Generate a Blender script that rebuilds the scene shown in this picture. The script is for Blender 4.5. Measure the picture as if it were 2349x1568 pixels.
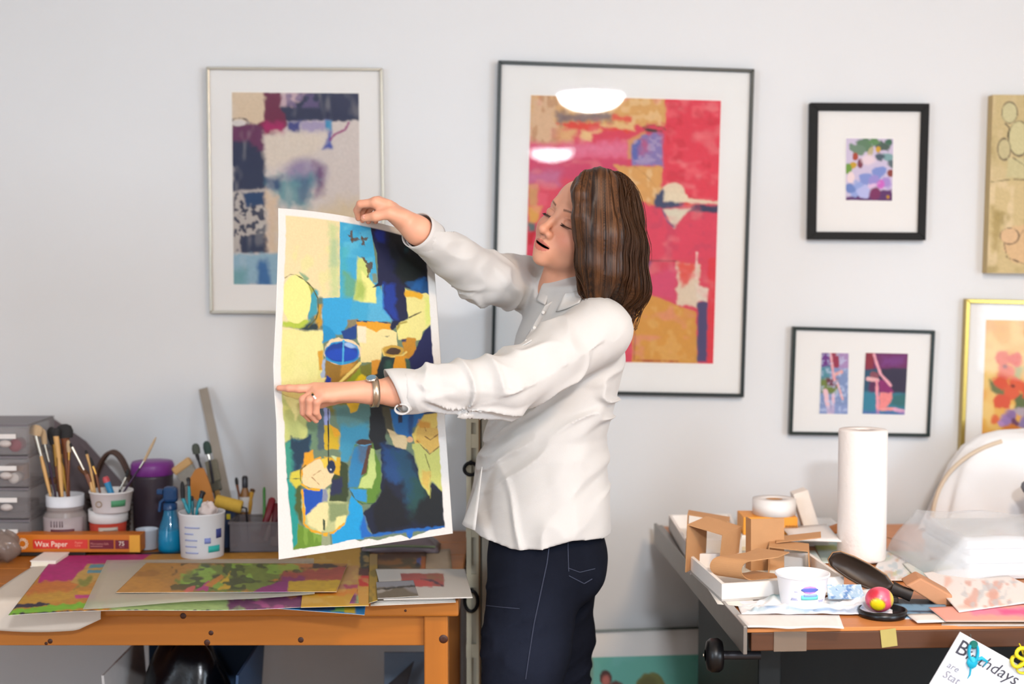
import bpy, bmesh, math, random
import numpy as np
from mathutils import Vector, Matrix
for _o in list(bpy.data.objects): bpy.data.objects.remove(_o, do_unlink=True)
random.seed(7); RNG = np.random.RandomState(11)
scene = bpy.context.scene
COL = scene.collection
# ------------------------------------------------------------ camera
IW, IH = 2349.0, 1568.0
FPX = IW*50.0/36.0
CAMZ = 1.5
HORIZON = 600.0
PITCH = math.atan((IH/2-HORIZON)/FPX)
cam_d = bpy.data.cameras.new('camera'); cam = bpy.data.objects.new('camera', cam_d); COL.objects.link(cam)
cam.location = (0,0,CAMZ); cam.rotation_euler = (math.pi/2-PITCH,0,0)
cam_d.lens = 50; cam_d.sensor_width = 36; cam_d.sensor_fit = 'HORIZONTAL'
cam_d.clip_start = 0.05; cam_d.clip_end = 60
cam_d.dof.use_dof = True; cam_d.dof.focus_distance = 3.05; cam_d.dof.aperture_fstop = 2.0
scene.camera = cam
CP, SP = math.cos(PITCH), math.sin(PITCH)
def P(px, py, Y):
    """photo pixel + distance from the camera along Y -> world point"""
    a = (px-IW/2)/FPX; b = -(py-IH/2)/FPX
    dy = CP+b*SP; dz = -SP+b*CP
    t = Y/dy
    return Vector((a*t, Y, CAMZ+dz*t))
def PZ(px, py, z):
    """photo pixel -> world point on the horizontal plane z"""
    a = (px-IW/2)/FPX; b = -(py-IH/2)/FPX
    dy = CP+b*SP; dz = -SP+b*CP
    t = (z-CAMZ)/dz
    return Vector((a*t, dy*t, z))
# ------------------------------------------------------------ world, exposure
WALL_Y = 4.0
scene.view_settings.view_transform = 'Standard'; scene.view_settings.look = 'None'
scene.view_settings.gamma = 1.0; scene.view_settings.use_curve_mapping = False
scene.view_settings.exposure = 0.0
world = bpy.data.worlds.new('world'); scene.world = world; world.use_nodes = True
world.node_tree.nodes['Background'].inputs[0].default_value = (0.75,0.85,1.0,1)
world.node_tree.nodes['Background'].inputs[1].default_value = 0.3
LAMP_NEAR = (1.00, 1.15, 2.56)      # ceiling bowls: their places follow from the reflections in the glass and the shadows
LAMP_MID  = (0.50,-1.13, 2.55)
LAMP_FAR  = (0.38,-5.70, 2.55)
E_NEAR, E_MID, E_FAR = 125.0, 460.0, 110.0
def area_light(name, loc, rot, sx, sy, energy, col):
    d = bpy.data.lights.new(name,'AREA'); d.shape='RECTANGLE'; d.size=sx; d.size_y=sy; d.energy=energy; d.color=col
    o = bpy.data.objects.new(name,d); o.location=loc; o.rotation_euler=rot; COL.objects.link(o); return o
# daylight through the windows of the left and right walls (behind the camera)
area_light('window_light', (-3.05,-1.6,1.55), (math.radians(90),0,math.radians(-90)), 2.2, 1.4, 85, (0.68,0.84,1.0))
area_light('window_light', (3.24,-0.6,1.55), (math.radians(90),0,math.radians(90)), 2.6, 1.6, 125, (0.72,0.86,1.0))
# ------------------------------------------------------------ helpers
def lin(c):
    if isinstance(c,str):
        c = c.lstrip('#'); c = tuple(int(c[i:i+2],16)/255 for i in (0,2,4))
    return tuple((x/12.92 if x<=0.04045 else ((x+0.055)/1.055)**2.4) for x in c[:3])
_M = {}
def mat(name, col, rough=0.5, metal=0.0, var=0.08, scale=30.0, bump=0.0, bscale=None, spec=0.5, trans=0.0, ior=1.45, sheen=0.0, alpha=1.0, stretch=(1,1,1), emit=None, estr=0, coat=0.0, sss=0.0):
    if name in _M: return _M[name]
    m = bpy.data.materials.new(name); m.use_nodes=True; _M[name]=m
    nt = m.node_tree; b = nt.nodes['Principled BSDF']
    l = lin(col)
    b.inputs['Roughness'].default_value=rough; b.inputs['Metallic'].default_value=metal
    b.inputs['Specular IOR Level'].default_value=spec; b.inputs['IOR'].default_value=ior
    b.inputs['Transmission Weight'].default_value=trans; b.inputs['Alpha'].default_value=alpha
    b.inputs['Coat Weight'].default_value=coat
    if sheen: b.inputs['Sheen Weight'].default_value=sheen
    if sss:
        b.inputs['Subsurface Weight'].default_value=sss; b.inputs['Subsurface Radius'].default_value=(0.012,0.005,0.003); b.inputs['Subsurface Scale'].default_value=1.0
    tc = nt.nodes.new('ShaderNodeTexCoord'); mp = nt.nodes.new('ShaderNodeMapping'); mp.inputs['Scale'].default_value=stretch
    nt.links.new(tc.outputs['Object'], mp.inputs[0])
    nz = nt.nodes.new('ShaderNodeTexNoise'); nz.inputs['Scale'].default_value=scale; nz.inputs['Detail'].default_value=4
    nt.links.new(mp.outputs[0], nz.inputs['Vector'])
    mx = nt.nodes.new('ShaderNodeMix'); mx.data_type='RGBA'
    mx.inputs[6].default_value=tuple(max(0,x*(1-var)) for x in l)+(1,); mx.inputs[7].default_value=tuple(min(1,x*(1+var)) for x in l)+(1,)
    nt.links.new(nz.outputs[0], mx.inputs[0]); nt.links.new(mx.outputs[2], b.inputs['Base Color'])
    if bump:
        bp = nt.nodes.new('ShaderNodeBump'); bp.inputs['Strength'].default_value=bump; bp.inputs['Distance'].default_value=0.002
        n2 = nt.nodes.new('ShaderNodeTexNoise'); n2.inputs['Scale'].default_value=bscale or scale*4; n2.inputs['Detail'].default_value=3
        nt.links.new(mp.outputs[0], n2.inputs['Vector']); nt.links.new(n2.outputs[0], bp.inputs['Height']); nt.links.new(bp.outputs[0], b.inputs['Normal'])
    if emit:
        b.inputs['Emission Color'].default_value=lin(emit)+(1,); b.inputs['Emission Strength'].default_value=estr
    return m
def vmat(name, rough=0.6, spec=0.4, attr='paint', bump=0.15, bscale=400, sss=0.0, sheen=0.0, coat=0.0, trans=0.0, var=0.05):
    """material whose colour is a painted attribute (print, pigment), with grain"""
    if name in _M: return _M[name]
    m = bpy.data.materials.new(name); m.use_nodes=True; _M[name]=m
    nt=m.node_tree; b=nt.nodes['Principled BSDF']
    a = nt.nodes.new('ShaderNodeAttribute'); a.attribute_name=attr
    nz = nt.nodes.new('ShaderNodeTexNoise'); nz.inputs['Scale'].default_value=bscale; nz.inputs['Detail'].default_value=3
    tc = nt.nodes.new('ShaderNodeTexCoord'); nt.links.new(tc.outputs['Object'], nz.inputs['Vector'])
    mr = nt.nodes.new('ShaderNodeMapRange'); mr.inputs[3].default_value=1-var; mr.inputs[4].default_value=1+var
    nt.links.new(nz.outputs[0], mr.inputs[0])
    mu = nt.nodes.new('ShaderNodeMix'); mu.data_type='RGBA'; mu.blend_type='MULTIPLY'; mu.inputs[0].default_value=1
    nt.links.new(a.outputs['Color'], mu.inputs[6]); nt.links.new(mr.outputs[0], mu.inputs[7])
    nt.links.new(mu.outputs[2], b.inputs['Base Color'])
    b.inputs['Roughness'].default_value=rough; b.inputs['Specular IOR Level'].default_value=spec; b.inputs['Coat Weight'].default_value=coat
    b.inputs['Transmission Weight'].default_value=trans
    if sheen: b.inputs['Sheen Weight'].default_value=sheen
    if sss:
        b.inputs['Subsurface Weight'].default_value=sss; b.inputs['Subsurface Radius'].default_value=(0.010,0.004,0.0025); b.inputs['Subsurface Scale'].default_value=1.0
    if bump:
        bp=nt.nodes.new('ShaderNodeBump'); bp.inputs['Strength'].default_value=bump; bp.inputs['Distance'].default_value=0.0008
        nt.links.new(nz.outputs[0], bp.inputs['Height']); nt.links.new(bp.outputs[0], b.inputs['Normal'])
    return m
class MB:
    """mesh collector: boxes, tubes, lathes, prisms, sheets -> one mesh object"""
    def __init__(s): s.v=[]; s.f=[]; s.sm=[]
    def _add(s, vs, fs, smooth=False):
        n=len(s.v); s.v += [tuple(v) for v in vs]; s.f += [tuple(i+n for i in f) for f in fs]; s.sm += [smooth]*len(fs); return s
    def box(s, c, size, R=None, bev=0.0):
        x,y,z=[d/2 for d in size]; bv=min(bev, x*0.9,y*0.9,z*0.9)
        if bv<=0:
            vs=[(sx*x,sy*y,sz*z) for sx in(-1,1) for sy in(-1,1) for sz in(-1,1)]
            fs=[(0,1,3,2),(4,6,7,5),(0,4,5,1),(2,3,7,6),(0,2,6,4),(1,5,7,3)]
        else:
            bm=bmesh.new(); bmesh.ops.create_cube(bm,size=1)
            for v in bm.verts: v.co=Vector((v.co.x*2*x,v.co.y*2*y,v.co.z*2*z))
            bmesh.ops.bevel(bm,geom=bm.edges[:],offset=bv,segments=2,profile=0.5,affect='EDGES')
            bm.verts.index_update(); vs=[v.co.copy() for v in bm.verts]; fs=[[v.index for v in f.verts] for f in bm.faces]; bm.free()
        c=Vector(c)
        if R is None: vs=[Vector(v)+c for v in vs]
        else: vs=[R@Vector(v)+c for v in vs]
        return s._add(vs,fs)
    def lathe(s, prof, c=(0,0,0), n=28, R=None, cap=True, sx=1.0, sy=1.0):
        c=Vector(c); vs=[]; fs=[]; m=len(prof)
        for r,z in prof:
            for k in range(n):
                a=2*math.pi*k/n; v=Vector((r*math.cos(a)*sx,r*math.sin(a)*sy,z)); vs.append((R@v if R is not None else v)+c)
        for i in range(m-1):
            for k in range(n): fs.append((i*n+k,i*n+(k+1)%n,(i+1)*n+(k+1)%n,(i+1)*n+k))
        s._add(vs,fs,True)
        if cap:
            s._add(vs[:n],[tuple(reversed(range(n)))]); s._add(vs[-n:],[tuple(range(n))])
        return s
    def tube(s, pts, rad, n=8, closed=False, flat=1.0):
        pts=[Vector(p) for p in pts]; m=len(pts)
        if not hasattr(rad,'__len__'): rad=[rad]*m
        vs=[];fs=[]; up=None
        for i,p in enumerate(pts):
            if closed: t=pts[(i+1)%m]-pts[i-1]
            else: t=pts[min(i+1,m-1)]-pts[max(i-1,0)]
            t.normalize()
            if up is None:
                up=Vector((0,0,1)) if abs(t.z)<0.9 else Vector((0,1,0))
            sd=t.cross(up); sd.normalize(); up=sd.cross(t); up.normalize()
            for k in range(n):
                a=2*math.pi*k/n; vs.append(p+(sd*math.cos(a)*flat+up*math.sin(a))*rad[i])
        R=m if closed else m-1
        for i in range(R):
            for k in range(n):
                j=(i+1)%m; fs.append((i*n+k,i*n+(k+1)%n,j*n+(k+1)%n,j*n+k))
        s._add(vs,fs,True)
        if not closed: s._add(vs[:n],[tuple(reversed(range(n)))]); s._add(vs[-n:],[tuple(range(n))])
        return s
    def prism(s, pts, h, c=(0,0,0), R=None):
        """polygon pts in local xy, extruded 0..h along local z"""
        c=Vector(c); n=len(pts)
        a=[Vector((x,y,0)) for x,y in pts]; b=[Vector((x,y,h)) for x,y in pts]
        vs=[(R@v if R is not None else v)+c for v in a+b]
        fs=[tuple(reversed(range(n))),tuple(range(n,2*n))]+[(i,(i+1)%n,n+(i+1)%n,n+i) for i in range(n)]
        return s._add(vs,fs)
    def sheet(s, fn, nu=12, nv=12, th=0.0005, nrm=None):
        """thin solid sheet; fn(u,v)->point; offset by th along the local normal"""
        g=[[Vector(fn(i/nu,j/nv)) for i in range(nu+1)] for j in range(nv+1)]
        top=[];bot=[]
        for j in range(nv+1):
            for i in range(nu+1):
                du=g[j][min(i+1,nu)]-g[j][max(i-1,0)]; dv=g[min(j+1,nv)][i]-g[max(j-1,0)][i]
                nn=du.cross(dv); nn.normalize() if nn.length>0 else None
                top.append(g[j][i]+nn*th/2); bot.append(g[j][i]-nn*th/2)
        W=nu+1; N=len(top); fs=[]
        for j in range(nv):
            for i in range(nu):
                a=j*W+i; fs.append((a,a+1,a+W+1,a+W)); fs.append((N+a,N+a+W,N+a+W+1,N+a+1))
        rim=[i for i in range(W)]+[j*W+nu for j in range(1,nv+1)]+[nv*W+i for i in range(nu-1,-1,-1)]+[j*W for j in range(nv-1,0,-1)]
        for k in range(len(rim)):
            a,b=rim[k],rim[(k+1)%len(rim)]; fs.append((a,N+a,N+b,b))
        return s._add(top+bot,fs,True)
    def build(s, name, material, parent=None):
        me=bpy.data.meshes.new(name); me.from_pydata([tuple(v) for v in s.v],[],s.f)
        me.polygons.foreach_set('use_smooth', s.sm); me.update()
        me.materials.append(material)
        o=bpy.data.objects.new(name,me); COL.objects.link(o)
        bm=bmesh.new(); bm.from_mesh(me); bmesh.ops.recalc_face_normals(bm,faces=bm.faces); bm.to_mesh(me); bm.free()
        if parent is not None: attach(o,parent)
        return o
def attach(o,parent):
    o.parent=parent
    M=Matrix.LocRotScale(parent.location,parent.rotation_euler,parent.scale)
    if parent.parent is not None:
        M=Matrix.LocRotScale(parent.parent.location,parent.parent.rotation_euler,parent.parent.scale)@parent.matrix_parent_inverse@M
    o.matrix_parent_inverse=M.inverted()
def tag(o,label,cat,group=None):
    o['label']=label; o['category']=cat
    if group: o['group']=group
    return o
def struct(o): o['kind']='structure'; return o
def thing(name,label,cat,loc,group=None):
    o=bpy.data.objects.new(name,None); COL.objects.link(o); o.location=loc; o.empty_display_size=0.05
    return tag(o,label,cat,group)
def Rz(a): return Matrix.Rotation(math.radians(a),3,'Z')
def Rx(a): return Matrix.Rotation(math.radians(a),3,'X')
def Ry(a): return Matrix.Rotation(math.radians(a),3,'Y')
def align(d, up=(0,0,1)):
    """matrix whose local z runs along d"""
    d=Vector(d).normalized(); return d.to_track_quat('Z','Y').to_matrix()
def text(body, size, material, name, parent, M, depth=0.0004, align_x='LEFT', sx=1.0, shear=0.0):
    """raised lettering; M: 4x4 placing local xy (text plane)"""
    c=bpy.data.curves.new(name,'FONT'); c.body=body; c.size=size; c.extrude=depth; c.align_x=align_x; c.resolution_u=2; c.shear=shear
    t=bpy.data.objects.new(name,c); COL.objects.link(t)
    dg=bpy.context.evaluated_depsgraph_get(); me=bpy.data.meshes.new_from_object(t.evaluated_get(dg))
    bpy.data.objects.remove(t,do_unlink=True)
    me.transform(M@Matrix.Diagonal((sx,1,1,1))); me.materials.clear(); me.materials.append(material)
    o=bpy.data.objects.new(name,me); COL.objects.link(o)
    if parent is not None: attach(o,parent)
    return o
def frame_mat(origin, x, y):
    x=Vector(x).normalized(); y=Vector(y); y=(y-x*y.dot(x)).normalized(); z=x.cross(y)
    M=Matrix((x,y,z)).transposed().to_4x4(); M.translation=Vector(origin); return M
# ------------------------------------------------------------ painter: abstract prints as pigment on fine grids
def vnoise(x,y,seed,fx,fy):
    r=np.random.RandomState(seed); g=r.rand(64,64).astype(np.float32)
    X=x*fx; Y=y*fy; xi=np.floor(X).astype(int); yi=np.floor(Y).astype(int); a=X-xi; b=Y-yi
    a=a*a*(3-2*a); b=b*b*(3-2*b)
    q=lambda i,j:g[i%64,j%64]
    return (q(xi,yi)*(1-a)+q(xi+1,yi)*a)*(1-b)+(q(xi,yi+1)*(1-a)+q(xi+1,yi+1)*a)*b-0.5
class Art:
    """colours at points X,Y given in picture units"""
    def __init__(s,X,Y,base,unit=1.0):
        s.X=X; s.Y=Y; s.u=unit; s.c=np.zeros(X.shape+(3,),np.float32)+np.array(lin(base),np.float32); s.k=1
    def _n(s,f,amp):
        s.k+=1; return amp*(vnoise(s.X,s.Y,s.k,f,f)+0.5*vnoise(s.X,s.Y,s.k+500,2.3*f,2.3*f))
    def put(s,mask,col):
        mask=mask[...,None]; s.c=s.c*(1-mask)+mask*np.array(lin(col),np.float32)
    def _edge(s,d,soft,wob,wf,a):
        d=d+s._n(wf,wob*2); return np.clip(0.5-d/max(soft,1e-6),0,1)*a
    def poly(s,pts,col,soft=2,wob=2,wf=0.08,a=1.0):
        pts=np.array(pts,float); n=len(pts); X,Y=s.X,s.Y
        d2=np.full(X.shape,1e18); ins=np.zeros(X.shape,bool)
        for i in range(n):
            ax,ay=pts[i]; bx,by=pts[(i+1)%n]; ex,ey=bx-ax,by-ay
            t=np.clip(((X-ax)*ex+(Y-ay)*ey)/(ex*ex+ey*ey+1e-12),0,1)
            d2=np.minimum(d2,(X-ax-t*ex)**2+(Y-ay-t*ey)**2)
            c=((ay>Y)!=(by>Y))&(X<(bx-ax)*(Y-ay)/((by-ay) if by!=ay else 1e-9)+ax); ins^=c
        d=np.sqrt(d2); d=np.where(ins,-d,d)
        s.put(s._edge(d,soft,wob,wf,a),col); return s
    def ell(s,cx,cy,rx,ry,col,rot=0,soft=2,wob=1.5,wf=0.08,a=1.0,ring=None):
        c,n=math.cos(math.radians(rot)),math.sin(math.radians(rot))
        x=(s.X-cx)*c+(s.Y-cy)*n; y=-(s.X-cx)*n+(s.Y-cy)*c
        q=np.sqrt((x/rx)**2+(y/ry)**2)+1e-6; d=(q-1)*min(rx,ry)
        if ring: d=np.abs(d)-ring/2
        s.put(s._edge(d,soft,wob,wf,a),col); return s
    def line(s,pts,w,col,soft=1.5,wob=1,wf=0.1,a=1.0):
        d=np.full(s.X.shape,1e9)
        for (ax,ay),(bx,by) in zip(pts[:-1],pts[1:]):
            ex,ey=bx-ax,by-ay; t=np.clip(((s.X-ax)*ex+(s.Y-ay)*ey)/(ex*ex+ey*ey+1e-12),0,1)
            d=np.minimum(d,np.hypot(s.X-ax-t*ex,s.Y-ay-t*ey))
        s.put(s._edge(d-w/2,soft,wob,wf,a),col); return s
    def blotch(s,fx,fy,col,thr=0.1,soft=0.15,a=0.5,box=None,bsoft=6):
        s.k+=1; n=vnoise(s.X,s.Y,s.k,fx,fy)+0.5*vnoise(s.X,s.Y,s.k+77,fx*2.1,fy*2.1)
        m=np.clip((n-thr)/soft,0,1)*a
        if box:
            x0,y0,x1,y1=box; e=np.minimum(np.minimum(s.X-x0,x1-s.X),np.minimum(s.Y-y0,y1-s.Y)); m=m*np.clip(e/bsoft,0,1)
        s.put(m,col); return s
    def grain(s,fx,fy,amt=0.1):
        s.k+=1; n=vnoise(s.X,s.Y,s.k,fx,fy); s.c=np.clip(s.c*(1+amt*2*n[...,None]),0,1); return s
def grid_sheet(name, fn, nu, nv, colors, material, parent=None, th=0.0):
    """fn(U,V) arrays -> (.., 3); colors (nv+1,nu+1,3) linear"""
    U,V=np.meshgrid(np.linspace(0,1,nu+1),np.linspace(0,1,nv+1)); Q=fn(U,V).reshape(-1,3)
    W=nu+1; i,j=np.meshgrid(np.arange(nu),np.arange(nv)); a=(j*W+i).ravel()
    F=np.stack([a,a+1,a+W+1,a+W],1); n=len(Q)
    C=np.concatenate([colors.reshape(-1,3),np.ones((n,1))],1)
    if th:
        g=Q.reshape(nv+1,nu+1,3); du=np.gradient(g,axis=1); dv=np.gradient(g,axis=0); nn=np.cross(du,dv); nn/=np.linalg.norm(nn,axis=2,keepdims=True)+1e-12
        Q2=(g+nn*th).reshape(-1,3); rim=np.concatenate([np.arange(W),np.arange(1,nv+1)*W+nu,nv*W+np.arange(nu-1,-1,-1),np.arange(nv-1,0,-1)*W])
        rb=np.roll(rim,-1); F=np.concatenate([F,F[:,::-1]+n,np.stack([rim,rim+n,rb+n,rb],1)]); Q=np.concatenate([Q,Q2])
        wh=np.tile(np.array([[0.8,0.79,0.76,1]]),(n,1)); C=np.concatenate([C,wh])
    return np_mesh(name,Q,F,C,material,parent)
def np_mesh(name,V,F,C,material,parent=None):
    me=bpy.data.meshes.new(name); me.vertices.add(len(V)); me.vertices.foreach_set('co',np.ascontiguousarray(V,np.float32).ravel())
    k=F.shape[1]; me.loops.add(F.size); me.loops.foreach_set('vertex_index',np.ascontiguousarray(F,np.int32).ravel())
    me.polygons.add(len(F)); me.polygons.foreach_set('loop_start',np.arange(0,F.size,k,dtype=np.int32)); me.polygons.foreach_set('loop_total',np.full(len(F),k,np.int32))
    me.polygons.foreach_set('use_smooth',np.ones(len(F),bool)); me.update(calc_edges=True)
    if C is not None:
        at=me.color_attributes.new('paint','FLOAT_COLOR','POINT'); at.data.foreach_set('color',np.ascontiguousarray(C,np.float32).ravel())
    me.materials.append(material); o=bpy.data.objects.new(name,me); COL.objects.link(o)
    if parent is not None: attach(o,parent)
    return o
# ============================================================ room shell
M_wall = mat('wall_paint','#d8dadb',0.85,var=0.02,scale=3,bump=0.05,bscale=180)
M_ceil = mat('ceiling_paint','#e8e7e3',0.9,var=0.01)
M_floor= mat('floor_wood','#8a6a4c',0.45,var=0.25,scale=6,stretch=(8,0.6,1))
M_white= mat('white_trim','#e6e4de',0.5,var=0.02)
X0,X1,Y0,Y1,ZC = -3.1,3.3,-7.0,WALL_Y,2.75
def slab(name,c,s,m): return struct(MB().box(c,s).build(name,m))
slab('wall_back',((X0+X1)/2,Y1+0.05,ZC/2),(X1-X0+0.4,0.1,ZC),M_wall)
slab('wall_left',(X0-0.05,(Y0+Y1)/2,ZC/2),(0.1,Y1-Y0,ZC),M_wall)
slab('wall_right',(X1+0.05,(Y0+Y1)/2,ZC/2),(0.1,Y1-Y0,ZC),M_wall)
slab('wall_rear',((X0+X1)/2,Y0-0.05,ZC/2),(X1-X0+0.4,0.1,ZC),M_wall)
slab('ceiling',((X0+X1)/2,(Y0+Y1)/2,ZC+0.05),(X1-X0+0.4,Y1-Y0+0.4,0.1),M_ceil)
fl = slab('floor',((X0+X1)/2,(Y0+Y1)/2,-0.06),(X1-X0+0.4,Y1-Y0+0.4,0.1),M_floor)
pm = MB().box((0,0,0),(0.128,1.0,0.014),bev=0.002).build('plank',M_floor); first=True
for i in range(49):
    cx=X0+0.065+i*0.13
    if cx>X1-.05: continue
    y=-1.4+((i*0.37)%1.0)*1.6-1.6; y=max(y,-1.4)
    while y<Y1-.02:
        e=min(-1.4+((i*0.37)%1.0)*1.6+1.6*math.ceil((y+.001-(-1.4+((i*0.37)%1.0)*1.6))/1.6+(1e-6)),Y1)
        if e-y<.05: e=min(e+1.6,Y1)
        o = pm if first else pm.copy()
        if not first: COL.objects.link(o)
        first=False
        o.location=(cx,(y+e)/2,-0.007); o.scale=(1,(e-y)-.002,1); o.parent=fl; y=e
slab('baseboard_back',((X0+X1)/2,Y1-0.008,0.05),(X1-X0-0.02,0.016,0.1),M_white)
# windows of the room behind the camera
M_sky = mat('window_daylight','#cfe0f2',0.3,emit='#d6e6ff',estr=1.0)
def window(n,c,w,h,axis):
    e=bpy.data.objects.new('window_%d'%n,None); COL.objects.link(e); e.location=c; e['kind']='structure'
    R = Rz(90) if axis=='x' else Rz(0)
    c=Vector(c)
    MB().box(c,(w,0.01,h),R=R).build('pane',M_sky,e)
    f=MB()
    for sx in (-1,0,1): f.box(c+R@Vector((sx*w/2,-0.0,0)),(0.06,0.05,h+0.1),R=R)
    for sz in (-1,1): f.box(c+Vector((0,0,sz*h/2)),(w+0.06,0.05,0.06),R=R)
    f.build('window_frame',M_white,e)
window(1,(X0+0.02,-1.6,1.55),2.2,1.4,'x'); window(2,(X1-0.02,-0.6,1.55),2.6,1.6,'x')
# ceiling lamps: glass bowls, out of the frame, seen as reflections in the picture glass
M_brass = mat('lamp_metal','#b9b2a0',0.35,0.8)
def ceiling_lamp(loc,energy,label,col='#f2f7ff'):
    L=thing('ceiling_lamp',label,'lamp',loc); x,y,z=loc
    M_b=mat('lamp_glass_%d'%int(energy*100+abs(y*10)),'#fff6e8',0.4,emit=col,estr=energy)
    b=MB(); prof=[(0.001,-0.09)]+[(0.20*math.sin(t),-0.09*math.cos(t)) for t in [k*math.pi/2/10 for k in range(1,11)]]
    b.lathe(prof,loc,n=36,cap=False); b.build('glass_bowl',M_b,L)
    MB().lathe([(0.205,0.0),(0.205,0.02),(0.09,0.03),(0.09,ZC-z-0.02),(0.11,ZC-z-0.001)],loc,n=36).build('mount',M_brass,L)
    MB().lathe([(0.012,-0.105),(0.014,-0.095),(0.006,-0.088)],loc,n=12).build('finial',M_brass,L)
ceiling_lamp(LAMP_NEAR,E_NEAR,'glowing glass bowl ceiling lamp above the paper strewn drafting table','#ffdcb8')
ceiling_lamp(LAMP_MID,E_MID,'glowing glass bowl ceiling lamp in the middle of the ceiling')
ceiling_lamp(LAMP_FAR,E_FAR,'glowing glass bowl ceiling lamp at the far end of the room')
# ============================================================ pictures on the wall
M_glass = None
def glass_mat():
    global M_glass
    if M_glass: return M_glass
    m=bpy.data.materials.new('picture_glass'); m.use_nodes=True; nt=m.node_tree; nt.nodes.clear()
    o=nt.nodes.new('ShaderNodeOutputMaterial'); t=nt.nodes.new('ShaderNodeBsdfTransparent'); g=nt.nodes.new('ShaderNodeBsdfGlossy'); g.inputs['Roughness'].default_value=0.02
    mx=nt.nodes.new('ShaderNodeMixShader'); fr=nt.nodes.new('ShaderNodeFresnel'); fr.inputs[0].default_value=1.35
    nt.links.new(fr.outputs[0],mx.inputs[0]); nt.links.new(t.outputs[0],mx.inputs[1]); nt.links.new(g.outputs[0],mx.inputs[2]); nt.links.new(mx.outputs[0],o.inputs[0])
    M_glass=m; return m
M_mat  = mat('mat_board','#dcdbd8',0.8,var=0.01)
M_print= vmat('print_ink',0.6,0.3,bump=0.0)
def quad_px(q):
    q=np.array(q,float)
    def f(U,V): 
        U=U[...,None]; V=V[...,None]; return (q[0]*(1-U)+q[1]*U)*(1-V)+(q[3]*(1-U)+q[2]*U)*V
    return f
def px_world(A,Y):
    a=(A[...,0]-IW/2)/FPX; b=-(A[...,1]-IH/2)/FPX; dy=CP+b*SP; dz=-SP+b*CP; t=Y/dy
    return np.stack([a*t,np.full(a.shape,1.0)*Y,CAMZ+dz*t],-1)
def framed(name,label,outer,fw,fcol,frough,fmetal,depth,arts,glass=True):
    """outer: 4 photo corners TL,TR,BR,BL of the frame on the wall; arts: [(quad, painter, nu, nv)]"""
    yf=WALL_Y-depth
    Q=[P(x,y,yf) for x,y in outer]; c=sum(Q,Vector())/4; root=thing(name,label,'picture',(c.x,WALL_Y-0.001,min(q.z for q in Q)))
    fwm=fw*yf/FPX
    # inner corners
    ins=[]
    for i in range(4):
        p=Q[i]; a=(Q[(i+1)%4]-p).normalized(); b=(Q[i-1]-p).normalized(); ins.append(p+a*fwm+b*fwm)
    rec=Vector((0,depth*0.35,0)); back=Vector((0,depth-0.001,0))
    M_f=mat('frame_'+name+fcol,fcol,frough,fmetal,var=0.05,scale=60)
    for i,nm in enumerate(('frame_rail',)*4):
        j=(i+1)%4; v=[Q[i],Q[j],ins[j],ins[i],Q[i]+back,Q[j]+back,ins[j]+back,ins[i]+back]
        m=MB(); m._add(v,[(0,1,2,3),(7,6,5,4),(0,4,5,1),(1,5,6,2),(2,6,7,3),(3,7,4,0)]); o=m.build(nm,M_f,root)
        bv=o.modifiers.new('bevel','BEVEL'); bv.width=min(0.0015,fwm*0.2); bv.segments=2
    m=MB(); v=[p+rec for p in ins]; m._add(v+[p+Vector((0,0.006,0)) for p in v],[(0,1,2,3),(7,6,5,4),(0,4,5,1),(1,5,6,2),(2,6,7,3),(3,7,4,0)]); m.build('mat_board',M_mat,root)
    for q,painter,nu,nv in arts:
        f=quad_px(q); U,V=np.meshgrid(np.linspace(0,1,nu+1),np.linspace(0,1,nv+1)); A=f(U,V)
        art=painter(A[...,0],A[...,1])
        grid_sheet('print',lambda U,V:px_world(f(U,V),yf+depth*0.35-0.0015),nu,nv,art.c*.82,M_print,root)
        m=MB(); qq=[P(x,y,yf+depth*0.35-0.001) for x,y in q]
        g=0.0022; ce=sum(qq,Vector())/4
        o4=[p+(p-ce).normalized()*g*1.5 for p in qq]
        for i in range(4):
            j=(i+1)%4; m._add([o4[i],o4[j],qq[j],qq[i]],[(0,1,2,3)])
        m.build('mat_bevel',M_white,root)
    if glass:
        m=MB(); v=[p+rec*0.6 for p in ins]; m._add(v,[(0,1,2,3)]); m.build('glass',glass_mat(),root)
    return root
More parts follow.
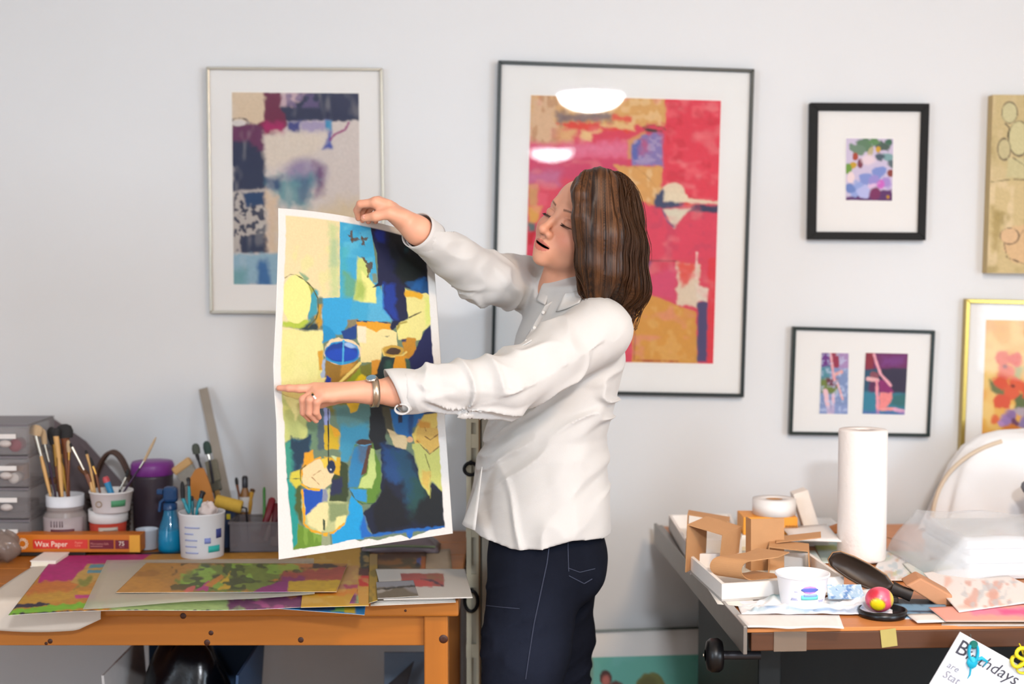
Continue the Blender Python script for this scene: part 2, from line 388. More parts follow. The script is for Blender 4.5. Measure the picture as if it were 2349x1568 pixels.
# --- violet and navy abstract, silver frame
def paint_violet(X,Y):
    z=lambda l:[(450+x/2.571,130+y/2.571) for x,y in l]
    a=Art(X,Y,'#d6cbc4')
    a.poly(z([(200,200),(420,200),(410,400),(200,420)]),'#d9c3a6',6)
    a.poly(z([(560,205),(970,205),(970,375),(490,378),(500,300)]),'#2c3350',5,4)
    a.poly(z([(490,205),(640,205),(560,300),(490,290)]),'#c4a9b0',14,8)
    a.blotch(0.08,0.08,'#6b5c86',0.0,0.2,0.7,(645,212,735,250))
    a.poly(z([(405,205),(500,205),(500,300),(545,400),(500,450),(340,470),(345,400),(400,380)]),'#6d2545',6,4)
    a.poly(z([(390,390),(520,385),(520,450),(400,455)]),'#b01e66',14,4,a=.8)
    a.poly(z([(205,380),(345,395),(405,430),(405,600),(205,560)]),'#673058',8,4)
    a.poly(z([(205,500),(300,500),(410,580),(415,780),(210,800)]),'#27304e',10,4)
    a.poly(z([(545,380),(620,380),(610,445),(540,440)]),'#454b86',8,3)
    a.poly(z([(620,385),(760,380),(770,450),(620,445)]),'#a79cba',8,3)
    a.poly(z([(760,375),(805,375),(800,540),(740,550),(770,470)]),'#4a5aa8',6,3); a.poly(z([(762,375),(803,375),(800,430),(762,440)]),'#3b93bd',5,2)
    a.line(z([(900,390),(880,430),(820,455),(790,490)]),4,'#9a3a78',3,1)
    a.ell(*z([(255,385)])[0],20,9,'#3a3540',ring=2); a.ell(*z([(255,390)])[0],18,7,'#d8d2cc')
    a.poly(z([(410,455),(770,445),(740,540),(660,600),(410,660)]),'#ddd0c0',16,6)
    a.ell(*z([(640,690)])[0],46,34,'#8272a0',soft=24,a=.8); a.poly(z([(690,620),(760,640),(750,800),(700,840)]),'#6a3a70',18,4,a=.8)
    a.poly(z([(410,715),(700,700),(660,900),(500,880),(410,760)]),'#4f8f98',26,8,a=.85); a.poly(z([(410,715),(500,712),(490,790),(410,790)]),'#2f4a74',14,4,a=.9)
    a.poly(z([(600,700),(680,720),(650,860),(610,850)]),'#4a5580',18,5,a=.6)
    a.poly(z([(205,800),(415,780),(420,1160),(210,1160)]),'#b9b1aa',5,4)
    a.blotch(0.11,0.11,'#27304a',0.02,0.06,0.95,(533,438,612,578))
    a.poly(z([(270,800),(415,790),(410,870),(300,880)]),'#1f4068',6,4); a.poly(z([(270,1060),(420,1040),(428,1150),(260,1158)]),'#27324f',4,3)
    a.poly(z([(410,790),(480,830),(480,1160),(425,1160)]),'#d8bfa4',14,5); a.poly(z([(800,860),(970,840),(970,1160),(480,1160),(490,1000)]),'#d9c6a6',40,8)
    a.poly(z([(205,1160),(970,1160),(970,1350),(205,1350)]),'#8fb2c4',8,4); a.poly(z([(360,1200),(420,1195),(445,1350),(360,1350)]),'#356aa0',12,4); a.poly(z([(205,1260),(300,1250),(300,1350),(205,1350)]),'#6fa2a8',20,4)
    a.blotch(0.05,0.02,'#e2ded6',0.2,0.3,0.15); a.grain(0.3,0.3,0.06); return a
framed('picture_violet','violet and navy abstract print in a thin silver frame on the wall',[(473,153),(877,156),(884,721),(481,718)],6,'#b9b3a4',0.3,0.85,0.028,
  [([(532,211.5),(823,214),(827,655),(536,652)],paint_violet,150,220)])
# --- red and ochre abstract, large black frame
def paint_red(X,Y):
    z=lambda l:[(1190+x/4.239,190+y/4.239) for x,y in l]; w=lambda l:[(1120+x/1.9125,120+y/1.9125) for x,y in l]
    a=Art(X,Y,'#d9405a')
    a.poly(z([(90,80),(1450,80),(1450,400),(600,430),(90,420)]),'#d9a863',8,6); a.blotch(0.06,0.06,'#e9c692',0.0,0.2,0.7,(1215,215,1520,290))
    a.poly(z([(90,120),(380,120),(380,600),(90,600)]),'#dcb894',20,8); a.blotch(0.07,0.03,'#b98a5e',0.1,0.15,0.6,(1213,215,1300,330))
    a.poly(z([(370,290),(900,300),(900,370),(380,390)]),'#6a6070',12,5,a=.8)
    a.poly(z([(370,390),(800,380),(800,440),(1130,440),(1120,480),(600,470),(380,410)]),'#e0493a',5,4)
    a.poly(z([(910,310),(1100,330),(1090,380),(900,370)]),'#e0604a',5,3)
    a.poly(z([(800,400),(1100,390),(1130,470),(830,430)]),'#e3bd82',5,3); a.poly(z([(370,430),(560,460),(520,600),(380,590)]),'#dfae7a',12,4)
    a.poly(z([(600,460),(820,460),(720,500),(700,560),(610,560)]),'#e8c48a',8,4)
    a.poly(z([(90,590),(480,590),(1060,560),(1050,740),(90,740)]),'#dd5f80',16,6); a.poly(z([(500,600),(1040,590),(1040,700),(500,680)]),'#e58aa8',30,6,a=.6)
    a.poly(z([(90,740),(1060,740),(1060,860),(90,980)]),'#cf4068',10,5); a.poly(z([(90,860),(430,840),(400,1000),(90,980)]),'#c56a90',20,5)
    a.poly(z([(90,990),(190,990),(180,1200),(90,1200)]),'#cf9560',6,3); a.poly(z([(190,1050),(290,1080),(270,1200),(180,1210)]),'#e2566c',8,3); a.poly(z([(90,1200),(220,1200),(190,1360),(90,1380)]),'#dda348',8,3)
    a.poly(z([(90,1360),(160,1370),(150,1450),(90,1440)]),'#5a6a68',8,3); a.poly(z([(90,1450),(150,1450),(130,1568),(90,1568)]),'#c02030',5,2)
    a.poly(z([(1060,560),(1180,480),(1240,470),(1240,500),(1110,620),(1100,740),(1060,740)]),'#d59a62',6,3)
    a.poly(z([(1230,500),(1400,490),(1400,810),(1110,800),(1110,620)]),'#8a7ab0',6,4); a.poly(z([(1100,600),(1180,560),(1180,740),(1110,780)]),'#5568b0',8,4,a=.9); a.poly(z([(1190,540),(1270,540),(1260,680),(1180,700)]),'#c0547c',14,6,a=.8)
    a.blotch(0.12,0.12,'#b9a6c4',0.1,0.15,0.6,(1450,310,1522,378))
    a.poly(z([(1210,440),(1400,460),(1390,480),(1220,470)]),'#3c3430',4,2); a.line(z([(1210,430),(1290,410),(1400,430),(1500,520)]),2.2,'#8a4a38',2,1)
    a.poly(z([(930,800),(1400,820),(1390,1080),(1320,1200),(1150,1140)]),'#d9a35a',5,3); a.blotch(0.09,0.05,'#e8c796',0.05,0.2,0.6,(1440,385,1520,470)); a.line(z([(1120,810),(1220,880),(1330,1000)]),1.6,'#b88a48'); 
    a.poly(z([(1430,150),(1980,165),(1980,1180),(1640,1130),(1600,1000),(1410,980)]),'#df3a50',4,3); a.blotch(0.035,0.05,'#ee7078',0.05,0.25,0.55,(1525,232,1652,470)); a.blotch(0.05,0.05,'#c9263c',0.1,0.2,0.5,(1525,232,1652,470))
    a.ell(*z([(1500,1080)])[0],28,26,'#e4d2b4'); a.poly(z([(1400,1060),(1640,1080),(1650,1120),(1940,1150),(1940,1180),(1400,1160)]),'#e6d6b8',3,2)
    a.poly(z([(1330,1090),(1400,1040),(1410,1150),(1600,1170),(1590,1215),(1330,1220)]),'#3a4668',5,3); a.poly(z([(1710,1180),(1940,1200),(1940,1265),(1650,1250)]),'#363658',4,3); a.poly(z([(1600,1170),(1720,1180),(1650,1210)]),'#e0503a',4,2)
    a.poly(w([(640,660),(760,690),(830,780),(1000,700),(1005,900),(680,910)]),'#dc3f5c',4,3)
    a.poly(z([(1400,1230),(1680,1220),(1600,1290),(1510,1410)]),'#dcd4bc',4,2); a.line(z([(1400,1240),(1450,1350),(1510,1400)]),3.5,'#3d6288',3,1)
    a.poly(w([(640,905),(830,920),(830,1110),(640,1050)]),'#d5405a',6,3); a.poly(w([(680,915),(715,915),(700,980),(680,990)]),'#7a4a78',6,2); a.line(w([(690,912),(830,915)]),3,'#8a3040',2,1)
    a.poly(w([(640,1000),(830,930),(830,1100),(680,1060)]),'#d74c78',20,4,a=.7)
    a.poly(w([(630,1030),(910,1140),(920,1365),(630,1365)]),'#d59a3e',3,2); a.blotch(0.05,0.05,'#dfae5c',0.05,0.2,0.6,(1455,700,1600,833)); a.line(w([(645,1160),(640,1350)]),2.5,'#9a4a30',2,1); a.line(w([(650,1350),(830,1355)]),3,'#a83a28',2,1)
    a.poly(w([(830,920),(930,930),(915,1120),(830,1105)]),'#dfcdb4',5,4); a.poly(w([(830,925),(905,925),(900,990),(850,1030)]),'#e0584a',10,4); a.poly(w([(905,1010),(965,1040),(965,1095),(915,1090)]),'#e2d6c4',5,3); a.line(w([(915,880),(912,990)]),4,'#e8cfc4',3,2)
    a.poly(w([(918,1095),(966,1095),(960,1358),(918,1355)]),'#4d4370',3,2); a.poly(w([(966,900),(1005,900),(990,1368),(960,1365)]),'#dd3040',3,2)
    a.blotch(0.06,0.06,'#b83a5c',0.15,0.2,0.4,(1460,470,1645,600)); a.blotch(0.03,0.04,'#e88a8c',0.2,0.25,0.4); a.grain(0.25,0.25,0.05); return a
framed('picture_red','large red and ochre abstract print in a thin black frame behind the woman',[(1143,138),(1731,158),(1707,911),(1125,900)],8,'#1d2626',0.35,0.2,0.03,
  [([(1218,218),(1654,231),(1636,834),(1201,826)],paint_red,170,230)])
# --- small flower study, thick black frame
def paint_flower(X,Y):
    z=lambda l:[(1820+x/3.267,180+y/3.267) for x,y in l]
    a=Art(X,Y,'#cfc3dc')
    for x,y,r,c in [(540,500,70,'#5f7f62'),(480,530,60,'#6f8a74'),(660,500,60,'#4c5f56'),(720,480,40,'#3f6a52'),(600,470,50,'#5f8a58'),(700,590,50,'#7fa6a8'),(740,640,40,'#5b6a70'),(650,590,40,'#4a5a66')]:
        a.ell(*z([(x,y)])[0],r/3.6,r/5,c,rot=20,soft=4,wob=4)
    a.ell(*z([(465,585)])[0],7,9,'#a8452e'); a.ell(*z([(635,530)])[0],6,7,'#d0a030'); a.ell(*z([(445,650)])[0],9,8,'#c9a030'); a.ell(*z([(410,680)])[0],8,13,'#6f9a3e'); a.ell(*z([(500,640)])[0],6,11,'#7a3a4a')
    a.ell(*z([(575,560)])[0],5,14,'#bcae86',rot=20); a.ell(*z([(730,710)])[0],8,8,'#8a4038'); a.ell(*z([(560,610)])[0],16,12,'#e9d4dc',soft=6); a.ell(*z([(430,740)])[0],8,14,'#efd8da')
    a.poly(z([(390,880),(740,830),(745,920),(390,920)]),'#5a2f66',5,3)
    for x,y,r,c in [(650,700,52,'#7f92d0'),(545,750,42,'#8495d2'),(480,830,60,'#94a6dc'),(530,850,50,'#b7bbe8'),(420,820,40,'#6d86c4'),(700,780,44,'#a78fd0'),(610,760,40,'#9a8fd0')]:
        a.ell(*z([(x,y)])[0],r/3.2,r/3.6,c,soft=4,wob=4)
    a.ell(*z([(655,795)])[0],9,10,'#d068c4',soft=5); a.ell(*z([(610,860)])[0],12,14,'#7a2a5c',soft=5); a.ell(*z([(600,800)])[0],14,4,'#e3bfe0',rot=-20,soft=3); a.ell(*z([(708,885)])[0],4,4,'#c08a20')
    return a
framed('picture_flower','small violet flower study in a thick black frame with wide white mat',[(1860,235),(2133,237),(2124,551),(1855,549)],18,'#0c0d0d',0.75,0.0,0.032,
  [([(1941,317),(2049.6,318),(2046.5,460.5),(1940,459)],paint_flower,70,90)],glass=False)
# --- two dancers
def dz(l): return [(1780+x/3.267,700+y/3.267) for x,y in l]
def paint_d1(X,Y):
    z=dz; a=Art(X,Y,'#7f93bd')
    a.poly(z([(330,350),(410,350),(410,460),(330,460)]),'#6a2f82',4); a.poly(z([(410,350),(475,350),(470,465),(420,470)]),'#962a48',4); a.poly(z([(475,350),(550,350),(550,470),(475,470)]),'#a98ab8',4)
    a.poly(z([(330,460),(420,460),(400,560),(330,570)]),'#4d8a98',6); a.poly(z([(330,560),(400,540),(470,580),(460,660),(330,660)]),'#6f8038',6); a.poly(z([(370,545),(470,550),(450,610),(380,600)]),'#6a2a40',6)
    a.line(z([(410,360),(430,520),(440,560)]),6,'#e8a4a8'); a.line(z([(440,520),(490,500)]),8,'#e9a8a0'); a.line(z([(460,580),(500,700)]),5,'#e8b0b0'); a.line(z([(370,640),(400,810)]),10,'#ecc0c8'); a.line(z([(430,670),(425,810)]),8,'#e8b8c4')
    a.poly(z([(330,760),(550,740),(550,820),(330,820)]),'#8fa0d0',10,5,a=.6); a.blotch(.15,.15,'#c9d4ee',.1,.15,.5); return a
def paint_d2(X,Y):
    z=dz; a=Art(X,Y,'#2c2440')
    a.poly(z([(665,350),(1000,350),(1000,470),(665,480)]),'#6d1f5c',5); a.poly(z([(665,350),(740,350),(730,480),(665,480)]),'#8a2438',5); a.poly(z([(800,390),(960,380),(960,440),(800,450)]),'#7a3a88',16,5,a=.7)
    a.poly(z([(650,480),(760,480),(740,660),(650,670)]),'#20506a',6); a.poly(z([(700,560),(760,560),(750,680),(690,680)]),'#5a2050',8); a.poly(z([(645,650),(980,660),(970,830),(645,830)]),'#2f7f98',6); a.poly(z([(870,670),(980,660),(975,760),(860,750)]),'#2a6a6c',8)
    a.poly(z([(770,560),(830,560),(880,650),(770,660)]),'#8a1f68',4); a.ell(*z([(735,525)])[0],10,9,'#8a4a58'); a.line(z([(690,550),(760,560)]),9,'#ecb4b4')
    a.line(z([(735,370),(780,510),(860,600)]),6,'#eea8b4'); a.line(z([(755,570),(765,820)]),6.5,'#ef9aa8'); a.poly(z([(780,650),(870,650),(860,720),(800,790),(770,780)]),'#f08a88',3); a.line(z([(790,780),(890,775)]),7,'#f09a98'); a.line(z([(890,780),(960,800)]),9,'#e6a8c4')
    a.poly(z([(650,790),(980,800),(980,830),(650,830)]),'#5566b0',6,3,a=.7); a.grain(.3,.3,.08); return a
framed('picture_dancers','two small dancer paintings side by side in one thin black frame',[(1820,749),(2146,758),(2134,1002),(1811,997)],7.5,'#10201c',0.35,0.1,0.028,
  [([(1885,808.7),(1946.8,809.6),(1944.7,949.5),(1879.5,948.5)],paint_d1,50,90),([(1985.7,808.7),(2083,810.8),(2075.4,951),(1978.3,948.6)],paint_d2,70,90)])
# --- tan canvas with pear shapes
def paint_pears(X,Y):
    z=lambda l:[(1820+x/3.267,180+y/3.267) for x,y in l]
    a=Art(X,Y,'#c2ae80'); a.blotch(.03,.03,'#a08f60',0.0,.3,.8); a.blotch(.05,.02,'#d6c19a',.05,.2,.6)
    a.poly(z([(1480,120),(1900,120),(1900,750),(1480,780)]),'#b8a77a',10,6,a=.6)
    a.line(z([(1480,775),(1640,755),(1900,760)]),2,'#6f6446',2,1)
    def pear(cx,cy,rx,ry,c): a.ell(*z([(cx,cy)])[0],rx/3.267,ry/3.267,c,soft=3,wob=1); a.ell(*z([(cx,cy)])[0],rx/3.267,ry/3.267,'#5a5040',soft=1.5,wob=.8,ring=1.6)
    pear(1620,255,58,78,'#bdb68c'); pear(1690,450,78,130,'#c0b88c'); pear(1580,530,48,80,'#b9ae84'); a.poly(z([(1610,600),(1700,590),(1900,690),(1900,760),(1590,740)]),'#bdb488',4,2); a.line(z([(1640,590),(1760,670),(1880,700)]),1.8,'#5a5040')
    a.line(z([(1590,340),(1620,370),(1605,440)]),3,'#4c4636'); a.poly(z([(1490,960),(1560,1000),(1540,1300),(1490,1300)]),'#9a8650',14,5,a=.7)
    a.poly(z([(1580,1180),(1640,1110),(1900,1080),(1900,1390),(1640,1380),(1580,1280)]),'#cbaa80',5,2); pear(1620,1180,70,60,'#cdab84'); a.line(z([(1580,1240),(1600,1340),(1720,1385),(1860,1380)]),2,'#5a4c3c'); a.line(z([(1690,1190),(1720,1140)]),1.8,'#5a5040')
    a.grain(.4,.4,.08); return a
def canvas():
    Y=WALL_Y-0.042; q=[(2278,217),(2520,219),(2506,628),(2264,626)]
    Q=[P(x,y,Y) for x,y in q]; c=sum(Q,Vector())/4
    r=thing('canvas_painting','unframed tan canvas painted with outlined pear shapes on the wall','painting',(c.x,WALL_Y-0.001,Q[2].z))
    b=Vector((0,0.041,0)); m=MB(); m._add(Q+[p+b for p in Q],[(7,6,5,4),(0,4,5,1),(1,5,6,2),(2,6,7,3),(3,7,4,0)]); m.build('canvas_edge',mat('canvas_edge','#c0a878',0.8,bump=.3,bscale=300),r)
    f=quad_px(q); nu,nv=110,170; U,V=np.meshgrid(np.linspace(0,1,nu+1),np.linspace(0,1,nv+1)); A=f(U,V)
    grid_sheet('canvas_face',lambda U,V:px_world(f(U,V),Y),nu,nv,paint_pears(A[...,0],A[...,1]).c,vmat('canvas_paint',.75,.3,bump=.4,bscale=500),r)
canvas()
# --- orange flowers, gold frame
def paint_poppies(X,Y):
    z=lambda l:[(1780+x/3.267,700+y/3.267) for x,y in l]
    a=Art(X,Y,'#e6b050'); a.blotch(.03,.03,'#f0cf80',0,.25,.7); a.blotch(.03,.02,'#e09a40',.1,.2,.6)
    a.poly(z([(1600,560),(1680,600),(1760,660),(1700,690),(1610,640)]),'#6a7040',6,3); a.poly(z([(1800,460),(1850,470),(1830,560),(1790,540)]),'#a8a860',8,3); a.poly(z([(1750,640),(1900,660),(1900,800),(1800,780)]),'#5a6a38',6,4)
    for x,y,r in [(1700,400,62),(1790,410,55),(1720,500,60),(1690,570,60),(1790,590,55),(1770,650,60),(1690,720,65),(1880,630,60),(1640,860,34),(1950,480,60),(2020,640,70),(1960,760,60),(2080,520,60)]:
        a.ell(*z([(x,y)])[0],r/3.3,r/3.6,random.choice(['#dd5a30','#e06a3a','#d8502c']),soft=4,wob=4)
    for x,y in [(1720,460),(1775,605),(1990,650)]: a.ell(*z([(x,y)])[0],5,4,'#6a2a20',soft=4)
    for x,y,r,c in [(1720,870,50,'#9a7ab0'),(1770,820,44,'#8a6a9c'),(1830,800,40,'#b0a0a8'),(1760,930,55,'#d07a28'),(1680,880,26,'#b48ac0'),(1790,880,30,'#6a3a58'),(1880,880,60,'#8a7aa8'),(1980,880,60,'#b06a88')]:
        a.ell(*z([(x,y)])[0],r/3.4,r/4,c,soft=5,wob=4)
    a.poly(z([(1540,960),(2600,900),(2600,1200),(1540,1200)]),'#d98a40',10,6); return a
framed('picture_poppies','orange poppy print in a gold metal frame above the draped chair',[(2217,685),(2600,694),(2580,1195),(2197,1185)],10,'#b09850',0.25,0.9,0.03,
  [([(2262,733),(2555,740),(2542,1120),(2248,1112)],paint_poppies,110,140)])
# --- framed picture standing on the floor, leaning on the wall
def leaning():
    tl=P(1236,1448,3.93); tr=P(1660,1434,3.93); w=tr-tl; zb=0.0
    bl=Vector((tl.x,3.80,0.004)); br=Vector((tr.x,3.80,0.004))
    r=thing('picture_leaning','framed teal painting of figures leaning on the wall beside the drafting table','picture',((tl.x+tr.x)/2,3.82,0.0))
    nrm=(tr-tl).cross(bl-tl).normalized(); nrm=-nrm if nrm.y>0 else nrm
    f=lambda u,v:(tl*(1-u)+tr*u)*(1-v)+(bl*(1-u)+br*u)*v
    Wd=w.length; Hd=(bl-tl).length; fu=0.007/Wd; fv=0.007/Hd
    def slab4(a,b,c,d,t0,t1,name,m):
        q=[f(*a),f(*b),f(*c),f(*d)]; mb=MB(); mb._add([p+nrm*t1 for p in q]+[p+nrm*t0 for p in q],[(0,1,2,3),(7,6,5,4),(0,4,5,1),(1,5,6,2),(2,6,7,3),(3,7,4,0)]); return mb.build(name,m,r)
    Mf=mat('leaning_frame','#2c3026',0.35,0.3)
    slab4((0,0),(1,0),(1,fv),(0,fv),0,.02,'frame_rail',Mf); slab4((0,1-fv),(1,1-fv),(1,1),(0,1),0,.02,'frame_rail',Mf); slab4((0,0),(fu,0),(fu,1),(0,1),0,.02,'frame_rail',Mf); slab4((1-fu,0),(1,0),(1,1),(1-fu,1),0,.02,'frame_rail',Mf)
    slab4((fu,fv),(1-fu,fv),(1-fu,1-fv),(fu,1-fv),0,.010,'mat_board',M_mat)
    u0,u1,v0,v1=.215,.86,.155,.86; nu,nv=90,90
    U,V=np.meshgrid(np.linspace(0,1,nu+1),np.linspace(0,1,nv+1)); X=U*300; Y=V*260
    a=Art(X,Y,'#63ab9c'); a.poly([(-5,-5),(35,-5),(35,270),(-5,270)],'#7a5a2c',3); a.poly([(-5,-5),(20,-5),(10,270),(-5,270)],'#8a6a38',10,4)
    a.blotch(.03,.03,'#6fb2a8',0,.25,.6)
    a.ell(66,44,15,17,'#4a2a24'); a.ell(66,48,9,11,'#b5665a',soft=6); a.ell(92,75,24,26,'#5a3a34'); a.ell(88,72,14,14,'#8a544c',soft=8); a.poly([(60,84),(106,80),(112,130),(60,130)],'#b8605a',4); a.poly([(40,120),(130,110),(150,265),(30,265)],'#7a3a44',5)
    a.ell(178,66,38,32,'#6a6c38'); a.ell(170,56,22,14,'#5a5a2c',soft=8); a.poly([(140,82),(216,82),(216,100),(140,100)],'#6a3a2c',4); a.poly([(150,98),(214,98),(230,265),(140,265)],'#b07058',5)
    def g(U,V):
        u=(u0+(u1-u0)*U)[...,None]; v=(v0+(v1-v0)*V)[...,None]
        A=[np.array(p) for p in (tl,tr,br,bl)]; return (A[0]*(1-u)+A[1]*u)*(1-v)+(A[3]*(1-u)+A[2]*u)*v+np.array(nrm)*0.0105
    grid_sheet('print',g,nu,nv,a.c,M_print,r)
leaning()
# ============================================================ pine work table (left)
TZ=0.75
TF=PZ(1052,1376,TZ).y; TR=PZ(1052,1376,TZ).x; TB=3.94; TL=-1.95
def pine():
    m=mat('pine','#a8641f',0.42,var=0.18,scale=5,stretch=(0.5,10,10),bump=.05)
    return m
M_pine=pine(); M_pine_v=mat('pine_leg','#a8641f',0.42,var=0.18,scale=5,stretch=(10,10,.5),bump=.05); M_knot=mat('pine_knot','#3f1c0c',0.5,var=.3,scale=200)
def pine_table():
    t=thing('work_table','pine work table covered with paintings and brush pots','table',((TL+TR)/2,(TF+TB)/2,0))
    n=5; w=(TB-TF)/n
    for i in range(n): MB().box(((TL+TR)/2,TF+w*(i+.5),TZ-.0185),(TR-TL,w-.0008,.037),bev=.004).build('top_board',M_pine,t)
    zb=P(1029,1481,TF+.03).z; zt=TZ-.0372
    lx=P(1001,1500,TF+.03).x; ap=.056
    fr=MB().box(((TL+lx)/2-.0,TF+.045,(zt+zb)/2),(lx-TL-.04,.022,zt-zb),bev=.002).build('apron',M_pine,t)
    MB().box(((TL+lx)/2,TB-.045,(zt+zb)/2),(lx-TL-.04,.022,zt-zb),bev=.002).build('apron',M_pine,t)
    for sx in (TL+.04,lx): MB().box((sx,(TF+TB)/2,(zt+zb)/2),(.022,TB-TF-.12,zt-zb),bev=.002).build('apron',M_pine,t)
    for sx in (TL+.05,lx):
        for sy in (TF+.045,TB-.05): MB().box((sx,sy,zt/2),(.054,.054,zt),bev=.004).build('leg',M_pine_v,t)
    for px,py,r,y in [(475,1473,.0075,TF+.034),(484,1451,.006,TF+.034),(690,1467,.007,TF+.034),(1017,1465,.0105,TF+.018),(420,1412,.007,TF),(115,1470,.006,TF+.034),(106,1475,.004,TF+.034),(930,1400,.003,TF)]:
        p=P(px,py,y); MB().lathe([(r,-.0006),(r*.9,.0006),(r*.3,.0008)],p,n=14,R=Rx(90)).build('knot',M_knot,t)
pine_table()
# ------------------------------------------------------------ sheets of paper on the table
ART=vmat('painted_paper',0.55,0.4,bump=.1,bscale=300)
FA=[.74]
def flat_art(name,label,cat,q,z,painter,nu,nv,th=.0012,curl=None,parent=None,group=None,zq=None):
    """sheet lying on a table: photo corners TL,TR,BR,BL at heights z"""
    zs=zq or [z]*4
    C=np.array([list(PZ(x,y,zz)) for (x,y),zz in zip(q,zs)])
    def fn(U,V):
        u=U[...,None]; v=V[...,None]; r=(C[0]*(1-u)+C[1]*u)*(1-v)+(C[3]*(1-u)+C[2]*u)*v
        if curl is not None: r[...,2]+=curl(U,V)
        return r
    U,V=np.meshgrid(np.linspace(0,1,nu+1),np.linspace(0,1,nv+1)); pq=quad_px(q)(U,V)
    a=painter(pq[...,0],pq[...,1])
    # normal up: flip u
    o=grid_sheet(name,lambda U,V:fn(U,V),nu,nv,a.c*FA[0],ART,None,th)
    c=C.mean(0)
    tag(o,label,cat,group); return o
Zl=lambda l:[(x/3.67,1180+y/3.67) for x,y in l]
Zr=lambda l:[(560+x/3.915,1180+y/3.915) for x,y in l]
def p_white(X,Y): return Art(X,Y,'#d9cfc2').grain(.1,.1,.04)
def p_magenta(X,Y):
    a=Art(X,Y,'#c98a28'); z=Zl
    a.poly(z([(380,330),(1260,330),(1120,440),(640,590),(300,600)]),'#c01878',2,1)
    a.poly(z([(330,590),(700,580),(600,680),(130,760),(100,720)]),'#d0782a',6,4); a.poly(z([(100,700),(640,660),(640,740),(90,790)]),'#cf9a2c',8,4)
    a.poly(z([(580,590),(720,430),(900,430),(860,560),(660,640)]),'#cda24e',3,3); a.poly(z([(745,435),(880,432),(860,460),(730,470)]),'#5f9aa8',2,1); a.poly(z([(720,485),(850,485),(830,515),(715,515)]),'#5f9aa8',2,1); a.poly(z([(640,580),(760,540),(720,620),(600,660)]),'#8a8a30',6,4)
    a.poly(z([(630,670),(760,668),(760,700),(630,700)]),'#e0a028',2,1); a.poly(z([(610,705),(780,700),(770,730),(615,730)]),'#d03a88',2,1)
    a.poly(z([(120,765),(405,758),(400,785),(100,800)]),'#2c1c38',2,2); a.poly(z([(60,810),(400,780),(860,750),(900,800),(60,850)]),'#7fc020',3,3); a.poly(z([(840,775),(880,785),(840,790)]),'#20301c',2,1)
    a.poly(z([(880,740),(2400,690),(3100,640),(3100,830),(900,830)]),'#a9c47a',5,4); a.poly(z([(1900,720),(2500,650),(3000,640),(3000,790),(1900,790)]),'#7a3a68',8,6); a.blotch(.03,.08,'#c8609a',.05,.15,.7,(560,1340,830,1400)); a.poly(z([(2350,640),(3100,620),(3100,690),(2350,690)]),'#d0863a',6,4)
    a.line([(19,1409),(267,1404),(640,1393),(830,1384)],3,'#2a2030',2,2)
    a.grain(.1,.4,.12); return a
flat_art('painted_sheet','large painted sheet with a magenta block and lime green edge on the pine table','painting',[(126,1274),(815,1262),(823,1385),(19,1410)],TZ+.010,p_magenta,220,90,curl=lambda U,V:.004*np.sin(U*7)*V)
def p_back(X,Y):
    a=Art(X,Y,'#2c2018'); a.poly([(460,1280),(640,1258),(640,1272),(470,1290)],'#d2601c',2,1); a.poly([(440,1284),(600,1276),(600,1294),(440,1296)],'#8a2468',2,1); a.grain(.1,.3,.2); return a
flat_art('painted_sheet','dark painted sheet with an orange stripe under the white brush tub','painting',[(310,1268),(680,1246),(690,1290),(320,1300)],TZ+.006,p_back,90,30)
def p_gold(X,Y):
    a=Art(X,Y,'#d2a028'); a.poly(Zr([(1040,280),(1130,280),(1120,520),(1040,500)]),'#1c2c22',2,2); a.poly(Zr([(1020,500),(1130,500),(1120,580),(1020,580)]),'#5a2418',3,2); a.poly(Zr([(1020,575),(1120,575),(1115,670),(1030,665)]),'#e0362a',2,1); a.poly(Zr([(850,480),(1030,480),(1020,640),(860,650)]),'#cf9a58',4,2); a.poly(Zr([(840,650),(1030,645),(1020,685),(830,685)]),'#c04a68',3,2); a.poly(Zr([(600,690),(1030,690),(1030,730),(600,735)]),'#dd8a28',4,3); a.poly(Zr([(1020,665),(1115,670),(1110,810),(1020,800)]),'#d8a040',3,2); a.blotch(.05,.1,'#e0b860',.1,.2,.5); return a
flat_art('painted_sheet','golden yellow painted sheet with dark green and red right edge','painting',[(705,1252),(848,1252),(846,1388),(690,1392)],TZ+.012,p_gold,70,70)
def p_blue(X,Y):
    a=Art(X,Y,'#1a6fa8'); a.poly([(760,1386),(800,1386),(800,1402),(760,1402)],'#7fae58',2,1); a.poly([(790,1388),(815,1388),(815,1406),(790,1404)],'#c0a82c',2,1); a.poly([(690,1385),(770,1385),(770,1400),(690,1400)],'#2a4a78',4,2); return a
flat_art('painted_sheet','blue and green painted sheet corner hanging over the pine table edge','painting',[(560,1330),(846,1330),(836,1409),(600,1392)],TZ+.003,p_blue,80,40,zq=[TZ+.003,TZ+.003,TZ+.001,TZ+.003])
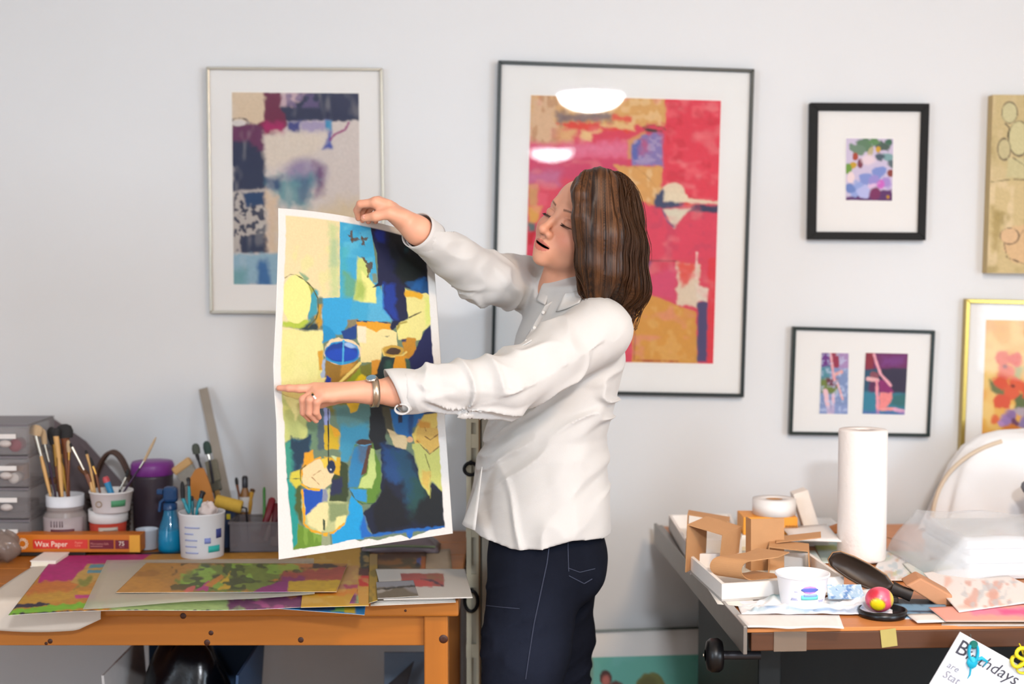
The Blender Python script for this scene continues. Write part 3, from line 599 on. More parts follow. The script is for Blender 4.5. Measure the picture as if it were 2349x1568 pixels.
def p_print(X,Y):
    a=Art(X,Y,'#c58a34'); z=Zl; r=Zr
    a.blotch(.015,.06,'#a8702c',0,.25,.7)
    a.poly(z([(1480,560),(1700,430),(2100,400),(2349,400),(2349,640),(1620,650)]),'#7c8a2e',8,6); a.blotch(.03,.07,'#9ac040',.0,.15,.8,(410,1288,700,1358)); a.blotch(.04,.09,'#3c3a1c',.08,.12,.8,(390,1288,700,1356))
    for q,c in [([(1640,640),(1750,570),(1740,640)],'#c43a80'),([(1720,600),(1860,510),(1900,520),(1780,610)],'#d88a2a'),([(1840,570),(1940,480),(1930,560),(1860,590)],'#dcb41c'),([(1830,630),(1880,590),(1940,600),(1890,640)],'#dcae1c'),([(2160,640),(2349,570),(2349,650)],'#9a2e7c'),([(2240,560),(2349,530),(2349,570)],'#d8902a'),([(1420,600),(1600,595),(1600,620),(1440,630)],'#6a5820'),([(1540,640),(1640,600),(1620,650)],'#d86a5a')]: a.poly(z(q),c,3,3)
    a.poly(r([(360,520),(920,470),(880,590),(330,590)]),'#b8503c',5,4); a.poly(r([(340,570),(560,560),(540,600),(330,600)]),'#9a3070',5,3); a.poly(r([(170,650),(400,590),(390,700),(90,690)]),'#9a2a78',3,3); a.poly(r([(400,600),(860,595),(830,690),(380,690)]),'#d8ac18',3,2); a.poly(r([(600,430),(940,460),(930,475),(500,490)]),'#4a3428',4,3); a.poly(r([(490,440),(620,440),(610,480),(490,480)]),'#c8783a',4,2)
    a.grain(.1,.3,.1); return a
flat_art('painted_print','orange and olive abstract print lying on translucent paper','painting',[(336,1290),(797,1292),(772,1356),(266,1358)],TZ+.0195,p_print,220,60)
M_vel=mat('vellum','#cfc8b6',0.6,var=.04,alpha=.42)
def vellum():
    q=[(245,1284),(720,1280),(722,1362),(190,1396)]; C=[PZ(x,y,TZ+.0165) for x,y in q]
    f=lambda u,v:(C[0]*(1-u)+C[1]*u)*(1-v)+(C[3]*(1-u)+C[2]*u)*v+Vector((0,0,.0015*math.sin(9*u+4*v)*v))
    o=MB().sheet(f,24,10,.0003).build('vellum_sheet',M_vel); tag(o,'wrinkled translucent tracing paper between two painted sheets','paper')
vellum()
M_paper=mat('plain_paper','#c4b8aa',0.75,var=.05,scale=12,bump=.1)
def kraft():
    # wrapping paper on the table that hangs over the front edge
    xl=P(-40,1400,TF).x
    def f(u,v):
        X=xl+(P(100+135*min(1,v*1.6),1400,TF).x-xl)*u
        if v<.55:
            Y=3.50+(TF-.004-3.50)*(v/.55); return Vector((X,Y,TZ+.0025+.002*math.sin(6*u+8*v)))
        t=(v-.55)/.45; drop=(.058+.012*math.sin(2.5*u+.4)) if u<.8 else .058+.012*math.sin(2.5*.8+.4)-.025*((u-.8)/.2)
        return Vector((X,TF-.006-.008*math.sin(t*1.6),TZ+.002-drop*t))
    o=MB().sheet(f,22,22,.0006).build('wrapping_paper',M_paper); tag(o,'off-white wrapping paper hanging over the pine table edge','paper')
kraft()
bk=thing('book','small white book under the wax paper box','book',PZ(100,1300,TZ+.004))
c=PZ(103,1300,TZ); MB().box((c.x,c.y+.04,TZ+.010),(.060,.10,.012)).build('page_block',mat('pages','#e3dac8',.8),bk)
MB().box((c.x,c.y+.04,TZ+.0172),(.064,.105,.002)).build('cover',mat('book_cover','#e7dcd2',.5),bk); MB().box((c.x,c.y+.04,TZ+.0035),(.064,.105,.002)).build('cover',mat('book_cover','#e7dcd2',.5),bk)
# right-hand stack of cards and prints
def p_landscape(X,Y):
    a=Art(X,Y,'#8a5a1e'); a.blotch(.03,.08,'#3a3a1c',0,.2,.8); a.poly([(862,1268),(990,1262),(990,1280),(862,1285)],'#50301a',5,3); a.ell(962,1287,8,8,'#4a5aa0',soft=3); a.ell(958,1296,6,6,'#1c1c28',soft=3); a.poly([(966,1275),(1000,1275),(1000,1310),(962,1310)],'#b0601c',3,2); return a
flat_art('small_print','ochre and brown landscape print beneath the white card','print',[(850,1268),(978,1262),(975,1325),(852,1330)],TZ+.010,p_landscape,50,30)
def p_tan(X,Y): return Art(X,Y,'#bfa688').grain(.08,.2,.06)
flat_art('paper_sheet','tan paper sheet at the back corner of the pine table','paper',[(950,1264),(1032,1258),(1040,1330),(940,1330)],TZ+.006,p_tan,10,10)
def p_olive(X,Y):
    a=Art(X,Y,'#b89428'); a.blotch(.08,.06,'#7a6a1c',.0,.2,.8); a.poly([(840,1260),(880,1260),(880,1300),(840,1300)],'#a88a4a',4,2); return a
flat_art('painted_sheet','narrow olive and gold painted strip beside the stack of cards','painting',[(848,1270),(866,1270),(866,1376),(846,1382)],TZ+.0135,p_olive,14,50)
for i,(q,z) in enumerate([([(862,1310),(1030,1308),(1046,1380),(850,1388)],TZ+.0025),([(862,1312),(1032,1306),(1044,1376),(858,1384)],TZ+.0045),([(864,1308),(1028,1304),(1040,1372),(864,1380)],TZ+.0075)]):
    flat_art('paper_sheet',['cream paper sheet at the very bottom of the card stack','white paper sheet in the middle of the card stack','white paper sheet just under the landscape print'][i],'paper',q,z,p_white,8,8)
def p_redcard(X,Y):
    a=Art(X,Y,'#c9c4bc'); z=Zr; a.poly(z([(1405,530),(1790,530),(1795,648),(1420,650)]),'#a85048',2,1); a.poly(z([(1600,540),(1790,540),(1790,600),(1650,590)]),'#9a6848',6,4); a.poly(z([(1530,590),(1700,600),(1690,648),(1540,648)]),'#c04a44',4,3); a.line(z([(1590,580),(1700,600),(1780,640)]),4,'#5a3a48',3,2); return a
flat_art('print_card','large white card with a small red painting overhanging the pine table','print',[(862,1304),(1066,1304),(1084,1369),(880,1374)],TZ+.0165,p_redcard,90,40,th=.002)
def p_hill(X,Y):
    a=Art(X,Y,'#8f8a88'); z=Zr; a.poly(z([(1180,600),(1540,580),(1550,640),(1190,660)]),'#8a8c94',4,2); a.poly(z([(1190,660),(1400,650),(1560,720),(1560,745),(1190,750)]),'#6f6450',5,3); a.line(z([(1190,672),(1300,664),(1400,650),(1540,640)]),4,'#3a342c',3,2); a.poly(z([(1190,680),(1330,670),(1300,690),(1190,700)]),'#a8a298',3,2); return a
flat_art('photo_card','grey landscape photo card on top of the white card','card',[(863,1334),(948,1330),(960,1366),(866,1372)],TZ+.0195,p_hill,50,30)
# soft purple-grey zip case behind, under the held painting
pc=PZ(920,1258,TZ+.01); 
zc=thing('zip_case','grey purple plastic zip pouch at the back of the pine table','pouch',(pc.x,pc.y,TZ))
def pouch(u,v):
    x=pc.x-.10+.20*u; y=pc.y-.04+.12*v; h=.038*(1-(2*u-1)**4)*(1-(2*v-1)**4); return Vector((x,y,TZ+.008+h+.002*math.sin(14*u+9*v)))
m=MB().sheet(pouch,16,10,.002); m.build('pouch_top',mat('pouch_plastic','#77696e',.3,var=.15,scale=40),zc)
MB().box((pc.x,pc.y+.02,TZ+.006),(.196,.115,.008),bev=.003).build('pouch_base',mat('pouch_plastic2','#5c5356',.4),zc)
MB().tube([(pc.x-.09,pc.y-.035,TZ+.022),(pc.x,pc.y-.043,TZ+.026),(pc.x+.09,pc.y-.035,TZ+.022)],.003).build('zipper',mat('zip_green','#6f7a58',.5),zc)
# ------------------------------------------------------------ pots, brushes, bottles
def zat(px,py,Y): return P(px,py,Y)
M_wood_t=mat('handle_tan','#d6a868',.4,var=.12,scale=40); M_wood_y=mat('handle_yellow','#c9962e',.35,var=.1); M_black=mat('handle_black','#1c1820',.3); M_wood_b=mat('handle_brown','#7a4526',.4,var=.15); M_silver=mat('ferrule','#c9c4b8',.25,.95,var=.05); M_gold=mat('ferrule_gold','#b58a48',.28,.95); M_br_t=mat('bristle_tan','#c3a986',.8,var=.2,scale=300,stretch=(1,1,.1)); M_br_d=mat('bristle_dark','#2c2b2c',.8,var=.3,scale=300); M_br_b=mat('bristle_brown','#5c3c22',.8,var=.3,scale=300); M_purple=mat('handle_purple','#3a2340',.3); M_teal=mat('handle_teal','#1f8a98',.35)
def brush(label,Y,foot,neck,fer,tip,hr,hm,fm,bm,flat=1.0,br=None,group='brushes in the pots',Y2=None):
    """brush standing bristles up: photo points of handle foot, handle end, ferrule end, bristle tip"""
    Y2=Y2 or Y+.01
    a,b,c,d=P(*foot,Y),P(*neck,Y+(Y2-Y)*.5),P(*fer,Y+(Y2-Y)*.8),P(*tip,Y2)
    t=thing('paint_brush',label,'brush',a,group)
    MB().tube([a,a.lerp(b,.35),a.lerp(b,.75),b],[hr*.55,hr*.9,hr,hr*.75],8).build('handle',hm,t)
    MB().tube([b,b.lerp(c,.5),c],[hr*.8,hr*.95,hr*1.05*max(1,flat*.7)],10,flat=flat**.5).build('ferrule',fm,t)
    r=br or hr*1.1
    MB().tube([c,c.lerp(d,.5),c.lerp(d,.85),d],[r,r*1.15,r*.9,r*.35],10,flat=flat).build('bristles',bm,t)
    return t
J=lambda x,y:(x/4.356,940+y/4.356)
YA=3.68
def pot(name,label,px0,px1,pyt,Y,z0,prof,m,cat='pot'):
    c=(P(px0,pyt,Y)+P(px1,pyt,Y))/2; r=(P(px1,pyt,Y).x-P(px0,pyt,Y).x)/2; h=c.z-z0
    t=thing(name,label,cat,(c.x,Y,z0)); MB().lathe([(rr*r,hh*h) for rr,hh in prof],(c.x,Y,z0),n=32,cap=False).build('body',m,t)
    return t,c,r,h
OPEN=[(0,.0),(.9,.0),(.93,.02),(1.0,.95),(1.02,.97),(1.02,1.0),(.96,1.0),(.94,.95),(.88,.06),(0,.06)]
# jar with maroon print, white screw rim
t,c,r,h=pot('brush_jar','clear glass brush jar with white rim and maroon print',108,190,1133,YA,TZ+.003,[(0,0),(1.1,0),(1.2,.05),(1.2,.62),(1.0,.72),(1.0,.80),(.96,.80),(1.12,.6),(1.12,.06),(0,.06)],mat('jar_glass','#a79c98',.15,alpha=.75,var=.1))
MB().lathe([(r*1.03,h*.80),(r*1.04,h),(r*.97,h),(r*.97,h*.80)],(c.x,YA,TZ+.003),n=32,cap=False).build('rim',mat('jar_rim','#d9dbe0',.4),t)
jm=mat('maroon_print','#5a2430',.5,var=.3,scale=60); jm2=mat('grey_print','#8d8488',.5,var=.2,scale=80)
def band(name,c,r,z0,z1,a0,a1,m,parent,n=14,th=.0006,r1=None):
    """label wrapped round a pot: angles in degrees, -90 faces the camera"""
    b=MB(); r1=r1 or r
    b.sheet(lambda u,v:Vector((c.x+(r+(r1-r)*v+th)*math.cos(math.radians(a0+(a1-a0)*u)),c.y+(r+(r1-r)*v+th)*math.sin(math.radians(a0+(a1-a0)*u)),z0+(z1-z0)*v)),n,2,th)
    return b.build(name,m,parent)
cc=Vector((c.x,YA,0)); z0=TZ+.003
band('paper_label',cc,r*1.2,z0+h*.05,z0+h*.62,-150,-20,mat('jar_label','#a89a9a',.5,var=.1),t); band('print_patch',cc,r*1.2,z0+h*.06,z0+h*.30,-112,-22,jm,t,14,.0012); band('print_patch',cc,r*1.2,z0+h*.32,z0+h*.42,-112,-50,jm,t,14,.0012)
for a0 in (-112,-103,-96,-88,-82): band('print_lettering',cc,r*1.2,z0+h*.46,z0+h*.57,a0,a0+3,mat('jar_letter','#6a5a60',.5),t,3,.0012)
BR=[
 ('tan handled brush with fanned pale bristles at the left of the glass jar',J(515,900),J(410,460),J(352,250),J(375,150),.0052,M_wood_t,M_silver,M_br_t,1.6,.010),
 ('dark handled brush with long silver ferrule in the glass jar',J(560,900),J(490,520),J(445,340),J(430,190),.0035,M_purple,M_silver,M_br_t,1.2,.006),
 ('wide flat brush with dark grey bristles in the glass jar',J(600,900),J(560,560),J(545,340),J(505,170),.0045,M_wood_b,M_gold,M_br_d,1.8,.007),
 ('thick tan handled brush with round dark bristles in the glass jar',J(625,900),J(590,480),J(560,260),J(560,180),.0062,M_wood_t,M_wood_t,M_br_d,1.4,.007),
 ('broad brown varnish brush with black bristles in the glass jar',J(690,900),J(660,480),J(650,280),J(640,140),.0060,M_wood_b,M_wood_b,M_br_d,2.0,.010),
 ('yellow handled brush with gold ferrule in the glass jar',J(690,900),J(612,530),J(600,440),J(590,330),.0055,M_wood_y,M_gold,M_br_b,1.1,.006),
 ('short brush with copper ferrule at the back of the glass jar',J(670,900),J(690,500),J(690,420),J(680,300),.0035,M_wood_b,M_gold,M_br_t,1.0,.005),
 ('stubby brush with brown bristles and bright ferrule in the glass jar',J(548,930),J(548,850),J(530,740),J(520,670),.0058,M_silver,M_silver,M_br_b,1.3,.008)]
for i,b in enumerate(BR): brush(b[0],YA+.02*((i%3)-1),b[1],b[2],b[3],b[4],b[5],b[6],b[7],b[8],b[9],b[10],group=None)
# stacked tubs
YB=3.66
t,c,r,h=pot('paint_pot','white plastic pot with red label under the green labelled tub',206,290,1166,YB+.02,TZ+.003,[(0,0),(.86,0),(.9,.02),(.98,.70),(1.05,.72),(1.05,1.0),(1.0,1.0),(.95,.9),(.85,.06),(0,.06)],mat('white_plastic','#dcd9d6',.4,var=.03))
cc=Vector((c.x,YB+.02,0)); z0=TZ+.003
band('red_label',cc,r*.905,z0+h*.04,z0+h*.69,-180,0,mat('red_label','#b03420',.45),t,24,r1=r*.985); band('paper_label',cc,r*.915,z0+h*.08,z0+h*.60,-105,-45,mat('cream_label','#b9ad9e',.6),t,12,.0012,r1=r*.98)
for k in range(7): band('label_text',cc,r*(.918+.0085*k),z0+h*(.12+.065*k),z0+h*(.14+.065*k),-90 if k>2 else -102,-48,mat('label_text','#5a5450',.6),t,8,.0018)
zt=z0+h
t,c,r,h=pot('brush_tub','white plastic tub with green label holding thin brushes',205,305,1123,YB,zt-.002,[(0,0),(.80,0),(.82,.03),(.96,.9),(1.0,.92),(1.0,1.0),(.95,1.0),(.92,.9),(.78,.08),(0,.08)],mat('white_plastic','#dcd9d6',.4,var=.03))
cc=Vector((c.x,YB,0)); band('green_label',cc,r*.87,zt+h*.28,zt+h*.58,-75,-32,mat('green_label','#4f9468',.5),t,8,.0012,r1=r*.915)
MB().lathe([(.0085,0),(.0085,.001),(.006,.001),(.006,0)],(c.x-.018,YB-r*.89,zt+h*.42),n=20,R=Rx(90),cap=False).build('round_seal',mat('seal','#9a8468',.5),t)
for lab,f,n_,fe,tp,hr,hm,fm,bm in [
 ('slim brown brush leaning left in the white tub with green label',J(940,860),J(840,600),J(720,370),J(690,330),.0035,M_wood_b,M_silver,M_br_d),
 ('slim tan brush leaning left in the white tub with green label',J(960,860),J(900,560),J(868,440),J(855,400),.0035,M_wood_t,M_wood_t,M_br_d),
 ('short thick tan brush with pale tip in the white tub with green label',J(945,870),J(905,720),J(870,640),J(780,560),.0060,M_wood_t,M_wood_b,M_br_b),
 ('dark brown brush with gold ferrule in the white tub with green label',J(1010,870),J(960,640),J(930,560),J(900,470),.0035,M_wood_b,M_gold,M_br_d),
 ('black brush with silver ferrule leaning right in the white tub with green label',J(1190,860),J(1200,790),J(1262,670),J(1280,590),.0035,M_black,M_silver,M_br_d),
 ('long dark purple brush with cream tip leaning right in the white tub',J(1200,870),J(1395,580),J(1440,510),J(1560,270),.0032,M_purple,M_silver,M_br_t)]:
    brush(lab,YB,f,n_,fe,tp,hr,hm,fm,bm,group=None)
a,b=P(*J(1120,860),YB-.01),P(*J(1050,665),YB-.01); t=thing('marker_pen','thick blue marker with red cap in the white tub','marker',a); mid=a.lerp(b,.72); MB().tube([a,mid],.0085,12).build('barrel',mat('pen_blue','#2f86b4',.4),t); MB().tube([mid,mid.lerp(b,.7),b],[.0088,.0085,.006],12).build('cap',mat('pen_red','#c04a50',.4),t)
# wax paper box
YW=3.585
wl,wr=P(32,1273,YW),P(322,1273,YW); wt=P(32,1226,YW).z; zb=TZ+.012
wx=thing('wax_paper_box','long orange wax paper carton in front of the brush pots','box',((wl.x+wr.x)/2,YW+.025,zb))
W=wr.x-wl.x; Hh=wt-zb; cx=(wl.x+wr.x)/2
MB().box((cx,YW+.026,zb+Hh/2),(W,.052,Hh),bev=.0015).build('carton',mat('carton_orange','#c66c14',.45,var=.06,scale=20),wx)
KX=lambda zx:wl.x+(zx-118)/(1185-118)*W; KZ=lambda zy:zb+Hh*(1-(zy-172)/(348-172))
def panel(x0,x1,y0,y1,m,nm): MB().box(((KX(x0)+KX(x1))/2,YW-.0003,(KZ(y0)+KZ(y1))/2),(KX(x1)-KX(x0),.0012,abs(KZ(y0)-KZ(y1)))).build(nm,m,wx)
panel(282,742,220,312,mat('box_red','#cf3328',.45),'red_panel'); panel(758,962,222,314,mat('box_maroon','#6f1424',.45),'maroon_panel'); panel(975,1088,225,314,mat('box_maroon','#6f1424',.45),'maroon_panel')
panel(1095,1183,176,346,mat('box_yellow','#dc9a2e',.45),'yellow_panel')
wt_m=mat('box_print_white','#f0e2cc',.5); 
def wtext(s,x,y,hh,m=wt_m,nm='lettering',sx=1.0): text(s,hh/(348-172)*Hh*1.32,m,nm,wx,frame_mat((KX(x),YW-.0010,KZ(y)),(1,0,0),(0,0,1)),.0003,sx=sx)
wtext('Wax Paper',298,290,58,sx=.93); wtext('Papier',634,260,24,mat('box_print_pink','#e89078',.5)); wtext('Cir\u00e9',634,290,24,mat('box_print_pink','#e89078',.5))
wtext('Microwave-Safe',766,272,24,mat('box_print_pink2','#c07a70',.5),sx=.9); MB().box(((KX(766)+KX(870))/2,YW-.0010,KZ(288)),(KX(870)-KX(766),.0006,Hh*.035)).build('fine_print',mat('box_print_pink2','#c07a70',.5),wx); wtext('75',1003,280,46); wtext('SQ FT',1010,300,14,mat('box_print_pink2','#c07a70',.5))
g=MB(); pc_=Vector((KX(193),YW-.0008,KZ(262)))
pts=[]
for k in range(11):
    a=2*math.pi*k/11; q=pc_+Vector((math.cos(a),0,math.sin(a)))*Hh*.25; g.tube([q+Vector((math.cos(a+t),0,math.sin(a+t)))*Hh*.065 for t in [j*.9 for j in range(7)]],.0008,5,closed=True)
g.tube([pc_+Vector((math.cos(t),0,math.sin(t)))*Hh*.205 for t in [j*2*math.pi/24 for j in range(24)]],.0007,5,closed=True); g.build('flower_emblem',wt_m,wx)
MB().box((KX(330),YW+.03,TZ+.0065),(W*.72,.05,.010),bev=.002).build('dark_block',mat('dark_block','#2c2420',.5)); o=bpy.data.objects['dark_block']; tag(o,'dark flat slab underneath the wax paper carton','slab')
# plastic drawer tower
YD=3.72
def drawers():
    xl=P(-75,1100,YD).x; xr=P(99,1100,YD).x; zt=P(50,962,YD).z; t=thing('drawer_tower','clear plastic drawer tower of art supplies by the wall','drawers',((xl+xr)/2,YD,TZ))
    mc=mat('clear_plastic','#9a9494',.25,alpha=.30,var=.05); H=zt-TZ; W=xr-xl; cx=(xl+xr)/2; D=.20
    MB().box((cx,YD+D/2-.002,TZ+H/2),(W,.004,H)).build('back_panel',mc,t); 
    for s in (xl+.002,xr-.002): MB().box((s,YD,TZ+H/2),(.004,D,H)).build('side_panel',mc,t)
    for k in range(5): MB().box((cx,YD,TZ+.004+k*(H-.008)/4),(W-.008,D,.006)).build('shelf',mat('grey_plastic','#6a6468',.4),t)
    dh=(H-.008)/4
    for k in range(4):
        z=TZ+.004+k*dh+dh/2; d=MB(); d.box((cx,YD-D/2+.004,z),(W-.012,.004,dh-.012)); d.box((cx,YD,z-dh/2+.012),(W-.014,D-.01,.003)); dr=d.build('drawer',mc,t)
        lx=P(12,1000,YD-D/2).x
        MB().box((lx,YD-D/2-.001,z+dh*.16),(.055,.003,.012)).build('label_strip',mat('white_label','#dcd8d4',.5),dr)
        MB().lathe([(.016,0),(.013,.006),(.004,.008)],(lx,YD-D/2-.001,z-.006),n=16,R=Rx(90),sy=.6).build('pull',mat('pull_plastic','#c0b8b4',.3),dr)
    xs=lambda px:P(px,1100,YD-.04).x
    def roll(px,py,r,m,lab):
        p=P(px,py,YD-.06); o=MB().lathe([(r*.4,-.012),(r,-.012),(r,.012),(r*.4,.012)],p,n=20,R=Rx(90)).build('tape_roll',m); tag(o,lab,'tape')
    # contents rest on the drawer floors
    for k,(px,r,m,lab) in enumerate([(48,.0135,mat('white_roll','#d9d2cc',.5),'white tape roll in the second drawer of the clear tower'),(53,.0165,mat('maroon_roll','#8a2438',.5),'maroon tape roll in the top drawer of the clear tower')]):
        zf=TZ+.004+(2+k)*dh+.0135; o=MB().lathe([(r*.35,-.02),(r,-.02),(r,.02),(r*.35,.02)],(xs(px),YD-.075,zf+r),n=20,R=Rx(90)).build('tape_roll',m); tag(o,lab,'tape')
    zf=TZ+.004+2*dh+.0135; o=MB().box((xs(32),YD-.02,zf+.02),(.052,.05,.040),bev=.002).build('cardboard_box',mat('kraft_box','#a87c58',.7)); tag(o,'little kraft carton inside the clear drawer tower','box')
    zf=TZ+.004+1*dh+.0135; o=MB().box((xs(20),YD-.0,zf+.012),(.10,.10,.022),bev=.004).build('paint_tray',mat('dark_tray','#4a4648',.5)); tag(o,'dark flat tray in the lower drawer of the clear tower','tray')
drawers()
# clear plastic bag at the table's far left
bc=PZ(-2,1292,TZ+.003)
def bagf(u,v):
    a=2*math.pi*u; R=.042*(math.sin(math.pi*min(v*.9+.08,1)))**.6*(1+.15*math.sin(5*a+6*v)); return Vector((bc.x+R*math.cos(a),bc.y+.03+R*math.sin(a)*.8,TZ+.004+.075*v+.004*math.sin(3*a)))
o=MB().sheet(bagf,28,10,.0006).build('plastic_bag',mat('clear_bag','#8d7a70',.08,alpha=.5)); tag(o,'crumpled clear plastic bag at the left end of the wax paper carton','bag')
# basket with arched handle behind the pots and a slanted grey portfolio board
bx=P(250,1120,3.84); t=thing('wicker_basket','dark brown wicker basket with arched handle behind the brush pots','basket',(bx.x,3.84,TZ))
mw=mat('wicker','#3a2a24',.6,var=.3,scale=120,bump=.5)
for k in range(9): MB().tube([(bx.x+(.048+.0012*k)*math.cos(a),3.84+(.045+.001*k)*math.sin(a),TZ+.01+.013*k) for a in [j*2*math.pi/28 for j in range(28)]],.0072,6,closed=True).build('weave_ring',mw,t)
MB().lathe([(.048,.0),(.048,.006)],(bx.x,3.84,TZ+.001),n=24,sy=.75).build('base',mw,t)
hl,hr_=P(212,1130,3.84),P(306,1130,3.84); ht=P(262,1036,3.84).z
for dy in (-.012,.012): MB().tube([(hl.x+(hr_.x-hl.x)*k/16,3.84+dy,TZ+.12+(ht-TZ-.12)*math.sin(math.pi*k/16)**.7) for k in range(17)],.0055,8).build('handle',mat('wicker_handle','#4c3428',.5,var=.2),t)
q=[P(112,953,3.95),P(196,1012,3.95),P(292,1120,3.93),P(120,1150,3.93)]
Mb=mat('grey_board','#6b5f62',.6,var=.1); m=MB(); n_=Vector((0,-1,0)); q[3].z=TZ+.001; q[2].z=min(q[2].z,.9); qq=q[:3]+[Vector((q[2].x,3.93,TZ+.001)),q[3]]
m._add(qq+[p+Vector((0,.006,0)) for p in qq],[(0,1,2,3,4),(9,8,7,6,5)]+[(i,(i+1)%5,5+(i+1)%5,5+i) for i in range(5)]); o=m.build('portfolio_board',Mb); tag(o,'slanted grey purple board leaning on the wall behind the brushes','board')
# purple lidded tub
YP=3.80
t,c,r,h=pot('lidded_bin','dark round bin with purple lid between the pots and spray bottle',308,392,1085,YP,TZ+.001,[(0,0),(1.0,0),(1.05,.05),(1.1,.95),(1.1,1.0),(0,1.0)],mat('bin_dark','#3a2f38',.4,var=.15,scale=30))
MB().lathe([(r*1.14,h*.99),(r*1.16,h*1.0),(r*1.16,h*1.13),(r*1.08,h*1.18),(r*.2,h*1.19),(0.001,h*1.19)],(c.x,YP,TZ+.001),n=32,cap=False).build('lid',mat('purple_lid','#7a2f84',.4),t)
# small white tub behind the carton
t,c,r,h=pot('white_tub','small white lidless tub behind the end of the wax paper carton',312,362,1212,3.68,TZ+.003,OPEN,mat('white_plastic_blue','#c4ccd6',.4,var=.04))
# blue spray bottle
YS=3.62
def spray():
    b=P(392,1285,YS); w=P(421,1285,YS).x-b.x; z0=TZ+.008; zt=P(392,1112,YS).z; H=zt-z0; t=thing('spray_bottle','translucent blue spray bottle with blue trigger head','bottle',(b.x,YS,z0))
    mb_=mat('blue_plastic','#1282ac',.12,alpha=.55,var=.15,scale=25,coat=.5); mh=mat('blue_head','#0f3c68',.3)
    MB().lathe([(0.001,0),(w*.92,0),(w,.01),(w*.98,H*.18),(w*.93,H*.34),(w*.62,H*.50),(w*.50,H*.60),(w*.48,H*.66),(0.001,H*.66)],(b.x,YS,z0),n=30,cap=False).build('bottle_body',mb_,t)
    MB().lathe([(0.001,.004),(w*.93,.004),(w*.95,H*.16),(w*.88,H*.31),(0.001,H*.31)],(b.x,YS,z0),n=30,cap=False).build('liquid',mat('blue_liquid','#12a4d0',.2,var=.1),t)
    MB().lathe([(w*.55,H*.63),(w*.55,H*.72),(w*.4,H*.74)],(b.x,YS,z0),n=24).build('collar',mh,t)
    MB().box((b.x+.002,YS,z0+H*.86),(w*1.15,.026,H*.24),bev=.009).build('spray_head',mh,t); MB().box((b.x-w*.78,YS,z0+H*.90),(w*.5,.014,.014),bev=.003).build('nozzle',mh,t)
    MB().tube([(b.x-w*.35,YS,z0+H*.80),(b.x-w*.75,YS,z0+H*.74),(b.x-w*.85,YS,z0+H*.60)],.0045,8).build('trigger',mh,t)
spray()
# big white tub with teal brushes
YT=3.56
t,c,r,h=pot('brush_tub','large white yogurt tub with blue print holding teal handled brushes',411,515,1172,YT,TZ+.008,OPEN,mat('white_plastic2','#d9d6d6',.45,var=.03))
cc=Vector((c.x,YT,0)); z0=TZ+.008; ml=mat('lavender_print','#9aa0c4',.5); rad=lambda v:r*(.93+.07*v)
for k,(a0,a1) in enumerate([(-125,-88),(-125,-92),(-125,-90),(-126,-100),(-125,-84)]): band('print_line',cc,rad(.18+.14*k),z0+h*(.14+.14*k),z0+h*(.17+.14*k),a0,a1,ml,t,8,.0012)
band('teal_print',cc,rad(.22),z0+h*.16,z0+h*.30,-62,-28,mat('teal_print','#2aa59c',.5),t,8,.0013); band('navy_print',cc,rad(.52),z0+h*.46,z0+h*.66,-40,-22,mat('navy_print','#39407c',.5),t,6,.0013); band('blue_seal',cc,rad(.4),z0+h*.36,z0+h*.48,-72,-56,mat('blue_seal','#7c86bc',.5),t,6,.0013)
K=lambda x,y:(380+x/5.407,1000+y/5.407)
for lab,f,n_,fe,tp,hm,hr in [('teal handled brush with black tip at the left of the big white tub',K(300,950),K(290,620),K(285,560),K(278,510),M_teal,.0045),('short teal handled brush leaning left in the big white tub',K(290,960),K(240,830),K(215,770),K(205,560),M_teal,.0050),('thick teal handled brush with dark end leaning right in the big white tub',K(380,980),K(440,770),K(455,710),K(470,680),M_teal,.0065),('thin dark teal brush in the middle of the big white tub',K(340,980),K(330,800),K(325,780),K(322,740),mat('handle_dteal','#12626e',.4),.0040)]:
    brush(lab,YT+.01,f,n_,fe,tp,hr,hm,M_black if 'black' in lab or 'dark' in lab else hm,M_br_d,group=None)
def crumple(name,label,cat,c,rx,ry,rz,m,seed,n=18,amp=.25):
    r=np.random.RandomState(seed); ph=r.rand(6)*6
    def f(u,v):
        a=2*math.pi*u; b=math.pi*v; k=1+amp*(math.sin(3*a+ph[0]+2*b)+.6*math.sin(5*a-3*b+ph[1])+.5*math.sin(7*b+2*a+ph[2]))/2
        return Vector((c[0]+rx*k*math.sin(b)*math.cos(a),c[1]+ry*k*math.sin(b)*math.sin(a),c[2]+max(-rz*.98,-rz*k*math.cos(b))))
    o=MB().sheet(f,n*2,n,.0006).build(name,m); return tag(o,label,cat)
p=P(*K(520,880),YT); crumple('tissue','crumpled cream tissue stuffed in the big white tub','tissue',(p.x,YT,p.z-.01),.022,.02,.022,mat('tissue','#d6c4bc',.9),3)
# tools behind: foam brush, wooden paddle, bristle brush, steel ruler, roller
YK=3.74
def bar(name,label,cat,a,b,w,d,parts,Y0,Y1):
    """straight flat tool from photo point a (low) to b (high); parts: (name,t0,t1,width,thick,material)"""
    A,B=P(*a,Y0),P(*b,Y1); ax=(B-A); L=ax.length; z=ax.normalized(); y=Vector((0,1,0)); y=(y-z*y.dot(z)).normalized(); x=y.cross(z); R=Matrix((x,y,z)).transposed()
    t=thing(name,label,cat,A)
    for nm,t0,t1,ww,tt,m in parts: MB().box(A+ax*((t0+t1)/2),(ww,tt,L*(t1-t0)),R=R,bev=min(ww,tt)*.25).build(nm,m,t)
    return t
bar('steel_ruler','long grey steel ruler leaning on the wall','ruler',(536,1215),(466,890),.022,.002,[('blade',0,1,.026,.002,mat('ruler_steel','#9b9184',.4,.6,var=.1)),],3.83,3.975)
t=thing('tool_caddy','dark plastic bin of brushes and rollers behind the white tub','bin',(P(500,1200,YK).x,YK,TZ))
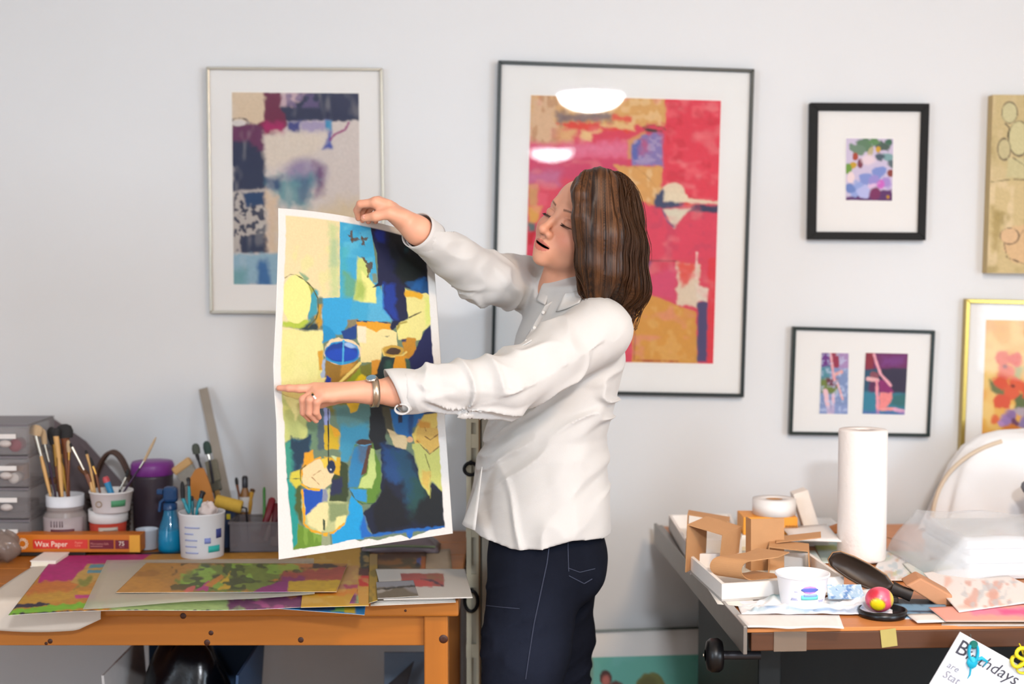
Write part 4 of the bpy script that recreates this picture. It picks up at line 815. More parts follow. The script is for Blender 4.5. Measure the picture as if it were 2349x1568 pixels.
xl,xr=P(470,1200,YK).x,P(545,1200,YK).x; MB().box(((xl+xr)/2,YK,TZ+.006),(xr-xl,.1,.01)).build('base',mat('navy_bin','#1c2a44',.4),t)
for s in (-1,1): MB().box(((xl+xr)/2,YK+s*.05,TZ+.055),(xr-xl,.004,.11)).build('side',mat('navy_bin','#1c2a44',.4),t); MB().box(((xl+xr)/2+s*(xr-xl)/2,YK,TZ+.055),(.004,.1,.11)).build('side',mat('navy_bin','#1c2a44',.4),t)
MB().box(((xl+xr)/2+.03,YK-.053,TZ+.085),(.010,.002,.014)).build('yellow_sticker',mat('yellow_dot','#b8a41c',.5),t)
A,B=P(*K(420,560),YK-.01),P(*K(210,240),YK-.0)
bar('wide_brush','wide hake brush with wooden head leaning over the purple lid','brush',K(560,900),K(180,330),.05,.012,[('handle',0,.62,.012,.01,M_black),('bristle_pad',.60,.86,.052,.014,mat('pad_grey','#8d877c',.9,var=.2,scale=200)),('wooden_head',.85,1.0,.056,.018,mat('head_tan','#c49a62',.6,var=.1))],YK,YK+.03)
def paddle():
    Y=YK-.03; pts=[K(360,420),K(400,395),K(470,400),K(520,520),K(560,640),K(600,800),K(545,880),K(430,830),K(300,730),K(305,520)]
    Q=[P(x,y,Y) for x,y in pts]; f=MB(); n=len(Q); f._add(Q+[q+Vector((0,.006,0)) for q in Q],[tuple(range(n)),tuple(reversed(range(n,2*n)))]+[(i,(i+1)%n,n+(i+1)%n,n+i) for i in range(n)])
    t=thing('wooden_paddle','orange brown wooden paddle standing behind the teal brushes','paddle',(P(470,1160,Y).x,Y,TZ)); f.build('blade',mat('paddle_wood','#b8742a',.5,var=.12,scale=20),t)
    lo=P(*K(560,860),Y+.003); MB().tube([lo,Vector((lo.x+.02,Y+.01,TZ+.012))],.006,8).build('handle',mat('paddle_wood','#b8742a',.5),t)
paddle()
bar('flat_brush','grey green bristled flat brush with wooden handle leaning on the steel ruler','brush',K(700,980),K(560,300),.035,.01,[('handle',0,.45,.014,.010,mat('brush_wood','#8a6a3a',.5)),('ferrule',.44,.62,.028,.011,mat('dull_metal','#5a584c',.5,.5)),('bristles',.61,1.0,.033,.012,mat('bristle_olive','#76705f',.9,var=.2,scale=200))],YK-.01,YK+.05)
brush('black handled brush with round grey tip between hake brush and ruler',YK,K(600,900),K(410,300),K(385,220),K(365,90),.0045,M_black,M_br_d,mat('bristle_green','#4c5148',.8),1.4,.007,group=None)
brush('dark green tipped brush beside the steel ruler',YK+.02,K(640,900),K(545,290),K(530,220),K(500,60),.0040,M_black,M_silver,mat('bristle_green2','#33463f',.8),1.4,.007,group=None)
A,B=P(*K(620,800),YK-.05),P(*K(945,880),YK-.05); ax=(B-A).normalized(); t=thing('paint_roller','small yellow foam paint roller lying across the bin of brushes','roller',A)
MB().tube([A,A+ax*.002,B-ax*.002,B],[.015,.017,.017,.015],18).build('foam_sleeve',mat('foam_yellow','#c9a03c',.85,var=.15,scale=80,bump=.4),t); MB().tube([B,B+ax*.012,B+ax*.014+Vector((0,.0,-.03)),B+ax*.014+Vector((0,.02,-.09))],.0025,8).build('wire_arm',mat('dark_wire','#1c1c24',.4,.5),t)
# glue bottle with white label + jar of markers right of it (wooden stamp handles)
p=P(*K(985,700),3.76); t=thing('glue_bottle','small amber bottle with white label and black cap behind the roller','bottle',(p.x,3.76,TZ)); h=P(*K(985,600),3.76).z-TZ
MB().lathe([(0.001,0),(.014,0),(.015,.01),(.015,h*.8),(.007,h*.95),(.007,h)],(p.x,3.76,TZ),n=20).build('bottle_body',mat('amber','#8a5c2a',.25,var=.1),t); MB().lathe([(.0155,h*.55),(.0155,h*.8)],(p.x,3.76,TZ),n=20,cap=False).build('label_band',mat('white_label','#dcd8d4',.5),t); MB().lathe([(.008,h*.95),(.008,h*1.12),(.005,h*1.15)],(p.x,3.76,TZ),n=16).build('cap',M_black,t)
brush('brown stick brush with black end beside the amber bottle',3.78,K(960,960),K(900,680),K(885,600),K(875,510),.004,M_wood_b,M_wood_b,M_br_d,group=None)
brush('tan upright stick brush right of the amber bottle',3.75,K(1040,960),K(1055,780),K(1070,690),K(1085,650),.006,M_wood_y,M_wood_y,M_br_b,group=None)
# clear bin with red handled tools at the right
YC=3.66
xl,xr=P(538,1230,YC).x,P(655,1230,YC).x; zt=P(600,1190,YC).z; t=thing('clear_bin','clear grey plastic bin of red handled tools behind the held painting','bin',((xl+xr)/2,YC,TZ)); mcb=mat('clear_bin','#7a7274',.2,alpha=.5)
for s in (-1,1):
    MB().box(((xl+xr)/2,YC+s*.055,(TZ+zt)/2+.004),(xr-xl,.003,zt-TZ-.01)).build('side',mcb,t); MB().box(((xl+xr)/2+s*(xr-xl)/2,YC,(TZ+zt)/2+.004),(.003,.11,zt-TZ-.01)).build('side',mcb,t)
    MB().box(((xl+xr)/2,YC+s*.057,zt),(xr-xl+.008,.006,.006)).build('rim',mcb,t); MB().box(((xl+xr)/2+s*((xr-xl)/2+.002),YC,zt),(.006,.118,.006)).build('rim',mcb,t)
MB().box(((xl+xr)/2,YC,TZ+.009),(xr-xl,.11,.004)).build('base',mat('dark_block','#2c2420',.5),t)
for i,(f_,t_,rr,m,lab) in enumerate([(K(1190,1150),K(1330,760),.010,mat('red_tool','#7a1420',.35),'dark red handled tool leaning in the clear bin'),(K(1240,1200),K(1350,900),.007,mat('pink_tool','#c9a49a',.4),'pale pink handled tool leaning in the clear bin'),(K(1330,1150),K(1390,830),.011,mat('red_tool2','#5c1018',.35),'thick maroon handled tool leaning at the end of the clear bin'),(K(1225,1150),K(1222,630),.004,mat('green_pen','#3a7a2a',.4),'green pencil standing in the clear bin'),(K(1350,1300),K(1400,1090),.014,mat('pink_ball','#b08a7c',.5),'pale pink sponge stick in the clear bin')]):
    a,b=P(*f_,YC),P(*t_,YC+.02); a.z=max(a.z-.02,TZ+.012); o=MB().tube([a,a.lerp(b,.5),b.lerp(a,.06),b],[rr*.8,rr,rr,rr*.5],10).build('hand_tool',m); tag(o,lab,'tool')
# ------------------------------------------------------------ under the table
def under():
    x0,x1=P(300,1530,3.5).x,P(560,1530,3.5).x; t=thing('storage_box','white and blue open carton on the floor under the pine table','box',((x0+x1)/2,3.5,0))
    mw_=mat('carton_white','#b9b4b0',.7); mb=mat('carton_blue','#2c4666',.6); zt=P(330,1500,3.5).z; 
    MB().box(((x0+x1)/2,3.5,.004),(x1-x0,.36,.008)).build('base',mw_,t)
    MB().box((x0,3.5,zt/2),(.006,.36,zt),R=Ry(-4)).build('side',mw_,t); MB().box((x1,3.5,zt/2),(.006,.36,zt),R=Ry(4)).build('side',mb,t)
    MB().box(((x0+x1)/2,3.68,zt/2),(x1-x0,.006,zt)).build('side',mb,t); MB().box(((x0+x1)/2,3.32,zt/2-.06),(x1-x0,.006,zt-.12)).build('side',mb,t)
    crumple('trash_bag','glossy black plastic bag stuffed in the carton under the pine table','bag',((x0+x1)/2,3.5,.30),.118,.14,.285,mat('black_bag','#08080c',.22,var=.2,bump=.5,bscale=30),8,24,.10)
    # dark folder and white board at the table's right leg
    p=P(940,1530,3.6); t=thing('presentation_board','folded white board leaning beside the right leg of the pine table','board',(p.x,3.6,0))
    a,b=P(880,1568,3.65),P(985,1500,3.65)
    MB().box(((a.x+b.x)/2,3.66,b.z/2),(b.x-a.x,.006,b.z),R=Rx(-3)).build('panel',mat('board_grey','#5c6878',.6),t); 
    q=[P(856,1600,3.62),P(950,1516,3.62),P(935,1568,3.62),P(920,1620,3.62)]; m=MB(); n=4; m._add(q+[v+Vector((0,.004,0)) for v in q],[(0,1,2,3),(7,6,5,4)]+[(i,(i+1)%4,4+(i+1)%4,4+i) for i in range(4)]); m.build('dark_flap',mat('dark_flap','#14121a',.5),t)
under()
# ------------------------------------------------------------ narrow cream cabinet with ring pulls against the wall
def cabinet():
    Y=3.52; xl,xr=TR+.004,P(1165,1200,Y).x; zt=P(1100,925,Y).z; W=xr-xl; D=WALL_Y-.02-Y
    mc=mat('cream_paint','#c9c4ac',.5,var=.05); mg=mat('grey_panel','#b7b3a2',.55,var=.05)
    t=thing('cream_cabinet','narrow cream cabinet with black ring pulls behind the woman','cabinet',((xl+xr)/2,Y+D/2,0))
    MB().box(((xl+xr)/2,Y+D/2+.012,zt/2),(W,D-.024,zt),bev=.003).build('body',mat('cabinet_side','#a9a494',.55),t)
    MB().box(((xl+xr)/2,Y+D/2,zt+.008),(W+.02,D+.01,.016),bev=.003).build('top',mc,t)
    dx=P(1099,1200,Y).x
    d=MB(); zs=[.03,P(1080,1490,Y).z,P(1080,1330,Y).z,P(1080,1215,Y).z,P(1080,1010,Y).z,zt]
    d=MB().box((xl+.007,Y,zt/2),(.012,.02,zt-.02)); 
    for z in zs: d.box(((xl+dx)/2,Y,min(max(z,.03),zt-.03)),(dx-xl,.018,.034))
    d.box((dx-.004,Y,zt/2),(.006,.02,zt-.02)); door=d.build('door',mc,t)
    for a,b in zip(zs[:-1],zs[1:]): MB().box(((xl+dx)/2,Y+.002,(a+b)/2),(dx-xl-.01,.006,b-a-.03)).build('panel',mg,door)
    d2=MB().box(((dx+xr)/2+.003,Y,zt/2),(xr-dx-.008,.018,zt-.02),bev=.002).build('door',mat('door_grey','#b2aea0',.5),t)
    MB().box((dx+.001,Y-.006,zt/2),(.0035,.012,zt-.04)).build('edge_strip',mat('brown_edge','#8a6a48',.6),t)
    mk=mat('black_iron','#14161a',.35,.6)
    for (px,py,rx,rz) in [(1080,1075,15,14),(1081,1378,15,24)]:
        p=P(px,py,Y-.02); s=Y/FPX; MB().tube([p+Vector((rx*s*math.cos(a),0,rz*s*math.sin(a))) for a in [k*2*math.pi/28 for k in range(28)]],.0045,8,closed=True).build('ring_pull',mk,t)
        MB().tube([(p.x,Y-.022,p.z+rz*s),(p.x,Y-.005,p.z+rz*s)],.006,8).build('pull_mount',mk,t)
cabinet()
# ============================================================ drafting table (right)
FA[0]=.92
DZ=0.77
FL=PZ(1712,1442,DZ); BL_=PZ(1508,1207,DZ); 
dax=(BL_-FL); dax.z=0; dax.normalize(); drx=Vector((dax.y,-dax.x,0))      # depth axis, right axis
DW,DD=1.30,(BL_-FL).length
def D(u,v,z=DZ): p=FL+drx*u+dax*v; return Vector((p.x,p.y,z))
RD=Matrix((drx,dax,Vector((0,0,1)))).transposed()
def dloc(px,py,z=DZ):
    p=PZ(px,py,z)-FL; return p.dot(drx),p.dot(dax)
M_dtop=mat('table_wood','#c98046',0.4,var=.15,scale=6,stretch=(.6,8,8)); M_dshade=mat('table_wood_shaded','#4e2d16',.5,var=.25,scale=8,stretch=(.5,4,14)); M_steel=mat('edge_steel','#8d8984',.35,.7,var=.1,scale=30); M_green=mat('dark_green_steel','#0b1416',.5,.1,var=.12)  # rail wood is darker than the top: the front's shade is in its colour
def drafting_table():
    t=thing('drafting_table','large drafting table with steel side edge and dark green base','table',D(DW/2,DD/2,0))
    th=.045
    MB().box(D(DW/2,DD/2,DZ-.004),(DW-.004,DD-.004,.008),R=RD,bev=.001).build('top_board',M_dtop,t)
    MB().box(D(DW/2,.012,DZ-.008-(th-.008)/2),(DW-.02,.024,th-.008),R=RD,bev=.002).build('front_rail',M_dshade,t)
    MB().box(D(DW/2,DD-.012,DZ-.008-(th-.008)/2),(DW-.02,.024,th-.008),R=RD).build('back_rail',M_dshade,t)
    MB().box(D(DW/2,DD/2,DZ-.03),(DW-.05,DD-.06,.03),R=RD).build('core',M_dshade,t)
    for u in (-.004,DW+.004):
        m=MB().box(D(u,DD/2,DZ-th/2+.002),(.008,DD+.02,th+.012),R=RD,bev=.0015); m.build('side_edge',M_steel,t)
    MB().box(D(.006,DD/2,DZ+.0035),(.012,DD-.02,.004),R=RD,bev=.001).build('side_lip',M_steel,t)
    # base: panel legs and cross body
    u0,v0=dloc(1550,1330,.70); 
    for u in (.10,DW-.10):
        MB().box(D(u,DD*.50,.36),(.05,DD*.62,.69),R=RD,bev=.004).build('leg_panel',M_green,t)
    MB().box(D(DW/2,DD*.62,.36),(DW-.3,.03,.66),R=RD).build('back_panel',M_green,t)
    MB().box(D(DW/2,DD*.45,.045),(DW-.22,DD*.55,.03),R=RD).build('foot_shelf',M_green,t)
    p=P(1637,1502,2.99); kn=MB().lathe([(.001,-.020),(.030,-.018),(.036,-.010),(.036,.006),(.030,.014),(.012,.018)],p,n=28,R=Ry(-90)@Rz(0),cap=False)
    k=kn.build('tilt_knob',mat('knob_black','#0c0c0e',.35),t)
    MB().tube([p+Vector((-.015,0,0)),p+Vector((.10,0.0,0))],.009,10).build('knob_shaft',mat('shaft_steel','#3c3c40',.4,.6),t)
    MB().lathe([(.001,0),(.004,.0),(.003,.002)],p+Vector((-.0375,0,0))+Vector((.017,0,0)),n=10,R=Ry(-90)).build('knob_screw',M_silver,k)
    mt=mat('clear_tape','#8a7a6c',.15,alpha=.55); a=dloc(1822,1450)[0]; MB().box(D(a,-.0016,DZ-.026),(.066,.0012,.040),R=RD).build('tape_strip',mt,t)
    a=dloc(2055,1450)[0]; MB().box(D(a,-.0016,DZ-.022),(.032,.0012,.036),R=RD@Ry(-7)).build('tape_strip',mat('masking_tape','#a89a58',.6),t)
    a=PZ(1571,1300,DZ); MB().box(D(-.0085,a.y-FL.y-.01,DZ-.006),(.0012,.03,.014),R=RD).build('tape_strip',mat('white_tape','#e0d4d0',.6),t); MB().lathe([(.001,0),(.006,.0),(.004,.0016)],D(-.009,a.y-FL.y-.012,DZ-.006),n=10,R=Ry(-90)).build('red_mark',mat('red_mark','#c02a40',.5),t)
    MB().box(D(.34,.10,.40),(.10,.06,.10),R=RD,bev=.01).build('tilt_gear',mat('gear_black','#121416',.4),t)
drafting_table()
def flat_on(name,label,cat,q,z,painter,nu,nv,th=.0012,curl=None,zq=None): return flat_art(name,label,cat,q,z,painter,nu,nv,th,curl,None,None,zq)
def plain(c,g=.03): return lambda X,Y:Art(X,Y,c).grain(.1,.1,g)
# ---- paper towels, rag and cards along the front edge
flat_on('paper_towel','white paper towel lying along the front edge of the drafting table','paper towel',[(1690,1408),(1925,1410),(1936,1441),(1716,1440)],DZ+.0062,plain('#f0ece8'),20,8,curl=lambda U,V:.003*np.abs(np.sin(U*5+1))*V)
M_rag=vmat('rag_cloth',.9,.2,bump=.4,bscale=120)
def rag():
    r=np.random.RandomState(5); q=[(1690,1386),(2040,1368),(2048,1412),(1700,1412)]; C=[np.array(PZ(x,y,DZ)) for x,y in q]; nu,nv=90,30
    def fn(U,V):
        u=U[...,None]; v=V[...,None]; p=(C[0]*(1-u)+C[1]*u)*(1-v)+(C[3]*(1-u)+C[2]*u)*v
        h=np.abs(vnoise(U,V,21,9,5))*.018+np.abs(vnoise(U,V,22,22,9))*.012+.002; e=np.clip(np.minimum(np.minimum(U,1-U)*8,np.minimum(V,1-V)*5),0,1)
        lump=.014*np.exp(-((U-.24)/.08)**2-((V-.35)/.3)**2)+.020*np.exp(-((U-.85)/.09)**2-((V-.3)/.4)**2)
        p[...,2]+=.005+(h+lump)*e; p[...,1]+=.012*vnoise(U,V,24,13,3); return p
    U,V=np.meshgrid(np.linspace(0,1,nu+1),np.linspace(0,1,nv+1)); a=Art(U*100,V*30,'#e8e8ea'); a.blotch(.08,.15,'#9cb2bc',.08,.2,.8); a.blotch(.06,.1,'#c9d4e4',0,.2,.6); a.ell(24,11,6,5,'#8fa8aa',soft=6); a.line([(18,25),(50,27),(80,26)],2,'#8fa8c4',3,2)
    o=grid_sheet('paint_rag',fn,nu,nv,a.c,M_rag,None,.001); tag(o,'crumpled white rag with grey blue paint stains under the yogurt tub','rag')
rag()
# ---- white trays
M_foam=mat('white_foam','#efebe6',.7,var=.02); M_foam_o=mat('white_board','#e4dfd8',.7,var=.02)
def tray(label,q,z0,h,wall=.008,m=None):
    C=[PZ(x,y,z0+h) for x,y in q]; c=sum(C,Vector())/4; t=thing('foam_tray',label,'tray',(c.x,c.y,z0)); m=m or M_foam
    for p in C: p.z=z0
    ins=[]
    for i in range(4):
        a=(C[(i+1)%4]-C[i]).normalized(); b=(C[i-1]-C[i]).normalized(); ins.append(C[i]+(a+b)*wall)
    up=Vector((0,0,h))
    for i in range(4):
        j=(i+1)%4; v=[C[i],C[j],ins[j],ins[i]]; mb=MB(); mb._add(v+[p+up for p in v],[(3,2,1,0),(4,5,6,7),(0,1,5,4),(1,2,6,5),(2,3,7,6),(3,0,4,7)]); mb.build('tray_wall',m,t)
    mb=MB(); b2=Vector((0,0,.006)); mb._add(C+[p+b2 for p in C],[(3,2,1,0),(4,5,6,7),(0,1,5,4),(1,2,6,5),(2,3,7,6),(3,0,4,7)]); mb.build('tray_floor',M_foam_o,t)
    return t
tray('open white foam tray full of cut cardboard behind the yogurt tub',[(1575,1268),(1858,1268),(1936,1322),(1656,1339)],DZ+.0065,.0385)
tray('second white foam tray at the back left corner of the drafting table',[(1534,1180),(1676,1178),(1702,1238),(1572,1242)],DZ+.0065,.0415)
flat_on('paper_sheet','cream sheet sticking out under the foam trays along the steel edge','paper',[(1535,1212),(1700,1212),(1730,1392),(1646,1384)],DZ+.0062,plain('#ded6cc'),8,8,curl=lambda U,V:.0008*np.sin(V*22)*(1-U))
# ---- cut cardboard pieces
M_card=mat('cardboard','#b98a5e',.8,var=.07,scale=40,bump=.1); M_card_in=mat('cardboard_dark','#8a6440',.8,var=.07,scale=40)
def folded(label,path,ext,th=.003,n=1,m=None):
    """cardboard strip: polyline path extruded by vector ext"""
    path=[Vector(p) for p in path]; ext=Vector(ext); b=MB(); N=len(path)-1
    def f(u,v):
        t=u*N; i=min(int(t),N-1); return path[i].lerp(path[i+1],t-i)+ext*v
    b.sheet(f,N,1,th); b.sm=[False]*len(b.sm); o=b.build('cardboard_piece',m or M_card); return tag(o,label,'cardboard')
zt=DZ+.012
def B3(px,py,Y): return P(px,py,Y)
# C1 back left box sleeve
Y=3.42; a,b,c_,d=P(1573,1262,Y),P(1578,1180,Y),P(1672,1196,Y),P(1672,1240,Y); folded('upright cardboard sleeve with a slit top at the back left of the foam tray',[(a.x,Y,zt),b,c_,(c_.x,Y,zt)],(0.008,.045,0.003))
Y=3.26; a,b,c_=P(1573,1276,Y),P(1578,1203,Y),P(1655,1224,Y); e=P(1712,1219,Y+.06)
folded('angled cardboard box corner at the front left of the foam tray',[(a.x,Y+.0,zt),b,(c_.x,Y-.015,c_.z),(c_.x-.008,Y-.015,zt+.004)],(.055,.075,.006))
Y=3.27; a,b=P(1717,1284,Y),P(1715,1191,Y); c_=P(1800,1191,Y)
folded('tall upright cardboard panel in the middle of the foam tray',[(a.x,Y+.03,zt),(a.x+.006,Y,zt),(a.x+.085,Y+.012,zt)],(0,0.006,b.z-zt))
Y=3.24; a,b,c_=P(1764,1254,Y),P(1852,1262,Y),P(1892,1246,Y+.03)
folded('low bent cardboard corner with a pointed flap in the foam tray',[(a.x,Y,zt+.002),(a.x,Y,a.z),(b.x,Y-.01,b.z),(b.x+.004,Y-.01,zt+.002)],(.012,.055,.006))
folded('cardboard flap lying over the low bent cardboard corner',[(a.x+.02,Y+.02,a.z+.006),(c_.x,Y+.07,c_.z+.006)],(.01,.05,.004),.002)
# C5 curled sleeve opening to the right
Y=3.08; L=P(1660,1300,Y); R_=P(1785,1300,Y); pts=[]
for k in range(15):
    a=math.pi*.5+math.pi*k/14; pts.append((P(1722,1300,Y).x+.018*math.cos(a)*1.3-.0,Y-.02,P(1722,1303,Y).z+.021*math.sin(a)))
path=[(R_.x+.03,Y+.03,pts[0][2]+.008),(R_.x,Y,pts[0][2]+.004)]+pts+[(R_.x,Y,pts[-1][2]+.001),(R_.x+.02,Y+.02,pts[-1][2]+.001)]
o=folded('curled brown cardboard sleeve at the front of the foam tray',path,(-.062,.045,0),.0022)
for i,(q,col,lab) in enumerate([([(1668,1236),(1740,1238),(1745,1284),(1640,1278)],'#efe6c4','pale yellow note under the cardboard in the foam tray'),([(1690,1262),(1870,1262),(1900,1310),(1690,1318)],'#dfe3dc','pale green paper on the floor of the foam tray')]):
    flat_on('note_paper',lab,'paper',q,DZ+.0125+.001*i,plain(col),6,6)
# ---- tape roll on an orange box, leaning white block
Y=3.56; l,r=P(1705,1215,Y),P(1830,1215,Y); z1=P(1760,1186,Y).z
wb=MB().box(((l.x+r.x)/2,Y+.05,(DZ+z1-.045)/2),(r.x-l.x+.01,.11,z1-.045-DZ),bev=.002).build('white_carton',mat('carton_plain','#e6e1da',.6)); tag(wb,'white carton underneath the orange box','box')
ob=thing('orange_box','flat orange carton beneath the big roll of white tape','box',((l.x+r.x)/2,Y+.05,z1-.045)); MB().box(((l.x+r.x)/2,Y+.05,z1-.0225),(r.x-l.x,.10,.045),bev=.002).build('carton',mat('orange_card','#e8992c',.5,var=.05),ob)
for k in range(7): MB().box((P(1803+4*k,1206,Y).x,Y-.0006,P(1803,1207,Y).z),(.0028,.0006,.0045 if k%2 else .0055)).build('print_mark',mat('dark_print','#7a4a18',.6),ob)
c=P(1776,1150,Y+.05); rr=(P(1826,1150,Y+.05).x-P(1727,1150,Y+.05).x)/2; hh=P(1776,1143,Y+.05).z-z1
tr=thing('tape_roll','wide roll of white tape standing flat on the orange box','tape',(c.x,Y+.05,z1)); MB().lathe([(rr*.42,0),(rr,0),(rr,hh),(rr*.42,hh),(rr*.42,0)],(c.x,Y+.05,z1+.0005),n=40,cap=False).build('tape',mat('white_tape_roll','#ece8e4',.6,var=.02),tr); MB().lathe([(rr*.41,.001),(rr*.41,hh-.002),(rr*.36,hh-.002),(rr*.36,.001)],(c.x,Y+.05,z1+.0005),n=32,cap=False).build('core',mat('cardboard','#b98a5e',.8),tr)
A_,B_=P(1858,1205,Y+.09),P(1832,1125,Y+.09); ax=(B_-A_); 
zz=ax.normalized(); yy=Vector((0,1,0)); xx=yy.cross(zz); RR=Matrix((xx,yy,zz)).transposed()
base=A_+ax*-.25
o=MB().box((A_+B_)/2+ax*-.12,(.040,.05,ax.length*1.25),R=RR,bev=.003).build('foam_block',mat('foam_cream','#efe6dc',.7)); tag(o,'white foam block leaning behind the roll of tape','block')
zlo=((A_+B_)/2+ax*-.12-ax*.625).z
o=MB().box((A_.x+.005,Y+.10,(DZ+zlo+.008)/2),(.075,.09,zlo+.008-DZ),bev=.002).build('white_carton',mat('carton_plain2','#e9e4e0',.6)); tag(o,'white carton under the leaning foam block','box')
for i in range(3):
    flat_on('paper_sheet',['white paper sheet at the bottom of the pile beside the towel roll','white paper sheet in the middle of the pile beside the towel roll','white paper sheet on top of the pile beside the towel roll'][i],'paper',[(1802-3*i,1206+2*i),(1893+2*i,1201),(1932-2*i,1240),(1818,1238-i)],DZ+.052+.004*i,plain('#f3efec'),6,6,th=.003)
mb=MB().box((PZ(1868,1240,DZ).x,PZ(1868,1240,DZ).y+.02,DZ+.027),(.12,.10,.044),bev=.002).build('paper_box',mat('paper_box','#e8e6e2',.6)); tag(mb,'low white box holding the pile of paper sheets','box')
flat_on('orange_card','small orange card peeking out behind the paper towel roll','card',[(1897,1208),(1925,1198),(1928,1222),(1912,1224)],DZ+.05,plain('#e08a3a'),4,4,zq=[DZ+.05,DZ+.066,DZ+.05,DZ+.044])
flat_on('painted_paper','pale green and aqua painted paper beside the foam tray','painting',[(1862,1232),(2020,1230),(1990,1290),(1885,1290)],DZ+.004,lambda X,Y:Art(X,Y,'#c9d8d0').poly([(1860,1250),(1935,1248),(1930,1262),(1870,1262)],'#b8bc6a',3,2).blotch(.05,.08,'#a9cfc8',0,.2,.6),30,14)
# ---- paper towel roll
Y=3.44; c=P(1977,1200,Y); rr=(P(2032,1200,Y).x-P(1922,1200,Y).x)/2; zt_=P(1977,984,Y).z; t=thing('towel_roll','tall white paper towel roll standing on the drafting table','paper towel',(c.x,Y,DZ))
n=48; prof=[(rr*.30,.006),(rr*.96,.006),(rr,.012),(rr*1.0,(zt_-DZ)-.004),(rr*.97,zt_-DZ),(rr*.30,zt_-DZ),(rr*.30,.006)]
MB().lathe(prof,(c.x,Y,DZ),n=n,cap=False).build('towel',mat('towel_paper','#efe9e4',.9,var=.02,scale=60,bump=.6,bscale=90),t); MB().lathe([(rr*.295,.006),(rr*.295,zt_-DZ-.003),(rr*.25,zt_-DZ-.003),(rr*.25,.006)],(c.x,Y,DZ),n=30,cap=False).build('core_tube',mat('core_pink','#b08a80',.8),t)
MB().sheet(lambda u,v:Vector((c.x+(rr+.0012+.003*u)*math.cos(.6+.5*u),Y+(rr+.0012+.003*u)*math.sin(.6+.5*u),DZ+.012+(zt_-DZ-.02)*v)),8,2,.0005).build('loose_end',mat('towel_paper','#efe9e4',.9),t)
# ---- yogurt tub
c0=PZ(1842,1392,DZ+.012); Y=c0.y+.03; c=P(1841,1305,Y); rr=(P(1904,1310,Y).x-P(1779,1310,Y).x)/2; h=P(1841,1312,Y).z-(DZ+.008); z0=DZ+.008
t=thing('yogurt_tub','white yogurt tub with purple and teal logo on the stained rag','tub',(c.x,Y,z0)); mw2=mat('tub_white','#f2f1f4',.35,var=.01)
MB().lathe([(0.001,0),(rr*.72,0),(rr*.78,.006),(rr*.93,h*.90),(rr*.95,h*.92),(rr,h*.93),(rr*1.0,h),(rr*.95,h),(rr*.92,h*.9),(rr*.75,.01),(0.001,.008)],(c.x,Y,z0),n=48,cap=False).build('body',mw2,t)
cc=Vector((c.x,Y,0)); rad=lambda v:rr*(.775+.165*v)
def disc(name,ang,v,w,hh,m,th=.0016):
    a=w/rad(v)*57.3/2; b=MB()
    b.sheet(lambda s,q:Vector((c.x+(rad(v+ (q-.5)*hh/h)+th)*math.cos(math.radians(ang+(2*s-1)*a*math.sqrt(max(0,1-(2*q-1)**2)))),Y+(rad(v+(q-.5)*hh/h)+th)*math.sin(math.radians(ang+(2*s-1)*a*math.sqrt(max(0,1-(2*q-1)**2)))),z0+h*v+(q-.5)*hh)),10,8,.0004); return b.build(name,m,t)
disc('logo_ring',-84,.63,.030,.017,mat('logo_violet','#b98ad0',.4),.0012); disc('logo_oval',-84,.63,.036,.009,mat('logo_blue','#5a6ac0',.4),.0018)
band('teal_swoosh',cc,rad(.36),z0+h*.33,z0+h*.46,-104,-62,mat('teal_soft','#6fd0cc',.4),t,12,.0012,r1=rad(.46)); band('blue_wave',cc,rad(.44),z0+h*.43,z0+h*.49,-98,-66,mat('wave_blue','#8aa4dc',.4),t,12,.0016,r1=rad(.49))
for a0,a1,v in [(-58,-40,.28),(-56,-42,.24),(-130,-112,.30),(-128,-114,.34),(-120,-112,.55)]: band('fine_print',cc,rad(v),z0+h*v,z0+h*(v+.02),a0,a1,mat('lavender_soft','#b4b4dc',.5),t,5,.0012)
